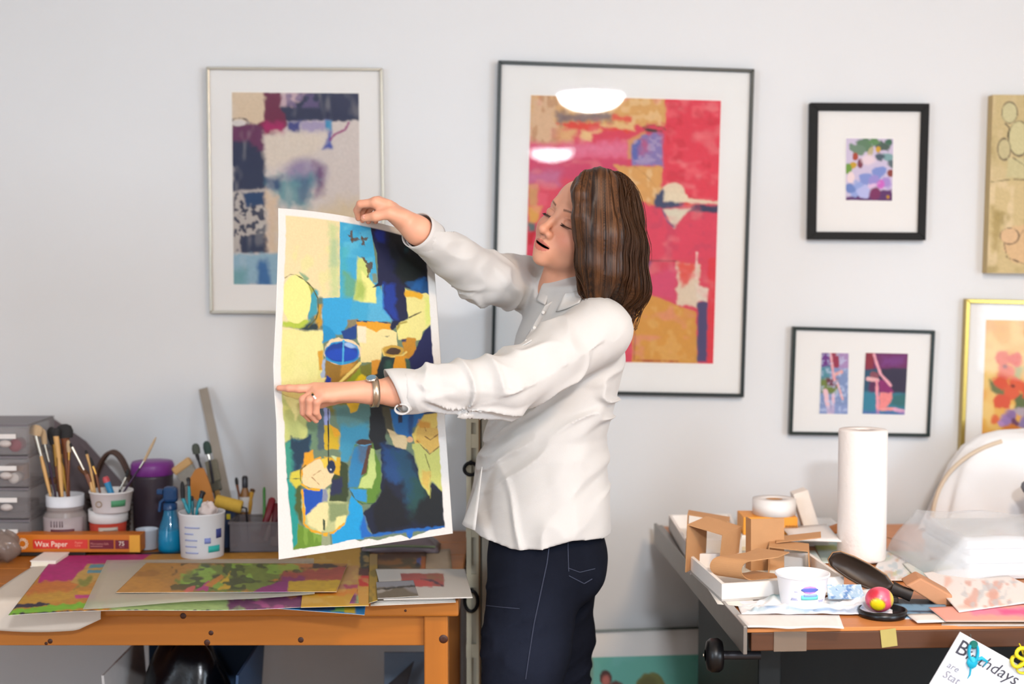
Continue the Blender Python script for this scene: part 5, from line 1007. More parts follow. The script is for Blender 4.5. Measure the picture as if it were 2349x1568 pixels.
# ---- dark paddle tool with tan handle
def tool():
    S=lambda x,y:(1900+x/5.23,1220+y/5.23); Y=3.0
    pts=[(5,330),(60,250),(150,238),(320,300),(500,390),(700,520),(790,640),(770,690),(690,715),(560,715),(400,650),(220,545),(100,460),(30,400)]
    t=thing('dark_paddle','dark brown oval paddle with tan block handle propped behind the black lid','tool',PZ(2050,1370,DZ))
    Q=[]
    for x,y in pts: Q.append(P(*S(x,y),Y+.05*(1-x/800)))
    n=len(Q); ce=sum(Q,Vector())/n; m=MB(); nb=Vector((.05,.011,.03))
    inner=[q.lerp(ce,.14)+Vector((0,.006,0)) for q in Q]; inner2=[q.lerp(ce,.6)+Vector((0,.016,0)) for q in Q]; back=[q+Vector((0,.010,.001)) for q in Q]; back2=[q+Vector((0,.014,0)) for q in inner2]
    m._add(Q+inner+inner2+back+back2,[(i,(i+1)%n,n+(i+1)%n,n+i) for i in range(n)]+[(n+i,n+(i+1)%n,2*n+(i+1)%n,2*n+i) for i in range(n)]+[tuple(range(2*n,3*n))]+[(i,3*n+i,3*n+(i+1)%n,(i+1)%n) for i in range(n)]+[(3*n+i,4*n+i,4*n+(i+1)%n,3*n+(i+1)%n) for i in range(n)]+[tuple(range(4*n,5*n))],True)
    m.build('blade',mat('dark_leather','#2c1e14',.45,var=.2,scale=30),t)
    e=MB().tube([q+Vector((0,.004,0)) for q in Q],.0022,6,closed=True).build('blade_rim',mat('rim_tan','#9a7450',.5),t)
    a,b=P(*S(760,670),Y+.01),P(*S(1000,760),Y); MB().tube([a,a.lerp(b,.5),b],[.016,.013,.014],10,flat=.6).build('neck',mat('neck_dark','#1e140e',.5),t)
    q=[P(*S(x,y),Y-.01) for x,y in [(930,645),(1110,548),(1495,760),(1480,880),(1350,905)]]; n=len(q); m=MB(); bk=Vector((.0,.045,.006)); m._add(q+[p+bk for p in q],[tuple(range(n)),tuple(reversed(range(n,2*n)))]+[(i,(i+1)%n,n+(i+1)%n,n+i) for i in range(n)]); o=m.build('handle_block',mat('tan_block','#b3805c',.6,var=.12,scale=20),t)
    bv=o.modifiers.new('bevel','BEVEL'); bv.width=.004; bv.segments=3
    lo=P(*S(640,760),Y+.02); MB().box((lo.x,Y+.035,(DZ+lo.z)/2-.001),(.07,.05,lo.z-DZ),bev=.004).build('rest',mat('rest_dark','#2a2018',.6),t)
tool()
# ---- black lid with a painted ball
c=PZ(2024,1408,DZ+.004); t=thing('black_lid','shallow black plastic lid at the front edge of the drafting table','lid',(c.x,c.y,DZ)); rr=.048
MB().lathe([(0.001,.001),(rr,.001),(rr*1.02,.004),(rr*1.02,.016),(rr*.96,.016),(rr*.94,.005),(0.001,.005)],(c.x,c.y+.0,DZ),n=40,cap=False).build('dish',mat('lid_black','#0b0b0c',.3),t)
MB().tube([(c.x+.0485*math.cos(a),c.y+.0485*math.sin(a),DZ+.014) for a in [k*2*math.pi/36 for k in range(36)]],.0016,6,closed=True).build('thread',mat('lid_black','#0b0b0c',.3),t)
def ball():
    Yb=c.y+.006; p=P(2017,1388,Yb); R=.0275; zc=DZ+.006+R; n,m_=48,24
    U,V=np.meshgrid(np.linspace(0,1,n+1),np.linspace(0,1,m_+1)); th=2*np.pi*U; ph=np.pi*V; d=np.stack([np.sin(ph)*np.cos(th),np.sin(ph)*np.sin(th),np.cos(ph)],-1)
    a=Art(U*100,V*50,'#d8506a'); v=np.array([-.35,-.88,-.25]); v/=np.linalg.norm(v); k=(d@v); a.put(np.clip((k-.80)*20,0,1),'#7a5a10'); a.put(np.clip((k-.84)*20,0,1),'#e0c818'); v2=np.array([.95,-.2,.1]); v2/=np.linalg.norm(v2); a.put(np.clip(((d@v2)-.72)*8,0,1),'#c8b848'); v3=np.array([-.1,-.8,.6]); v3/=np.linalg.norm(v3); a.put(np.clip(((d@v3)-.9)*6,0,1)*.6,'#f0a8b4'); a.put(np.clip(((d@np.array([-.6,-.5,.62]))-.86)*12,0,1),'#c03040')
    o=grid_sheet('painted_ball',lambda U,V:np.stack([p.x+R*1.05*np.sin(np.pi*V)*np.cos(2*np.pi*U),Yb+R*np.sin(np.pi*V)*np.sin(2*np.pi*U),zc+R*.94*np.cos(np.pi*V)],-1),n,m_,a.c,vmat('ball_paint',.3,.5,bump=0)); tag(o,'red and yellow painted ball sitting in the black lid','ball')
ball()
# ---- papers on the right
flat_on('blue_card','blue patterned card between the yogurt tub and the dark paddle','card',[(1896,1340),(1975,1340),(1985,1374),(1900,1374)],DZ+.024,lambda X,Y:Art(X,Y,'#a9c4d8').blotch(.1,.1,'#4a7ab8',.05,.1,.8).blotch(.2,.2,'#e0e8f0',.1,.1,.7),30,16,zq=[DZ+.05,DZ+.05,DZ+.018,DZ+.018])
flat_on('blue_folder','blue and black folder under the dark paddle handle','folder',[(2040,1372),(2160,1374),(2190,1418),(2040,1416)],DZ+.003,lambda X,Y:Art(X,Y,'#7fa8c8').line([(2030,1402),(2190,1404)],4,'#20304a',2,1).poly([(2030,1365),(2170,1368),(2170,1386),(2030,1386)],'#1a1a20',3,2),30,12,th=.003)
flat_on('white_card','white card at the front edge beside the black lid','card',[(2078,1407),(2150,1406),(2170,1424),(2105,1426)],DZ+.007,plain('#f2eeea'),4,4,th=.002)
flat_on('pink_paper','salmon and pink painted paper along the front edge of the drafting table','paper',[(2130,1392),(2420,1380),(2440,1424),(2170,1424)],DZ+.0105,lambda X,Y:Art(X,Y,'#f0a898').poly([(2220,1395),(2460,1390),(2460,1415),(2230,1410)],'#f08aa8',6,3).poly([(2290,1398),(2460,1396),(2460,1410),(2300,1408)],'#ea5a94',5,2),40,10)
flat_on('brown_folder','flat brown folder under the pink painted paper','folder',[(2170,1400),(2440,1396),(2460,1430),(2160,1430)],DZ+.0035,plain('#8a6a50',.2),8,4,th=.005)
def p_peach(X,Y):
    a=Art(X,Y,'#f3ece8'); a.blotch(.03,.03,'#f0c4b4',.0,.12,.95,(2165,1320,2335,1398)); a.blotch(.05,.05,'#e0a898',.1,.1,.8,(2180,1330,2320,1398)); a.blotch(.06,.06,'#c8ccd0',.12,.1,.7,(2200,1330,2340,1398)); return a
flat_on('floral_sheet','white sheet with a pale peach floral print beside the paddle handle','print',[(2118,1312),(2266,1296),(2420,1372),(2200,1402)],DZ+.019,p_peach,70,40,th=.002,zq=[DZ+.022,DZ+.022,DZ+.016,DZ+.014])
mb=MB().box((PZ(2270,1360,DZ).x,PZ(2270,1360,DZ).y+.02,DZ+.007),(.16,.12,.0125),bev=.001).build('sketch_pad',mat('pad_white','#ece6e0',.6)); tag(mb,'white sketch pad under the peach floral sheet','sketch pad')
def p_messy(X,Y):
    a=Art(X,Y,'#eeecec'); a.blotch(.03,.05,'#d0dccc',.1,.15,.7); a.blotch(.04,.06,'#c4c48a',.18,.1,.7); a.blotch(.05,.07,'#e0b8a8',.2,.1,.6); a.blotch(.06,.08,'#b4ccd8',.18,.1,.6); return a
flat_on('painted_scraps','pale splattered paint sheet behind the dark paddle','painting',[(2030,1262),(2130,1266),(2150,1330),(1990,1330)],DZ+.006,p_messy,40,24)
flat_on('painted_scraps','olive streaked paint sheet between the towel roll and the plastic wrapped boards','painting',[(2070,1290),(2220,1275),(2230,1312),(2110,1332)],DZ+.010,lambda X,Y:Art(X,Y,'#e6e8e2').poly([(2115,1312),(2190,1294),(2215,1298),(2130,1320)],'#b0ae58',6,4).poly([(2100,1305),(2150,1280),(2180,1288),(2120,1320)],'#c4d8d8',8,4),30,12)
mb=MB(); mb.tube([PZ(2035,1232,DZ+.03),PZ(2075,1243,DZ+.022),PZ(2100,1258,DZ+.016),PZ(2122,1274,DZ+.0125)],.0012,6); o=mb.build('wire',mat('copper_wire','#8a6a48',.4,.5)); tag(o,'thin bent brown wire in front of the wrapped boards','wire')
# plastic wrapped stack of boards
def boards():
    u0=dloc(2040,1250,DZ)[0]-.01; labs=['white foam board at the very bottom of the plastic wrapped stack','white foam board second from the bottom of the wrapped stack','white foam board in the middle of the plastic wrapped stack','white foam board second from the top of the wrapped stack','white foam board on top of the plastic wrapped stack']
    for i in range(5):
        z=DZ+.002+.0175*i; o=MB().box(D(u0+.05+.31+.006*(i%2),.55+.004*((i*7)%3),z+.008),(.60,.30,.016),R=RD,bev=.001).build('foam_board',mat('board_white_%d'%(i%2),['#eef0f2','#e6eaee'][i%2],.6,var=.02)); tag(o,labs[i],'board')
    zt=DZ+.004+.0175*5
    def g(u,v):
        uu=u0-.03+.72*u; w=.006*math.sin(11*u+7*v)*math.sin(5*v+3*u)+.004*math.sin(23*u+3*v)
        zz=zt+.013+w
        if u<.10: zz=DZ+.006+(zt-DZ)*(u/.10)**.7+w*.5
        if v<.72: return D(uu,.71-.32*v/.72,zz)
        t=(v-.72)/.28; return D(uu,.39-.05*t-.012*t*math.sin(9*u+1),max(DZ+.004,zz-(zt-DZ)*.9*t**1.3+.004*math.sin(17*u)*t))
    o=MB().sheet(g,48,30,.0004).build('plastic_wrap',mat('plastic_wrap','#eef3f8',.22,alpha=.35,var=.02)); tag(o,'clear plastic wrap draped over the stack of white boards','wrap')
boards()
# ---- birthday card clipped to the front of the table
def birthday():
    Yc=FL.y-.03
    tl=P(2203,1449,Yc); tr_=P(2385,1551,Yc); ex=(tr_-tl).normalized(); ey=Vector((ex.z,0,-ex.x))*1.0
    ey=Vector((-ex.z,0,ex.x))  # up in card plane
    W=.235; H=.165; R=Matrix((ex,Vector((0,1,0)),ey)).transposed()
    t=thing('birthday_card','white greeting card with dark serif lettering hanging in front of the drafting table','card',tl)
    MB().box(tl+ex*W/2-ey*H/2+Vector((0,.002,0)),(W,.003,H),R=R).build('card_face',mat('card_white','#dde2e8',.5,var=.02),t)
    mk=mat('card_ink','#3c3c48',.5); mg=mat('card_ink_soft','#8a8a98',.5)
    s=Yc/FPX
    def put(st,px,py,size,m,shear=0.0): text(st,size*s*1.35,m,'lettering',t,frame_mat(Vector(P(px,py,Yc))+Vector((0,-.0004,0)),ex,ey),.0003,shear=shear)
    put('B',2188,1494,38,mk); put('ir',2212,1508,26,mk,.2); put('thdays',2238,1521,30,mk,.25); put('are',2170,1528,17,mg,.2); put('Stat',2160,1550,20,mg,.2)
    c=P(2233,1490,Yc-.006); mb=mat('turquoise','#12a4c4',.4,var=.08); cl=thing('ribbon_clip','turquoise ribbon loop clip holding the birthday card to the table','clip',c)
    MB().tube([c+Vector((11*s*math.cos(a)*(.95+.1*math.sin(a)),0,(22*s)*math.sin(a)-6*s)) for a in [k*2*math.pi/24 for k in range(24)]],.0050,8,closed=True,flat=.6).build('loop',mb,cl)
    MB().lathe([(.001,-.003),(.008,-.003),(.0085,0),(.006,.003)],c+Vector((0,-.002,13*s)),n=16,R=Rx(90)).build('knot',mat('dark_teal','#0c6a60',.4),cl)
    d=c+Vector((-.002,0,-30*s)); MB().lathe([(.001,-.012),(.008,-.008),(.0115,0),(.009,.008),(.003,.012)],d,n=16,sy=.4).build('bead',mb,cl)
    MB().tube([d+Vector((.006,0,.004)),d+Vector((.018,-.002,.010)),d+Vector((.030,0,.002)),d+Vector((.022,0,-.008))],[.003,.004,.003,.001],8,flat=.5).build('ribbon_tail',mb,cl); MB().tube([d+Vector((-.003,0,-.01)),d+Vector((-.004,0,-.024)),d+Vector((-.009,0,-.032))],[.004,.003,.001],8,flat=.5).build('ribbon_tail',mb,cl)
    # hanger wire to the table edge
    MB().tube([c+Vector((0,.012,13*s)),c+Vector((0,.02,30*s)),Vector((c.x,FL.y-.004,DZ-.03)),Vector((c.x,FL.y+.001,DZ-.035))],.0015,6).build('hook',M_steel,cl)
    y=P(2352,1512,Yc-.004); my=mat('yellow_ribbon','#d8c81c',.45,var=.15); rb=thing('yellow_bow','yellow ribbon bow at the corner of the birthday card','bow',y)
    for a0 in (0,1.1,2.2,3.3,4.4,5.4): MB().tube([y+Vector((math.cos(a0)*.028*math.sin(t)*1.0-math.sin(a0)*.010*math.sin(2*t),-.004+.005*math.cos(t+a0),math.sin(a0)*.028*math.sin(t)+math.cos(a0)*.010*math.sin(2*t))) for t in [k*math.pi/12 for k in range(13)]],.0042,6,flat=.5).build('ribbon_loop',my,rb)
    MB().lathe([(.001,-.006),(.009,-.004),(.009,.004),(.001,.006)],y,n=14,R=Rx(90),cap=False).build('bow_knot',mat('olive_knot','#5a5a14',.5),rb); MB().tube([y+Vector((0,.004,0)),y+Vector((0,.028,.02)),Vector((y.x,FL.y+.001,DZ-.03))],.0014,6).build('tie',my,rb)
birthday()
# ---- draped chair, made up as a cloth-covered form standing on the table
def draped():
    cx=P(2380,1100,3.80).x; cy=3.82; zt=P(2349,990,3.74).z; t=thing('draped_chair_form','big rounded cushion under a white cloth standing at the wall on the drafting table','cushion',(cx,cy,DZ)); H=zt-DZ
    n,m_=160,60; U,V=np.meshgrid(np.linspace(0,1,n+1),np.linspace(0,1,m_+1)); th=2*np.pi*U
    pr=np.interp(V,[0,.06,.14,.25,.4,.6,.8,1.0],[.0,.35,.56,.70,.82,.90,.96,1.02]); pz=np.interp(V,[0,.06,.14,.25,.4,.6,.8,1.0],[0,.006,.022,.05,.10,.165,.225,H-.004])
    fold=1+.045*V*np.sin(9*th+2*np.sin(3*th))+.03*V*np.sin(17*th+V*3)+.02*np.sin(5*th+6*V)
    x=cx+.285*pr*fold*np.cos(th); y=cy+.10*pr*fold*np.sin(th); z=np.maximum(zt-pz+.010*np.sin(4*th+1)*np.sqrt(V),DZ+.003)
    y=np.minimum(y,WALL_Y-.036)
    Q=np.stack([x,y,z],-1).reshape(-1,3); W=n+1; i,j=np.meshgrid(np.arange(n),np.arange(m_)); a=(j*W+i).ravel(); F=np.stack([a,a+1,a+W+1,a+W],1)
    np_mesh('cloth',Q,F,None,mat('drape_cloth','#e4e4e4',.85,var=.03,scale=8,bump=.15,bscale=60),t)
    e=[(cx+.29*math.cos(a)*(1 if a<2 else 1),cy-.045,DZ+.004+(H-.02)*max(0,math.sin(a))**.75) for a in [math.pi*(.62+.38*k/14) for k in range(15)]]
    MB().tube(e,.006,8).build('chair_rim',mat('beige_chair_rim','#cdbba4',.7),t)
    MB().lathe([(.001,H-.03),(.10,H-.035),(.18,H-.07),(.21,H*.5),(.20,.01),(.001,.006)],(cx,cy+.01,DZ),n=28,sy=.35,cap=False).build('inner_form',mat('chair_form_fill','#d8d4cc',.9),t)
    q=P(2346,1165,3.62)
    crumple('grey_cloth','bundle of dark grey cloth on the drafting table beside the cushion','cloth',(q.x+.06,3.60,DZ+.095+.05),.06,.04,.05,mat('grey_cloth','#6a6a70',.9,var=.2,scale=200),12)
draped()
# ============================================================ the painting she holds up
def held_px(U,V):
    U=np.asarray(U,float); V=np.asarray(V,float)
    lx=np.interp(V,[0,.08,.30,.45,.52,.61,1],[638.5,639,633,627,629,634,639.5]); ly=477+806*V
    rx=992+47*V; ry=548+675*V
    ty=477+ (548-477)*(.35*U+.65*U**2.2); lin_t=477+(548-477)*U
    x=lx*(1-U)+rx*U; y=ly*(1-U)+ry*U+(ty-lin_t)*(1-V)**2
    return np.stack([x,y],-1)
def held_Y(U,V): return 2.865+.268*U+.018*np.sin(np.pi*U)*(1-V)-.010*np.sin(np.pi*V)*(1-U)+.05*U**3*(1-V)**3
def held_point(U,V):
    A=held_px(U,V); Y=held_Y(np.asarray(U,float),np.asarray(V,float)); return px_world(A,Y)
def paint_held(X,Y):
    A=lambda *l:[(630+x/5.0585,470+y/5.0585) for x,y in l]; B=lambda *l:[(630+x/5.0585,720+y/5.0585) for x,y in l]; C=lambda *l:[(630+x/4.9,980+y/4.9) for x,y in l]
    a=Art(X,Y,'#f1eee9')
    E=dict(soft=1.2,wob=.6,wf=.12)
    a.poly(A((60,60),(1900,200),(2100,4200),(30,4300)),'#6f8468',4,1); a.poly(B((60,200),(560,200),(560,1000),(300,1400),(60,1500)),'#e6e08c',4,1); a.poly(B((560,700),(1300,640),(1300,1100),(560,1160)),'#7d7a30',8,4); a.poly(B((1080,640),(1560,640),(1560,1180),(1100,1180)),'#1a241e',6,3); a.poly(B((1500,640),(1920,600),(1930,1200),(1560,1180)),'#1a3a68',6,3)
    # ground colours
    a.poly(A((110,90),(770,125),(770,1080),(560,1090),(560,1568),(80,1568),(85,800),(110,700)),'#f0dcaa',**E)
    a.poly(A((180,70),(760,110),(760,140),(180,100)),'#d6e4b0',3,1); a.poly(A((110,600),(420,700),(420,900),(110,900)),'#f0dfae',30,8,a=.5)
    a.blotch(.05,.03,'#e6e29a',.0,.3,.6,(652,560,782,690)); a.poly(A((630,200),(720,200),(760,1080),(640,1080)),'#c4d496',12,4,a=.85); a.poly(A((650,400),(725,400),(730,700),(655,700)),'#a9c49a',12,4,a=.7)
    a.poly(A((75,1440),(560,1460),(560,1700),(75,1700)),'#e6e494',3,1); a.poly(B((70,190),(560,200),(520,420),(500,760),(480,900),(400,1250),(70,1250)),'#eee79a',3,1.5); a.blotch(.03,.02,'#e2e28c',0,.3,.5,(644,760,735,900))
    # blues at the top
    a.poly(A((755,160),(1110,200),(1200,900),(1240,1000),(1350,1350),(860,1360),(780,1500),(560,1480),(540,1080),(760,1070)),'#3fa9d2',**E)
    a.blotch(.02,.05,'#62c0dc',.0,.25,.6,(785,505,860,690)); a.poly(A((540,1080),(900,1090),(870,1350),(760,1500),(560,1500)),'#2fa4dc',4,2,a=.8); a.poly(A((1090,1150),(1260,950),(1340,1350),(1080,1360)),'#5cb4d8',8,4,a=.8)
    a.poly(A((770,460),(850,480),(830,1060),(770,1050)),'#4ab4b4',14,4,a=.6); a.poly(A((800,760),(870,780),(960,900),(960,1080),(800,1060)),'#6aa86c',12,4,a=.75)
    a.poly(A((960,590),(1040,620),(1100,760),(1090,830),(1180,960),(1175,1135),(1000,1130),(920,1090),(950,900)),'#cfdd7c',5,2); a.poly(A((1010,760),(1090,860),(1175,960),(1170,1130),(1040,1120)),'#f0ee90',4,1.5); a.poly(A((950,880),(1060,900),(1050,1090),(930,1100)),'#a0b854',12,3,a=.8)
    for q in [A((880,290),(910,290),(905,440),(885,440)),A((1000,330),(1030,400),(1060,490),(1010,450)),A((840,330),(900,390),(1080,380),(1060,410),(900,420)),A((1060,660),(1150,660),(1100,800),(1080,840)),A((1010,600),(1070,650),(1060,670))]: a.poly(q,'#5c4024',2,2.5,wf=.2,a=.9)
    a.poly(A((1130,800),(1190,780),(1190,900),(1140,900)),'#8a8a50',4,2,a=.8)
    # navy block
    a.poly(A((1100,195),(1240,200),(1420,230),(1560,300),(1700,430),(1785,560),(1810,1060),(1600,980),(1510,960),(1550,1310),(1440,1390),(1340,1480),(1330,1440),(1370,1330),(1260,1200),(1250,930),(1130,960),(1200,900),(1190,560),(1140,400)),'#15183f',**E)
    a.poly(A((1160,220),(1290,230),(1270,430),(1180,420)),'#0f2a86',8,3,a=.9); a.poly(A((1300,230),(1790,560),(1790,850),(1420,830),(1320,500)),'#080d18',14,5); a.ell(*A((1560,760))[0],28,34,'#0c1410',soft=10); a.ell(*A((1530,520))[0],6,7,'#0f3440',soft=6)
    a.poly(A((1510,910),(1720,860),(1800,900),(1810,1050),(1600,990)),'#12497c',8,4); a.poly(A((1640,870),(1740,860),(1700,1010),(1600,960)),'#1a5fa0',10,4,a=.8)
    a.poly(A((1270,900),(1400,920),(1410,1200),(1440,1330),(1370,1330),(1270,1200)),'#15389a',8,3,a=.9); a.line(A((1255,930),(1262,1200),(1370,1340)),3,'#2f80d8',4,2,a=.7)
    # left oval cup
    a.poly(A((400,1050),(550,1080),(560,1450),(280,1450),(90,1400),(380,1340)),'#5c7a70',6,3); a.poly(A((440,1180),(550,1150),(545,1450),(490,1440)),'#c9992c',6,3); a.poly(A((280,1400),(500,1370),(500,1450),(290,1450)),'#22353c',6,3); a.poly(A((80,1350),(400,1330),(350,1400),(230,1440),(80,1400)),'#b4c844',6,3)
    a.poly(A((405,950),(500,1000),(500,1260),(400,1330),(380,1300)),'#3fa0b4',5,2); a.poly(A((340,880),(470,980),(420,1030),(360,960)),'#aab04a',5,2)
    a.ell(*A((250,1090))[0],34,56,'#f4ee94',soft=1.5,wob=1); a.line(A((100,860),(180,805),(240,805),(350,870),(440,960),(500,1080),(510,1220),(480,1320),(390,1420)),2.2,'#5a5a2c',1.5,.8); a.poly(A((290,780),(400,850),(370,880),(310,820)),'#8fae84',4,2)
    a.line(A((60,900),(110,840)),1.4,'#8a8050')
    # band of orange / cream under blue
    a.poly(A((850,1340),(960,1330),(960,1430),(860,1430)),'#8a8060',4,2); a.poly(A((950,1350),(1350,1370),(1350,1460),(950,1420)),'#e8a016',3,2); a.line(A((960,1345),(1350,1370)),3,'#20405c',2,1)
    a.poly(B((960,140),(1060,160),(1340,180),(1420,210),(1420,380),(1250,400),(1230,540),(1100,560),(1000,560),(990,380),(960,290)),'#f2e09c',2,1); a.poly(B((960,140),(1060,150),(1060,330),(970,330)),'#f3e6c4',4,1); a.poly(B((1080,90),(1330,110),(1320,150),(1180,200),(1080,160)),'#eaa41c',3,2); a.poly(B((1240,255),(1330,250),(1310,275)),'#4a5a50',3,2)
    a.poly(B((770,200),(950,130),(950,290),(800,290)),'#154086',3,2); a.poly(B((560,120),(640,150),(710,260),(600,330),(560,330)),'#1c92c8',3,2)
    # right: yellow jug and navy
    a.poly(A((1510,960),(1620,1030),(1760,1020),(1830,1070),(1870,1300),(1850,1340),(1720,1470),(1700,1568),(1430,1568),(1410,1400),(1550,1320)),'#eee490',2,1.5); a.poly(A((1510,970),(1640,1010),(1720,1050),(1700,1090),(1520,1060)),'#eab024',4,2); a.poly(A((1740,1060),(1830,1070),(1870,1300),(1760,1400)),'#dde47c',6,3)
    a.poly(B((1860,90),(1905,480),(1905,660),(1580,720),(1550,520),(1660,360),(1740,190)),'#161c50',2,1.2); a.line(A((1560,1305),(1700,1240)),2.4,'#4a3f2c',1.5,.6)
    a.poly(B((1480,250),(1640,290),(1640,400),(1560,520),(1500,500)),'#c68a20',3,2); a.ell(*B((1500,190))[0],15,20,'#eee68c',soft=2); a.line(B((1420,180),(1450,110),(1530,90)),4,'#a8983c',3,1); a.poly(B((1460,290),(1530,290),(1520,320),(1480,320)),'#2c3a60',3,1)
    a.ell(*B((1370,430))[0],24,14,'#c9a03c',soft=2); a.ell(*B((1375,435))[0],17,7.5,'#4a3424',soft=2); a.line(B((1250,410),(1270,480),(1340,500),(1480,480),(1530,440)),3,'#e4c86c',2,1)
    a.poly(B((1120,540),(1240,520),(1200,700),(1120,730)),'#d9962c',3,2); a.poly(B((1240,490),(1400,510),(1380,740),(1080,770),(1080,740),(1190,690)),'#13262c',3,2); a.poly(B((1290,540),(1380,530),(1350,720),(1260,720)),'#2f5a4c',8,3,a=.8); a.poly(B((1400,490),(1530,480),(1530,730),(1360,740)),'#dd981e',2,1); a.poly(B((1520,520),(1560,540),(1600,720),(1530,730)),'#3a5a48',4,2)
    # blue bowl
    a.poly(B((590,520),(960,540),(1000,600),(830,800),(590,820)),'#9a7428',4,2); a.poly(B((780,580),(930,570),(880,660),(760,720)),'#c9963c',6,2); a.poly(B((500,430),(560,420),(560,640),(520,650)),'#d8a030',3,1); a.poly(B((560,540),(585,520),(590,700),(560,810),(540,700)),'#a9b8d0',3,2); a.poly(B((600,700),(660,740),(640,810),(590,810)),'#18389a',4,2)
    a.ell(*B((780,430))[0],43,30,'#f0d6ac',soft=2,wob=2.5); a.ell(*B((785,450))[0],41,27,'#2c9ad0',soft=2); a.ell(*B((780,440))[0],38,22,'#123a94',soft=3); a.ell(*B((780,470))[0],36,15,'#1648b8',soft=5); a.ell(*B((880,370))[0],14,5,'#a0c0e8',rot=20,soft=3); a.line(B((800,310),(790,580)),4,'#4cb0dc',2,1)
    a.line(B((740,810),(990,570)),7,'#eed878',1.5,.8); a.poly(B((800,810),(1000,620),(1010,720),(900,800)),'#8a9a24',4,2); a.poly(B((990,600),(1120,560),(1120,720),(1010,680)),'#77782c',4,2); a.poly(B((920,790),(1000,700),(1080,740),(1080,800)),'#e0c41c',4,2); a.poly(B((500,760),(590,740),(560,800),(520,810)),'#eee094',3,2)
    # lower half: teal, dark, jugs
    a.poly(B((60,880),(360,1050),(420,1300),(380,1450),(60,1560)),'#c9cf7c',6,2); a.poly(B((70,900),(360,950),(350,1100),(240,1230),(190,1100)),'#efe494',5,2)
    a.poly(B((380,1250),(560,1220),(640,1568),(380,1568)),'#6a8a6a',6,3); a.poly(B((500,1100),(600,1050),(620,1568),(500,1568)),'#4d6068',6,3); a.poly(B((570,1080),(640,1100),(640,1300),(580,1310)),'#a0a8d8',4,2); a.poly(B((575,1290),(640,1280),(770,1400),(760,1568),(580,1568)),'#d2b01c',3,2); a.line(B((620,1100),(625,1568)),2.4,'#22241c',1,.6); a.poly(B((630,1280),(700,1310),(770,1390),(700,1420)),'#eaa818',3,2)
    a.poly(B((680,1060),(1000,1020),(1130,1060),(1080,1568),(760,1568),(770,1400)),'#5c8a88',6,3); a.blotch(.05,.02,'#6a8a58',.0,.2,.7,(745,935,850,990)); a.poly(B((780,1300),(1080,1260),(1080,1568),(760,1568)),'#3a9ab8',14,4,a=.8); a.poly(B((840,1040),(990,1030),(960,1120),(880,1150)),'#ecc22c',3,2)
    a.poly(B((1120,1060),(1260,1040),(1300,1260),(1280,1568),(1130,1568),(1090,1400)),'#101418',3,2)
    a.poly(B((1250,1080),(1380,1080),(1380,1400),(1300,1400)),'#4a4630',5,3); a.poly(B((1340,1100),(1760,1120),(1700,1240),(1600,1330),(1590,1420),(1400,1400)),'#1a6fb4',4,2); a.poly(B((1430,1170),(1480,1170),(1480,1260),(1440,1260)),'#101c40',3,1); a.poly(B((1560,1110),(1620,1110),(1590,1420),(1550,1400)),'#0f4a88',6,2)
    a.poly(B((1310,1340),(1420,1400),(1530,1440),(1520,1568),(1400,1540)),'#e4cc98',3,3); a.poly(B((1730,1160),(1925,1130),(1935,1568),(1660,1568),(1600,1400)),'#e9cc64',3,2); a.poly(B((1680,1240),(1800,1260),(1800,1500),(1650,1480)),'#dda038',8,3); a.line(B((1800,1440),(1900,1280)),1.6,'#8a6a28'); a.line(B((1800,1500),(1680,1380)),1.6,'#8a6a28'); a.line(B((1800,1300),(1805,1560)),1.6,'#8a6a28')
    # bottom third
    a.poly(C((90,200),(200,130),(400,120),(420,420),(250,560),(100,600)),'#28566a',6,3); a.poly(C((100,190),(200,150),(190,560),(110,580)),'#3a9a84',8,3); a.poly(C((190,100),(210,180),(400,80),(400,300),(250,480),(200,300)),'#1c3a50',6,4); a.poly(C((60,240),(110,200),(110,590),(70,430)),'#9ab83c',5,3)
    a.poly(C((110,560),(280,580),(260,1380),(160,1385)),'#1f9a90',4,2); a.poly(C((230,620),(310,640),(310,1100),(230,900)),'#4a5a28',6,3); a.poly(C((260,1080),(340,1120),(540,1190),(560,1320),(180,1390),(250,1300)),'#6a9028',3,2); a.blotch(.08,.03,'#8ab044',.05,.15,.6,(680,1205,745,1255))
    a.poly(C((640,400),(760,370),(830,420),(830,700),(800,870),(600,850),(640,600)),'#33421f',4,3); a.poly(C((640,580),(760,560),(760,740),(600,760)),'#232a4c',5,3); a.poly(C((740,0),(1060,0),(1050,120),(900,200),(830,400),(740,380)),'#3c94b4',6,3)
    a.poly(C((850,640),(900,200),(960,160),(1100,170),(1200,440),(1200,700),(1120,860),(900,850)),'#5f8a2c',4,2); a.poly(C((890,220),(950,190),(1060,200),(1040,400),(980,560),(930,680),(830,670),(850,400)),'#2c82b4',5,2); a.poly(C((930,190),(1060,200),(1010,420),(960,400)),'#5c6a7c',10,3,a=.7); a.poly(C((1050,190),(1100,190),(1060,330),(1030,500),(970,540),(1010,400)),'#5c3a28',3,1.5); a.poly(C((1080,230),(1120,240),(1140,560),(1090,680),(940,680),(980,560),(1040,520)),'#c4d880',3,1.5); a.ell(*C((1010,165))[0],17,7,'#4a3428',soft=2); a.line(C((930,190),(1010,205),(1090,185)),2,'#5ca0c8')
    a.poly(C((830,680),(1040,700),(1030,840),(920,830),(860,760)),'#2a94d0',4,2); a.line(C((840,690),(900,800),(990,860),(1120,850)),2,'#3a5a4c')
    a.poly(C((640,1200),(800,1060),(830,860),(860,760),(980,880),(1000,1000),(1000,1250),(820,1280),(650,1310)),'#12a0dc',2,1)
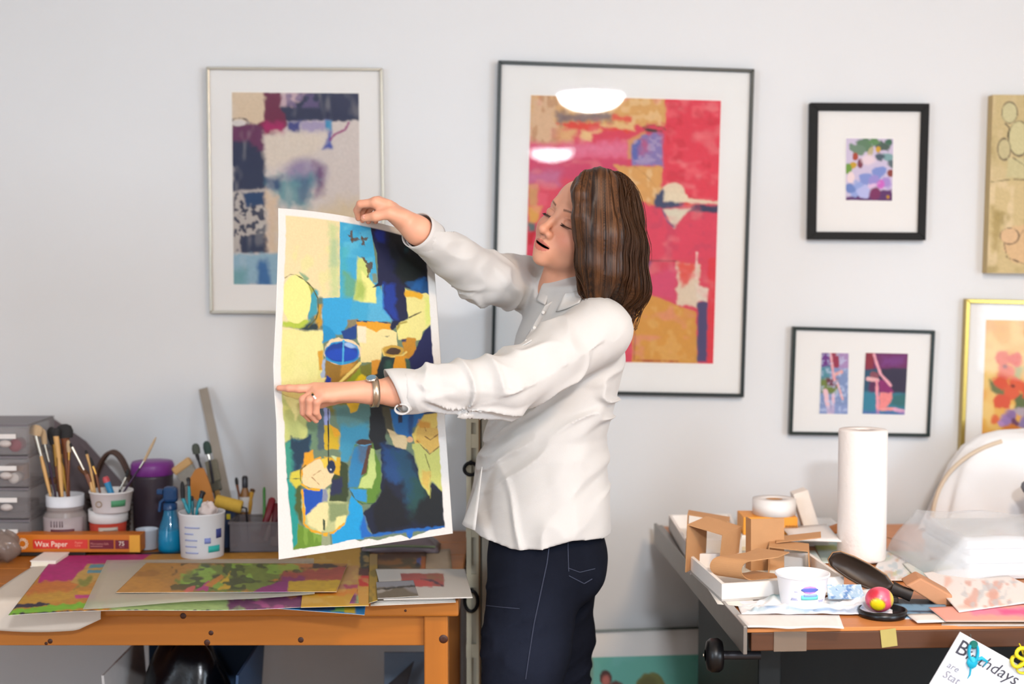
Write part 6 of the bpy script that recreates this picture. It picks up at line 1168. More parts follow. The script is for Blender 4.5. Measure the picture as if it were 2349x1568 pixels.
    a.poly(C((1200,180),(1330,200),(1480,260),(1560,320),(1620,500),(1680,700),(1760,620),(1890,720),(1915,1130),(1500,1160),(1100,1220),(1060,1150),(1000,960),(1180,780),(1200,600)),'#0b1430',3,2)
    a.poly(C((1200,190),(1430,250),(1480,560),(1350,640),(1250,560)),'#15457c',14,5); a.poly(C((1300,230),(1500,280),(1640,640),(1600,900),(1480,820),(1400,500)),'#134a66',16,6,a=.9); a.poly(C((1560,560),(1740,640),(1700,860),(1560,1040),(1500,900)),'#184a44',18,6,a=.85); a.poly(C((1110,900),(1250,620),(1450,860),(1520,1100),(1150,1190)),'#03040f',12,4); a.poly(C((1500,1060),(1760,660),(1890,760),(1905,1120)),'#050d12',16,5)
    a.poly(C((1000,1000),(1060,1150),(1110,1220),(960,1260),(980,1050)),'#1468c0',6,3); a.line(C((1060,1215),(1500,1160),(1910,1120)),6,'#1466b8',4,2); a.poly(C((1480,1150),(1560,1150),(1540,1240),(1510,1250)),'#1a6cc8',3,2)
    a.poly(C((1540,180),(1640,190),(1740,300),(1880,200),(1900,560),(1940,740),(1890,720),(1760,600),(1740,760),(1650,640),(1600,420)),'#cdd070',4,2); a.poly(C((1600,0),(1870,0),(1870,190),(1750,300),(1590,120)),'#e2b858',3,2); a.line(C((1600,150),(1740,300),(1880,190)),2,'#8a6428'); a.line(C((1690,100),(1750,140),(1860,60)),1.6,'#8a6428'); a.line(C((1690,0),(1700,40)),1.6,'#8a6428'); a.line(C((1690,300),(1750,480),(1750,800)),1.6,'#7a7a38'); a.poly(C((1660,480),(1740,500),(1740,720),(1650,640)),'#d8b858',6,3); a.poly(C((1310,60),(1480,100),(1470,240),(1350,220)),'#e4cc9c',4,3); a.ell(*C((1520,140))[0],8,7,'#e8b484')
    # yellow creature jug
    a.poly(C((340,290),(430,250),(440,380),(310,540),(280,600)),'#e8a41c',3,2); a.poly(C((180,500),(300,460),(300,640),(240,680),(170,600)),'#d9cc44',4,2); a.poly(C((560,330),(740,340),(730,540),(640,520)),'#dcae1c',4,2); a.poly(C((640,320),(700,330),(690,380)),'#cfdc9c',3,1)
    a.poly(C((300,700),(540,680),(620,690),(620,820),(830,830),(830,960),(790,1100),(620,1200),(500,1200),(340,1120),(310,900)),'#c2c78c',3,2); a.poly(C((600,850),(830,840),(820,970),(620,1090)),'#8a9a68',8,3); a.poly(C((310,690),(540,690),(540,840),(480,920),(350,980)),'#1250b4',2,1.5); a.poly(C((540,690),(600,690),(590,830),(540,830)),'#8a90a8',4,2)
    a.poly(C((350,980),(500,850),(600,840),(600,1100),(520,1190),(380,1090)),'#eee2a4',4,2); a.poly(C((690,1010),(800,990),(790,1060),(680,1160)),'#f0e69c',4,2); a.line(C((310,700),(330,960),(330,1080),(420,1160),(540,1190),(660,1180),(780,1080)),5,'#eaaa1c',2,1.2)
    a.poly(C((320,440),(500,340),(560,420),(660,520),(640,620),(560,690),(480,690),(310,650)),'#f0d8a4',2.5,1.5); a.line(C((310,640),(380,690),(500,700)),5,'#eab01c',2,1); a.line(C((330,440),(420,370),(510,340)),4,'#eaa81c',2,1); a.line(C((290,600),(290,480),(350,420)),2,'#6a5a24'); a.poly(C((520,360),(600,330),(600,420),(560,470)),'#eaca48',3,1.5); a.ell(*C((640,440))[0],10,15,'#16284c',soft=2); a.ell(*C((635,470))[0],3,4,'#d8dce0',soft=1)
    a.line(C((605,0),(605,400)),2.6,'#22241c',1,.5); a.line(C((110,575),(310,575)),1.6,'#4a5a3c'); a.poly(C((530,1170),(620,1180),(630,1310),(530,1320)),'#9aa480',3,2); a.poly(C((535,1180),(600,1180),(590,1220),(540,1220)),'#e8ae1c',2,1); a.poly(C((545,1030),(570,1050),(565,1160),(545,1150)),'#33442c',2,1); a.line(C((430,540),(520,480),(560,560)),1,'#b89468'); a.line(C((420,560),(500,640)),1,'#b89468')
    # torn white bottom margin
    a.poly(C((30,1500),(150,1385),(560,1325),(640,1315),(700,1300),(820,1270),(900,1260),(960,1275),(1060,1250),(1170,1270),(1290,1225),(1420,1205),(1480,1230),(1520,1255),(1560,1220),(1660,1190),(1740,1160),(1860,1135),(1930,1120),(2030,1180),(2030,1260),(40,1530)),'#f1eee9',1.2,1)
    a.grain(.35,.35,.04); return a
def held():
    nu,nv=230,460; U,V=np.meshgrid(np.linspace(0,1,nu+1),np.linspace(0,1,nv+1)); A=held_px(U,V); art=paint_held(A[...,0],A[...,1])
    # white margins
    L=np.interp(V,[0,.3,.55,.75,1],[.045,.04,.04,.05,.085]); 
    a2=np.clip((U-L)/.006+vnoise(A[...,0],A[...,1],91,.1,.1),0,1)[...,None]; r2=np.clip((.955-U+.004*V)/.006+vnoise(A[...,0],A[...,1],92,.1,.1),0,1)[...,None]; t2=np.clip((V-.018)/.003,0,1)[...,None]
    m=a2*r2*t2; w=np.array(lin('#f1eee9')); art.c=art.c*m+w*(1-m)
    o=grid_sheet('held_painting',lambda U,V:held_point(U,V),nu,nv,art.c*.72,vmat('gouache',.5,.4,bump=.25,bscale=250),None,.0007)
    tag(o,'unframed blue and yellow still life painting the woman holds up','painting')
held()
# ============================================================ implicit surfaces -> meshes (for the woman)
def v3(p): return np.array((p[0],p[1],p[2]),np.float32)
def smin(a,b,k):
    if k<=0: return np.minimum(a,b)
    h=np.clip(.5+.5*(b-a)/k,0,1); return b*(1-h)+a*h-k*h*(1-h)
def smax(a,b,k): return -smin(-a,-b,k)
def cone(p,a,b,ra,rb):
    """tapered capsule"""
    a=v3(a); b=v3(b); ab=b-a; L2=float(ab@ab)+1e-12; t=np.clip(((p-a)@ab)/L2,0,1)
    return np.linalg.norm(p-a-t[:,None]*ab,axis=1)-(ra+(rb-ra)*t)
def chain(p,pts,rs,k=.004):
    d=None
    for i in range(len(pts)-1):
        c=cone(p,pts[i],pts[i+1],rs[i],rs[i+1]); d=c if d is None else smin(d,c,k)
    return d
def elld(p,c,r,M=None):
    q=p-v3(c)
    if M is not None: q=q@M
    r=np.array(r,np.float32); k0=np.linalg.norm(q/r,axis=1); k1=np.linalg.norm(q/(r*r),axis=1)+1e-9
    return np.where(k0<1e-4,-float(r.min()),k0*(k0-1)/k1)
_G3=np.random.RandomState(3).rand(32,32,32).astype(np.float32)
def vn3(x,y,z):
    xi=np.floor(x).astype(int); yi=np.floor(y).astype(int); zi=np.floor(z).astype(int); a=x-xi; b=y-yi; c=z-zi
    a=a*a*(3-2*a); b=b*b*(3-2*b); c=c*c*(3-2*c); g=lambda i,j,k:_G3[(xi+i)&31,(yi+j)&31,(zi+k)&31]
    return ((g(0,0,0)*(1-a)+g(1,0,0)*a)*(1-b)+(g(0,1,0)*(1-a)+g(1,1,0)*a)*b)*(1-c)+((g(0,0,1)*(1-a)+g(1,0,1)*a)*(1-b)+(g(0,1,1)*(1-a)+g(1,1,1)*a)*b)*c-.5
def group(fn,lo,hi,m=.06):
    """evaluate fn only inside a box grown by m; far points get a cheap bound"""
    lo=v3(lo)-m; hi=v3(hi)+m
    def f(p):
        q=np.maximum(np.maximum(lo-p,p-hi),0); d=np.linalg.norm(q,axis=1)+m*.5; i=np.where(d<=m*.5+1e-9)[0]
        if len(i): d[i]=fn(p[i])
        return d
    return f
def sdf_mesh(fn,lo,hi,h,slack=2.2):
    lo=np.array(lo,np.float32); hi=np.array(hi,np.float32); B=4
    nb=np.ceil((hi-lo)/(h*B)).astype(int)
    bi=np.stack(np.meshgrid(*[np.arange(n) for n in nb],indexing='ij'),-1).reshape(-1,3)
    cd=np.empty(len(bi),np.float32)
    for s in range(0,len(bi),400000): cd[s:s+400000]=fn((lo+(bi[s:s+400000]+.5-.5/B)*h*B).astype(np.float32))
    act=np.abs(cd)<h*B*.866*slack; ab=bi[act]
    bmap=np.full(nb+1,-1,np.int64); bmap[ab[:,0],ab[:,1],ab[:,2]]=np.arange(len(ab))
    loc=np.stack(np.meshgrid(*[np.arange(B)]*3,indexing='ij'),-1).reshape(-1,3)
    vals=np.empty((len(ab),B**3),np.float32)
    for s in range(0,len(ab),6000):
        p=(ab[s:s+6000,None,:]*B+loc[None]).reshape(-1,3); vals[s:s+6000]=fn((lo+p*h).astype(np.float32)).reshape(-1,B**3)
    pts=(ab[:,None,:]*B+loc[None]).reshape(-1,3); flat=vals.reshape(-1)
    def look(q):
        sl=bmap[q[:,0]//B,q[:,1]//B,q[:,2]//B]; r=q%B; v=flat[np.maximum(sl,0)*B**3+(r[:,0]*B+r[:,1])*B+r[:,2]]; v=v.copy(); v[sl<0]=9.; return v
    # candidate cells: near zero
    c0=pts[np.abs(flat)<h*2.5*slack]
    cor=np.array([(i,j,k) for i in(0,1) for j in(0,1) for k in(0,1)])
    val=np.stack([look(c0+c) for c in cor],1)
    ok=(val.min(1)<0)&(val.max(1)>=0)&(val.max(1)<8.); cells=c0[ok]; val=val[ok]
    pos=np.zeros((len(cells),3)); cnt=np.zeros(len(cells))
    for a in range(8):
        for ax in range(3):
            b=a|(4>>ax)
            if b==a: continue
            va,vb=val[:,a],val[:,b]; x=(va<0)!=(vb<0); t=np.where(x,va/(va-vb+1e-12),0)
            q=cor[a]+(cor[b]-cor[a])*t[:,None]; pos[x]+=q[x]; cnt[x]+=1
    V=lo+(cells+pos/np.maximum(cnt,1)[:,None])*h
    key=lambda q:(q[:,0].astype(np.int64)*4096+q[:,1])*4096+q[:,2]
    ks=key(cells); od=np.argsort(ks); ks=ks[od]
    def vid(q):
        k=key(q); i=np.clip(np.searchsorted(ks,k),0,len(ks)-1); return np.where(ks[i]==k,od[i],-1)
    F=[]
    for ax in range(3):
        e=cor[4>>ax]; va=val[:,0]; vb=val[:,4>>ax]; x=(va<0)!=(vb<0); c=cells[x]; fl=(va[x]<0)
        u=np.zeros(3,int); w=np.zeros(3,int); u[(ax+1)%3]=1; w[(ax+2)%3]=1
        q=np.stack([vid(c),vid(c-u),vid(c-u-w),vid(c-w)],1); g=(q>=0).all(1); q=q[g]; fl=fl[g]; q[~fl]=q[~fl][:,::-1]; F.append(q)
    return V,np.concatenate(F)
def relax(V,F,n=2,lam=.5):
    for _ in range(n):
        acc=np.zeros_like(V); cnt=np.zeros(len(V))
        for a in range(4):
            for b in (F[:,(a+1)%4],F[:,(a-1)%4]): np.add.at(acc,F[:,a],V[b]); np.add.at(cnt,F[:,a],1)
        V=V*(1-lam)+lam*acc/np.maximum(cnt,1)[:,None]
    return V
# ------------------------------------------------------------ pose: joints from the photo
E_=P(1282,499,3.150)                                    # midpoint of the eyes
fH=np.array([-.66,-.70,.25]); fH/=np.linalg.norm(fH); uH=np.array([.464,-.121,.877]); uH-=fH*(uH@fH); uH/=np.linalg.norm(uH); eH=np.cross(uH,fH)
RH=np.stack([eH,fH,uH],1).astype(np.float32); OH=v3(E_)-fH*.085
HS=1.02
def toH(p): return ((p-OH.astype(np.float32))@RH)/HS
def fromH(l): return Vector((OH+RH@(np.array(l)*HS)).tolist())
SL=P(1376,757,3.09); EL=P(1165,884,2.95); WL=P(853,899,2.865)       # left (near) arm
SR=P(1245,655,3.45); ER=P(1108,640,3.20); WR=P(958,528,3.005)       # right (far) arm
MID=(SL+SR)/2; FWD=Vector((-.909,-.415,0)); LFT=Vector((.415,-.909,0))
NB=MID+Vector((-.005,.0,.055)); 
PEL=Vector((P(1255,1270,3.25).x,3.25,.83))
# ---- head
def head_sdf(p):
    q=toH(p); s=q.copy(); s[:,0]=np.abs(s[:,0])
    d=elld(q,(0,-.010,.030),(.072,.092,.083)); d=smin(d,elld(q,(0,.030,-.030),(.061,.060,.072)),.03)
    d=smin(d,elld(q,(0,.040,.048),(.056,.046,.046)),.025); d=smin(d,elld(q,(0,.042,-.074),(.046,.043,.033)),.026); d=smin(d,elld(q,(0,.076,-.097),(.017,.014,.014)),.022)
    d=smin(d,elld(s,(.040,.060,-.034),(.022,.022,.024)),.022)
    d=smin(d,chain(s,[(0,.086,.022),(.022,.082,.025),(.046,.062,.019)],[.010,.010,.009],.01),.016)
    d=smax(d,-elld(s,(.031,.103,.003),(.018,.018,.012)),.014)
    d=smin(d,elld(s,(.0315,.0755,.0005),(.0150,.0130,.0118)),.003)
    d=smin(d,chain(q,[(0,.087,.012),(0,.096,-.010),(0,.1085,-.034)],[.0075,.0078,.0090],.006),.011)
    d=smin(d,elld(q,(0,.1085,-.0365),(.0105,.0105,.0095)),.006); d=smin(d,elld(s,(.0125,.0965,-.0415),(.0075,.0095,.0080)),.006)
    d=smax(d,-elld(s,(.0062,.1005,-.0485),(.0032,.0060,.0032)),.002)
    d=smin(d,elld(q,(0,.070,-.066),(.030,.024,.026)),.018)
    d=smin(d,chain(s,[(0,.0935,-.0602),(.006,.0945,-.0592),(.014,.0905,-.0622),(.0270,.0785,-.0650)],[.0033,.0036,.0032,.0018],.003),.005)
    d=smin(d,chain(s,[(0,.0915,-.0785),(.010,.0900,-.0770),(.0258,.0782,-.0665)],[.0040,.0037,.0018],.003),.006)
    qm=q.copy(); qm[:,2]-=2.6*q[:,0]**2; d=smax(d,-elld(qm,(0,.089,-.0690),(.0230,.020,.0026)),.003)
    d=smin(d,elld(s,(.073,-.004,-.006),(.009,.020,.030)),.006)
    return d*HS
NK0=fromH((0,-.018,-.055))
def neck_sdf(p): return smin(cone(p,NK0,NB+Vector((0,0,-.01)),.050,.055),cone(p,fromH((0,.02,-.075)),NB+Vector((-.03,-.015,-.02)),.030,.035),.03)
# ---- hands
def J3(l): return [P(x,y,Y) for x,y,Y in l]
HL_f=[ # index, middle, ring, little of the pointing left hand
 (J3([(742,894,2.850),(722,890,2.846),(686,891,2.840),(662,890,2.841),(640,889.5,2.846)]),[.0120,.0098,.0084,.0076,.0058]),
 (J3([(748,900,2.842),(727,897,2.836),(696,916,2.832),(697,945,2.840),(710,961,2.852)]),[.0120,.0100,.0088,.0080,.0062]),
 (J3([(752,906,2.834),(735,903,2.827),(711,917,2.822),(710,946,2.830),(725,964,2.844)]),[.0120,.0098,.0086,.0078,.0060]),
 (J3([(760,911,2.828),(746,908,2.821),(727,921,2.817),(725,945,2.825),(732,957,2.838)]),[.0110,.0088,.0076,.0068,.0054])]
HL_t=(J3([(800,905,2.873),(765,915,2.883),(738,925,2.884),(715,932,2.878)]),[.0150,.0115,.0092,.0070])
def handL(p):
    d=None
    for pts,rs in HL_f:
        c=chain(p,pts,rs,.003); d=c if d is None else np.minimum(d,c)
    d=np.minimum(d,chain(p,HL_t[0],HL_t[1],.004))
    pm=None
    for pts,rs in HL_f:
        c=cone(p,WL+Vector((.0,0,.002)),pts[1],.0175,.0112); pm=c if pm is None else smin(pm,c,.012)
    pm=smin(pm,cone(p,WL,HL_t[0][0],.019,.016),.012)
    d=smin(d,pm,.006); d=smin(d,chain(p,[WL,WL.lerp(EL,.17),WL.lerp(EL,.5)],[.0225,.0275,.035],.02),.010); return d
HR_f=[
 (J3([(888,470,2.988),(862,464,2.986),(827,468,2.996),(819,482,3.014),(822,500,3.025)]),[.0125,.0100,.0085,.0076,.0060]),
 (J3([(893,472,3.003),(868,463,3.004),(836,470,3.018),(828,486,3.031),(831,505,3.036)]),[.0125,.0102,.0088,.0078,.0062]),
 (J3([(900,476,3.018),(878,467,3.022),(850,474,3.034),(842,490,3.044),(845,508,3.046)]),[.0120,.0098,.0086,.0076,.0060]),
 (J3([(908,482,3.030),(890,474,3.036),(868,480,3.048),(860,494,3.056),(862,508,3.056)]),[.0110,.0088,.0076,.0068,.0054])]
HR_t=(J3([(925,500,2.988),(893,489,2.978),(862,496,2.977),(836,500,2.988)]),[.0180,.0125,.0098,.0078])
def handR(p):
    d=None
    for pts,rs in HR_f:
        c=chain(p,pts,rs,.003); d=c if d is None else np.minimum(d,c)
    pm=None
    for pts,rs in HR_f:
        c=cone(p,WR,pts[1],.0230,.0120); pm=c if pm is None else smin(pm,c,.012)
    th=chain(p,HR_t[0],HR_t[1],.006); pm=smin(pm,th,.008)
    d=smin(d,pm,.006); d=smin(d,cone(p,WR,ER,.0275,.040),.014); return d
def torso_core(p):
    d=chain(p,[NB+Vector((0,0,-.03)),MID+Vector((0,.0,-.05)),PEL+Vector((0,0,.35))],[.05,.075,.075],.04); d=smin(d,chain(p,[SL,MID,SR],[.042,.05,.042],.03),.03); return d
def bb(pts): a=np.array([list(q) for q in pts]); return a.min(0),a.max(0)
_hd=group(head_sdf,*bb([OH-.12*HS,OH+.13*HS]),m=.05); _hl=group(handL,*bb([P(630,860,2.81),P(1000,980,2.93)]),m=.03); _hr=group(handR,*bb([P(810,445,2.96),P(1110,650,3.22)]),m=.03)
_ar=lambda p:smin(chain(p,[WL.lerp(EL,.5),EL,SL],[.036,.040,.048],.02),chain(p,[WR.lerp(ER,.5),ER,SR],[.033,.038,.046],.02),.01)
def body_sdf(p):
    d=smin(torso_core(p),_ar(p),.03); d=smin(d,neck_sdf(p),.035); d=smin(d,_hd(p),.016); d=smin(d,_hl(p),.008); d=smin(d,_hr(p),.008); return d
person=thing('person','woman in white shirt and dark jeans pointing at the painting she holds','person',(PEL.x,PEL.y,0))
def skin_paint(V):
    n=len(V); C=np.tile(np.array(lin('#d99e82'),np.float32),(n,1))
    nz=vn3(V[:,0]*55,V[:,1]*55,V[:,2]*55)[:,None]; C*=1+.10*nz
    q=toH(V.astype(np.float32)); s=q.copy(); s[:,0]=np.abs(s[:,0])
    def mix(mask,col):
        nonlocal C
        m=np.clip(mask,0,1)[:,None]; C=C*(1-m)+m*np.array(lin(col),np.float32)
    head=q[:,1]>.03
    g=lambda c,r:np.exp(-(((s-np.array(c,np.float32))/np.array(r,np.float32))**2).sum(1))
    mix(.45*g((.042,.075,-.036),(.022,.03,.020))*head,'#d0705c'); mix(.25*g((0,.11,-.037),(.012,.012,.012)),'#d07a62')
    mix(.5*g((.031,.085,.004),(.017,.02,.008))*head,'#b07862')            # lids
    mix(.4*g((.031,.085,-.012),(.015,.02,.005))*head,'#b57a68')
    # lash line along the lowered lid
    lz=-.0050-.0030*np.cos(np.clip((s[:,0]-.031)/.016,-1.57,1.57)); mix(np.clip(1.3-np.abs(q[:,2]-lz)/.0013,0,1)*(np.abs(s[:,0]-.0315)<.0150)*(q[:,1]>.066),'#24140f')
    mix(.8*np.clip(1.2-np.abs(q[:,2]-(.0075-.0025*((s[:,0]-.031)/.015)**2))/.0010,0,1)*(np.abs(s[:,0]-.031)<.014)*(q[:,1]>.07)*.5,'#8a5648')
    bz=.0205+.004*np.sin(np.clip((s[:,0]-.014)/.034,0,1)*2.4); mix(.85*np.clip(1.25-np.abs(q[:,2]-bz)/(.0031-.0014*np.clip((s[:,0]-.02)/.03,0,1)),0,1)*(s[:,0]>.013)*(s[:,0]<.050)*(q[:,1]>.05),'#5c3a2a')
    lipw=np.clip(1-(s[:,0]/.0255)**2,0,1)
    q[:,2]-=2.6*s[:,0]**2; mu=(q[:,2]>-.0690)&(q[:,2]<-.0690+.0108*lipw**.7)&(q[:,1]>.074)&(s[:,0]<.025); ml=(q[:,2]<=-.0690)&(q[:,2]>-.0690-.0128*lipw**.7)&(q[:,1]>.074)&(s[:,0]<.024)
    mix(.65*(mu|ml),'#b8504c')
    inm=(np.abs(q[:,2]+.0690)<.0032*np.sqrt(np.clip(1-(q[:,0]/.0235)**2,0,1)))&(q[:,1]>.06)&(q[:,1]<.0935); mix(1.0*inm,'#2a0c0e'); q[:,2]+=2.6*s[:,0]**2
    mix(.9*np.exp(-(((s-np.array([.0062,.1005,-.0475],np.float32))/np.array([.0036,.005,.0030],np.float32))**2).sum(1)),'#4a2018')
    # finger redness
    for hand,c in ((HL_f,'#c67a66'),(HR_f,'#c97c60')):
        for pts,rs in hand:
            for k in (2,3,4): mix(.35*np.exp(-((V-v3(pts[k]))**2).sum(1)/.010**2),c)
    return C
V,F=sdf_mesh(body_sdf,(P(630,900,2.80).x-.02,2.79,1.10),(SL.x+.08,3.53,1.74),.0017)
V=relax(V,F,1,.4)
np_mesh('body',V,F,np.concatenate([skin_paint(V),np.ones((len(V),1))],1),vmat('skin',.48,.4,bump=.12,bscale=900,sss=.12,var=.03),person)
# nails on the pointing hand and the thumb
mn=mat('nail','#d69a88',.25,var=.02)
for pts in (HR_t[0],): 
    a,b=pts[-2],pts[-1]; d=(b-a).normalized(); MB().lathe([(.001,.0072),(.0045,.0068),(.0052,.0058)],b-d*.001+Vector((0,-.0015,.001)),n=12,R=align((0,-1,.25)),sx=1.0,cap=False).build('fingernail',mn,person)
# eyelashes (small curved tubes on both lids)
lash=MB()
for sgn in (-1,1):
    for k in range(13):
        x=.0315+.0142*(k/6.5-1)*.98; z=-.0050-.0030*math.cos(min(1.57,abs((x-.031)/.016))); y0=.0755+.0130*math.sqrt(max(0.05,1-((x-.0315)/.0155)**2))*.93
        lash.tube([fromH((sgn*x,y0-.001,z)),fromH((sgn*(x+.001*(k-6)/6),y0+.0035,z-.0030)),fromH((sgn*(x+.002*(k-6)/6),y0+.0058,z-.0040))],[.0006,.0005,.0002],4)
lash.build('eyelashes',mat('lash','#1c100c',.5),person)
# ------------------------------------------------------------ jeans
HPL=P(1228,1300,3.19); HPR=P(1262,1300,3.33); KNL=Vector((P(1186,1568,3.16).x,3.16,.455)); KNR=Vector((P(1283,1568,3.36).x,3.36,.455)); ANL=Vector((KNL.x+.06,3.13,.09)); ANR=Vector((KNR.x+.09,3.38,.09))
def jeans_sdf(p):
    d=elld(p,(P(1252,1255,3.26).x,3.26,.845),(.133,.165,.13)); 
    d=smin(d,elld(p,P(1306,1290,3.20),(.083,.090,.095)),.04); d=smin(d,elld(p,P(1306,1290,3.33),(.083,.090,.095)),.04)
    d=smin(d,chain(p,[HPL,HPL.lerp(KNL,.5),KNL,ANL],[.108,.098,.083,.066],.02),.03); e=chain(p,[HPR,HPR.lerp(KNR,.5),KNR,ANR],[.105,.090,.072,.062],.02); d=smin(d,e,.018)
    x,y,z=p[:,0],p[:,1],p[:,2]
    f=vn3(x*9+z*7,y*6,z*22-x*13); r=np.clip(1-np.abs(f)*5,0,1)**1.5; d=d-.0055*r*np.clip((z-.30)/.1,0,1)*np.clip((.88-z)/.15,.25,1)
    d=d-.004*vn3(x*16,y*16,z*10); 
    d=np.maximum(d,z-.965); d=np.maximum(d,.045-z); return d
V,F=sdf_mesh(jeans_sdf,(PEL.x-.28,3.02,.03),(PEL.x+.32,3.50,.985),.0052)
V=relax(V,F,1,.4); n=len(V)
def denim(V):
    c=np.array(lin('#12151f'),np.float32); C=np.tile(c,(len(V),1)); f=vn3(V[:,0]*14,V[:,1]*14,V[:,2]*9)+.5*vn3(V[:,0]*60,V[:,1]*60,V[:,2]*20); C*= (1+.45*f)[:,None]; fade=np.exp(-((V[:,2]-.62)/.16)**2)*np.clip((3.18-V[:,1])/.12,0,1); C=C*(1-.35*fade[:,None])+.35*fade[:,None]*np.array(lin('#2b3142'),np.float32); return C
def denim_mat():
    m=vmat('denim',.95,.1,bump=.5,bscale=700,var=.18); return m
np_mesh('jeans',V,F,np.concatenate([denim(V),np.ones((n,1))],1),denim_mat(),person); jeans=bpy.data.objects['jeans']
def project(px,py,fn,y0=2.85,y1=3.6,off=.0):
    """first hit of the photo ray with an implicit surface"""
    a=P(px,py,y0); b=P(px,py,y1); t=np.linspace(0,1,500)[:,None]; q=(v3(a)*(1-t)+v3(b)*t).astype(np.float32); d=fn(q); i=np.argmax(d<0)
    if d[i]>=0: return None
    return Vector(q[max(i-1,0)].tolist())
ms=mat('denim_stitch','#343a4c',.8)
for line,r in [([(1262,1232),(1255,1290),(1240,1360),(1225,1430),(1214,1500),(1204,1568)],.0014),([(1303,1218),(1303,1260),(1305,1320)],.0012),([(1305,1320),(1340,1338),(1362,1325)],.0012),([(1116,1388),(1150,1392),(1200,1396)],.0010),([(1303,1302),(1330,1312),(1372,1302)],.0010)]:
    pts=[]
    for (ax,ay),(bx,by) in zip(line[:-1],line[1:]):
        for k in range(6):
            q=project(ax+(bx-ax)*k/6,ay+(by-ay)*k/6,jeans_sdf)
            if q: pts.append(q)
    if len(pts)>2: MB().tube(pts,r,5).build('seam',ms,jeans)
for A,R_ in ((ANL,-8),(ANR,6)):
    m=MB(); fwd=Vector((-.75,-.66,0)).normalized() if A is ANL else Vector((-1,.05,0)); sd=Vector((0,1,0))
    def sh(u,v,A=A,fwd=fwd):
        a=2*math.pi*u; L=.135; w=.045*(1-.25*abs(v-.5)); x=math.cos(a); y=math.sin(a); c=Vector((A.x,A.y,0))+fwd*.05; s=math.sin(math.pi*v/2)
        return c+fwd*(x*L*(1-.55*v if x>0 else 1-.35*v))+Vector((fwd.y,-fwd.x,0))*(y*w*(1-.4*v))+Vector((0,0,.012+.075*v*(1 if x<.2 else 1-.45*(x-.2))))
    m.sheet(sh,24,8,.004); m.build('shoe',mat('shoe_leather','#231d1c',.4),person); MB().prism([(fwd.x*.135*math.cos(t)*1.02-fwd.y*.047*math.sin(t)*-1,fwd.y*.135*math.cos(t)*1.02+fwd.x*.047*math.sin(t)*-1) for t in [k*2*math.pi/24 for k in range(24)]],.014,(A.x+fwd.x*.05,A.y+fwd.y*.05,.0)).build('shoe_sole',mat('shoe_sole','#151313',.7),person)
# ------------------------------------------------------------ shirt
TS=[ # z, centre x, half width (left axis), half depth (forward axis)
 (.84,.058,.200,.160),(.90,.062,.196,.156),(.97,.068,.184,.148),(1.04,.072,.170,.138),(1.10,.080,.164,.128),(1.18,.104,.172,.120),(1.26,.124,.178,.116),(1.33,.132,.170,.110),(1.38,.136,.150,.095),(1.43,.140,.11,.075)]
TS=np.array(TS); TYC=np.interp(TS[:,0],[.84,1.1,1.4],[3.265,3.268,3.275])
def torso_sdf(p):
    z=p[:,2]; cx=np.interp(z,TS[:,0],TS[:,1]); cy=np.interp(z,TS[:,0],TYC); a=np.interp(z,TS[:,0],TS[:,2]); b=np.interp(z,TS[:,0],TS[:,3])
    x=p[:,0]-cx; y=p[:,1]-cy; l=x*LFT.x+y*LFT.y; f=x*FWD.x+y*FWD.y
    d=(np.sqrt((l/a)**2+(f/b)**2+1e-9)-1)*np.minimum(a,b)
    return np.maximum(d,z-1.43)
def arm_uv(p,A,B):
    A=v3(A);B=v3(B);ab=B-A;L=np.linalg.norm(ab);ax=ab/L;t=(p-A)@ax; r=p-A-t[:,None]*ax; s=np.cross(ax,np.array([0,0,1],np.float32)); s/=np.linalg.norm(s); u=np.cross(s,ax); return t,np.arctan2(r@u,r@s),L
CUL=WL.lerp(EL,.215); CUR=WR.lerp(ER,.02)
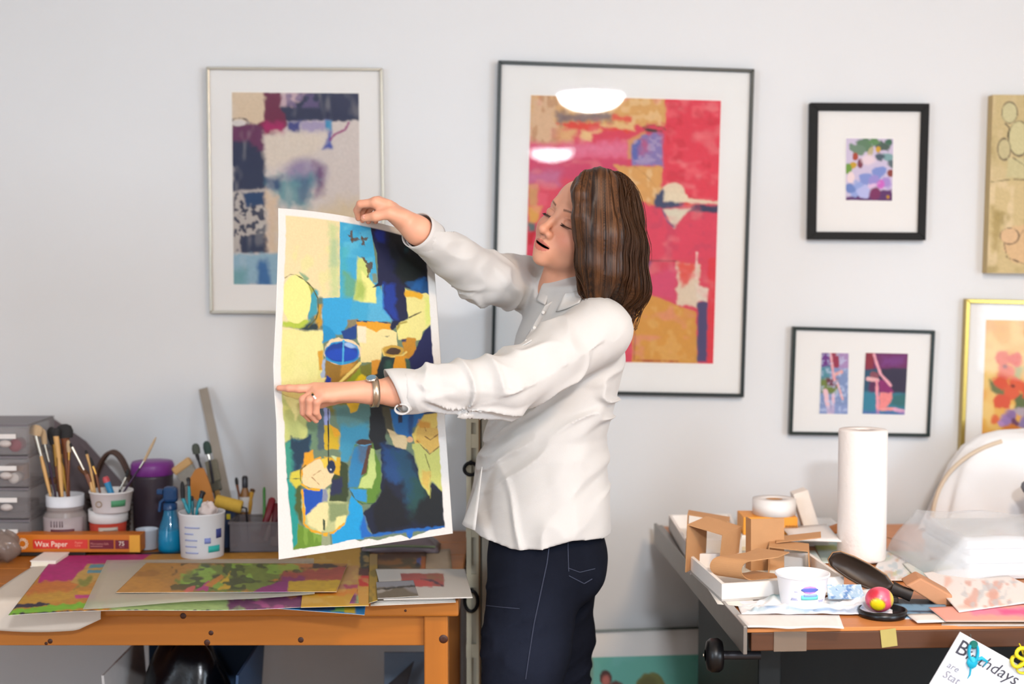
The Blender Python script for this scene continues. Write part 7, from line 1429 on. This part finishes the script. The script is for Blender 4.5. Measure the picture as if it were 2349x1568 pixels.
def shirt_raw(p):
    x,y,z=p[:,0],p[:,1],p[:,2]
    t=torso_sdf(p)
    hemz=np.interp(x,[-.09,.0,.06,.13,.21],[.889,.868,.872,.892,.884])
    t=smin(t,chain(p,[SL+Vector((-.01,.02,.0)),MID+Vector((0,0,.03)),SR],[.062,.064,.058],.03),.05)
    t=smin(t,cone(p,MID+Vector((0,0,.03)),NB+Vector((.004,.0,.012)),.075,.058),.03)
    # torso folds: radiating from the near armpit, and drape lines
    w=vn3(x*7,y*7,z*7)
    q=x*math.cos(.5)+z*math.sin(.5); f1=np.clip(1-np.abs(vn3(q*6+w,y*5,(z-.55*x)*26+w*2))*4.5,0,1)**1.4
    f2=np.clip(1-np.abs(vn3(x*19+z*6+w*2,y*9,z*4+7))*4.0,0,1)**1.4
    t=t-.0115*f1*np.clip((1.32-z)/.12,0,1)*np.clip((z-.94)/.12,.25,1)-.0095*f2*np.clip((1.08-z)/.15,0,1)
    # sleeves
    n=chain(p,[SL,SL.lerp(EL,.5),EL,CUL.lerp(EL,.4),CUL],[.071,.066,.057,.044,.0365],.015)
    tt,an,L=arm_uv(p,SL,EL); ft=np.clip(1-np.abs(vn3(tt*16-an*.55+w,an*1.1,tt*3+3))*4.2,0,1)**1.3
    n=n-.0115*ft*np.clip(tt/L*2,.3,1)
    tt2,an2,L2=arm_uv(p,EL,CUL); f3=np.clip(1-np.abs(vn3(tt2*11+an2*.9+w*1.5,an2*.9+5,tt2*4))*4.0,0,1)**1.3
    n=n-.0085*f3*np.clip((tt2+.05)/.06,0,1)*np.clip((L2-tt2)/.05,.2,1)
    n=np.maximum(n,-(((p-v3(CUL))@((v3(EL)-v3(CUL))/np.linalg.norm(v3(EL)-v3(CUL))))))
    r=chain(p,[SR,SR.lerp(ER,.5),ER,ER.lerp(CUR,.5),CUR],[.062,.058,.054,.044,.0375],.015)
    t3,a3,L3=arm_uv(p,ER,SR); f4=np.clip(1-np.abs(vn3(t3*22+a3*.8+w,a3*1.0,t3*3))*4.0,0,1)**1.3
    t4,a4,L4=arm_uv(p,CUR,ER); f5=np.clip(1-np.abs(vn3(t4*13-a4*.7+w,a4*1.0,t4*3+9))*4.0,0,1)**1.3
    r=r-.0090*f4*(t3>-.06)-.0060*f5*np.clip(t4/.05,0,1)*np.clip((L4+.03-t4)/.04,0,1)
    r=np.maximum(r,-(((p-v3(CUR))@((v3(ER)-v3(CUR))/np.linalg.norm(v3(ER)-v3(CUR))))))
    d=smin(t,n,.022); d=smin(d,r,.022)
    d=np.maximum(d,hemz-z)
    return d
NKC=NB+Vector((-.012,-.008,.062))
def shirt_sdf(p):
    d=shirt_raw(p)
    # neck opening (deep V at the front) and hollow ends
    d=smax(d,-cone(p,NKC,NKC+Vector((.004,0,.12)),.057,.075),.004)
    
    d=smax(d,-cone(p,MID+FWD*.088+Vector((0,0,.032)),NKC+FWD*.036+Vector((0,0,.03)),.010,.036),.004)
    d=np.maximum(d,-(torso_sdf(p)+.010+np.clip(p[:,2]-.95,0,1)*2))
    d=np.maximum(d,-cone(p,WL,CUL.lerp(EL,.12),.0335,.0335)); d=np.maximum(d,-cone(p,WR,CUR.lerp(ER,.10),.0335,.034))
    return d
V,F=sdf_mesh(shirt_sdf,(P(870,900,2.85).x-.02,2.80,.855),(.315,3.56,1.56),.0038)
V=relax(V,F,1,.35)
M_shirt=mat('shirt_cotton','#c5c3c0',.85,var=.015,scale=20,bump=.12,bscale=500,sheen=.1)
shirt=np_mesh('shirt',V,F,None,M_shirt,person)
# cuff turned back on the near arm
ax=(EL-WL).normalized(); Rc=align(ax); 
def cuff(u,v):
    a=2*math.pi*u; r=.0375+.0055*(1-v)+.003*math.sin(math.pi*v); dv=Rc@Vector((math.cos(a),math.sin(a),0)); wv=.0012*math.sin(5*a+3*v)
    return CUL+dv*(r+wv)+ax*(-.018+.066*v)-ax*(.016*dv.z*(1-v))
MB().sheet(cuff,48,8,.0030).build('cuff',M_shirt,shirt)
q0=P(922,938,2.845); MB().sheet(lambda u,v:q0+Vector((.014*math.cos(1.9*math.pi*u+2.2)*(1+.2*v),-.004+.02*v,.010*math.sin(1.9*math.pi*u+2.2)*(1-.1*v)))+Vector((.002*v,0,0)),18,4,.0030).build('cuff_flap',M_shirt,shirt)
axr=(ER-WR).normalized(); Rr=align(axr); MB().sheet(lambda u,v:CUR+Rr@Vector(((.0385+.0012*math.sin(9*u))*math.cos(2*math.pi*u),(.0385+.0012*math.sin(9*u))*math.sin(2*math.pi*u),0))+axr*(-.006+.05*v),40,5,.002).build('cuff',M_shirt,shirt)
# collar leaves and placket, laid on the shirt
def quad_sheet(name,pts,nu,nv,th,bulge,parent,m=M_shirt):
    C=[Vector(p) for p in pts]; n=(C[1]-C[0]).cross(C[3]-C[0]).normalized(); n=n if n.y<0 else -n
    f=lambda u,v:(C[0]*(1-u)+C[1]*u)*(1-v)+(C[3]*(1-u)+C[2]*u)*v+n*bulge*4*u*(1-u)*(.3+.7*v)
    return MB().sheet(f,nu,nv,th).build(name,m,parent)
def on(px,py,off=.006,fn=shirt_raw):
    q=project(px,py,fn); return (q if q else P(px,py,3.2))+Vector((-.2,-1,.15)).normalized()*off
cl=[P(1296,672,3.128),P(1346,662,3.135),on(1330,694,.006),on(1276,716,.006)]
quad_sheet('collar',cl,8,6,.0022,.004,shirt)
cl2=[P(1262,664,3.20),P(1248,640,3.25),on(1232,690,.006),on(1252,700,.006)]
quad_sheet('collar',cl2,8,6,.0022,.004,shirt)
pl=[]
for px,py in [(1262,694),(1244,724),(1226,756),(1207,788)]: pl.append(on(px,py,.003))
def plf(u,v):
    t=v*(len(pl)-1); i=min(int(t),len(pl)-2); p=pl[i].lerp(pl[i+1],t-i); return p+Vector((.022*(u-.5),-.004*(1-abs(2*u-1)),.012*(u-.5)))
MB().sheet(plf,6,14,.002).build('placket',M_shirt,shirt)
mbt=mat('button','#dcdad6',.25)
for k in (.25,.62,.95):
    t=k*(len(pl)-1); i=min(int(t),len(pl)-2); MB().lathe([(.001,0),(.0042,0),(.0045,.0012),(.003,.002)],pl[i].lerp(pl[i+1],t-i)+Vector((-.002,-.006,0)),n=14,R=align((-.5,-1,.1))).build('button',mbt,shirt)
# loose front tail swinging open
tail=[P(1106,1070,3.13),P(1098,1110,3.17),P(1061,1200,3.15),P(1090,1216,3.10)]
quad_sheet('shirt_tail',tail,8,10,.002,.008,shirt)
# ------------------------------------------------------------ hair
HC=fromH((-.012,.005,.10))
def hair_sdf(p):
    q=toH(p)
    d=elld(q,(0.003,-.022,.036),(.084,.098,.092))
    C=lambda l,r,k=.02:chain(p,[P(x,y,Y) for x,y,Y in l],r,k)
    d=smin(d,C([(1338,440,3.10),(1346,520,3.075),(1352,600,3.075),(1340,660,3.10)],[.030,.029,.028,.012]),.025)
    d=smin(d,C([(1375,430,3.11),(1388,540,3.08),(1392,620,3.085),(1370,682,3.10)],[.045,.047,.044,.020]),.025)
    d=smin(d,C([(1405,440,3.16),(1428,560,3.13),(1434,650,3.13),(1412,700,3.14)],[.045,.045,.042,.020]),.025)
    d=smin(d,C([(1410,450,3.23),(1436,570,3.19),(1443,660,3.175),(1440,738,3.16)],[.045,.042,.038,.008]),.025)
    d=smin(d,C([(1375,430,3.30),(1392,560,3.30),(1400,660,3.27)],[.045,.042,.020]),.025)
    d=smin(d,C([(1350,440,3.30),(1312,560,3.305),(1266,636,3.28)],[.030,.024,.007]),.02)
    d=smin(d,C([(1350,412,3.085),(1333,446,3.055),(1331,495,3.052),(1338,545,3.062)],[.020,.018,.015,.012]),.018)
    # keep the face free
    d=smax(d,-elld(q,(-.010,.100,-.030),(.082,.080,.106)),.010)
    d=smax(d,-elld(q,(-.060,.085,.010),(.060,.070,.062)),.012)
    # strands
    hx=p[:,0]-HC.x; hy=p[:,1]-HC.y; a=np.arctan2(hx,hy); zz=p[:,2]; rr=np.hypot(hx,hy)
    s=.6*vn3(a*22+3*vn3(a*3,zz*5,zz*0),zz*4,rr*6)+.7*vn3(a*70,zz*4,rr*10+5)
    low=np.clip((1.50-zz)/.12,0,1)
    d=d-.0050*s-.014*low*vn3(a*16+7,zz*16,rr*8)-.012*np.clip((1.42-zz)/.06,0,1)*vn3(a*34,zz*6,rr*14)
    return d
V,F=sdf_mesh(hair_sdf,(P(1215,500,3.2).x,2.98,1.33),(P(1500,500,3.1).x+.03,3.42,1.76),.0024,2.6)
V=relax(V,F,1,.3); a=np.arctan2(V[:,0]-HC.x,V[:,1]-HC.y); zz=V[:,2]
s=.6*vn3(a*34+2*vn3(a*3,zz*4,zz*0),zz*3,zz*0+2)+.9*vn3(a*120,zz*3,zz*0+9)+.5*vn3(a*11,zz*6,zz*0+4); s=np.clip(.38+.95*s,0,1)[:,None]
Ch=np.array(lin('#1d1009'))*(1-s)+np.array(lin('#663f20'))*s
hair=np_mesh('hair',V,F,np.concatenate([Ch,np.ones((len(V),1))],1),vmat('hair',.46,.32,bump=.1,bscale=300,var=.1),person)
# loose strands over the hair surface
VT=V; tree_i=np.random.RandomState(4)
from mathutils.kdtree import KDTree
kd=KDTree(len(VT)); 
for i,v in enumerate(VT): kd.insert(v,i)
kd.balance()
st=MB()
for k in range(650):
    th=tree_i.rand()*2*math.pi; 
    p0=fromH((.05*math.cos(th)*tree_i.rand(),-.02+.05*math.sin(th)*tree_i.rand(),.12)); 
    # walk down the surface
    ang=tree_i.rand()*2*math.pi; drift=Vector((math.cos(ang),math.sin(ang),-.35)); p=p0; pts=[]; fl=(.00045*tree_i.rand() if tree_i.rand()<.3 else 0); L=int(26+tree_i.rand()*14)
    for j in range(L):
        co,idx,_=kd.find(p); qh=toH(np.array([co],np.float32))[0]
        out=Vector(co)-fromH((0,-.01,.02)); out.z*=.3; out.normalize()
        pts.append(Vector(co)+out*(.0012+fl*j))
        w=min(1,j/9); drift=(drift*(1-w*.25)+Vector((0,0,-1))*w*.25).normalized(); p=Vector(co)+drift*.012+out*.002
    if len(pts)>6 and pts[-1].z<1.62:
        r0=.0007+.0006*tree_i.rand(); st.tube(pts,[r0]*(len(pts)-3)+[r0*.7,r0*.5,r0*.2],4)
st.build('hair_strands',mat('hair_strand','#3c2412',.5,spec=.25,var=.3,scale=60),hair)
# ------------------------------------------------------------ watch and rings
axw=(EL-WL).normalized(); wc=WL+axw*.004; Rw=align(axw)
wt_=thing('wristwatch','silver bracelet watch on the pointing wrist','watch',wc); 
MB().sheet(lambda u,v:wc+Rw@Vector(((.0300+.0000)*math.cos(2*math.pi*u),.0300*math.sin(2*math.pi*u),(v-.5)*.014)),48,2,.0022).build('bracelet',mat('watch_steel','#b9a690',.3,.85,var=.2,scale=300),wt_)
u_=Vector((-.1,-.45,.9)).normalized(); MB().lathe([(.001,.001),(.0115,.001),(.0118,.004),(.010,.0055)],wc+u_*.0295,n=24,R=align(u_)).build('case',mat('watch_case','#c9c2b8',.25,.9),wt_); MB().lathe([(.001,.0),(.0095,.0)],wc+u_*.0352,n=24,R=align(u_),cap=False).build('dial',mat('watch_dial','#6d8494',.15),wt_)
for k in range(7):
    a=math.radians(-150+k*16); 
ra=HL_f[2][0][1].lerp(HL_f[2][0][2],.55); rd=(HL_f[2][0][2]-HL_f[2][0][1]).normalized(); Rr_=align(rd)
rg=thing('ring','gold ring with stones on the ring finger','ring',ra); MB().tube([ra+Rr_@Vector((.0100*math.cos(t),.0100*math.sin(t),0)) for t in [k*2*math.pi/24 for k in range(24)]],.0016,6,closed=True).build('band',mat('ring_gold','#d0b070',.2,.95),rg)
for dx,m in ((-.004,mat('gem_dark','#20241c',.1)),(.001,mat('gem_clear','#f0f0ec',.05)),(.005,mat('gem_clear','#f0f0ec',.05))): MB().lathe([(.001,0),(.0026,.0008),(.0018,.0024),(.001,.0026)],ra+Vector((dx*.6,-.0105,.003-dx*.8)),n=8,R=align((-.3,-1,.2))).build('stone',m,rg)
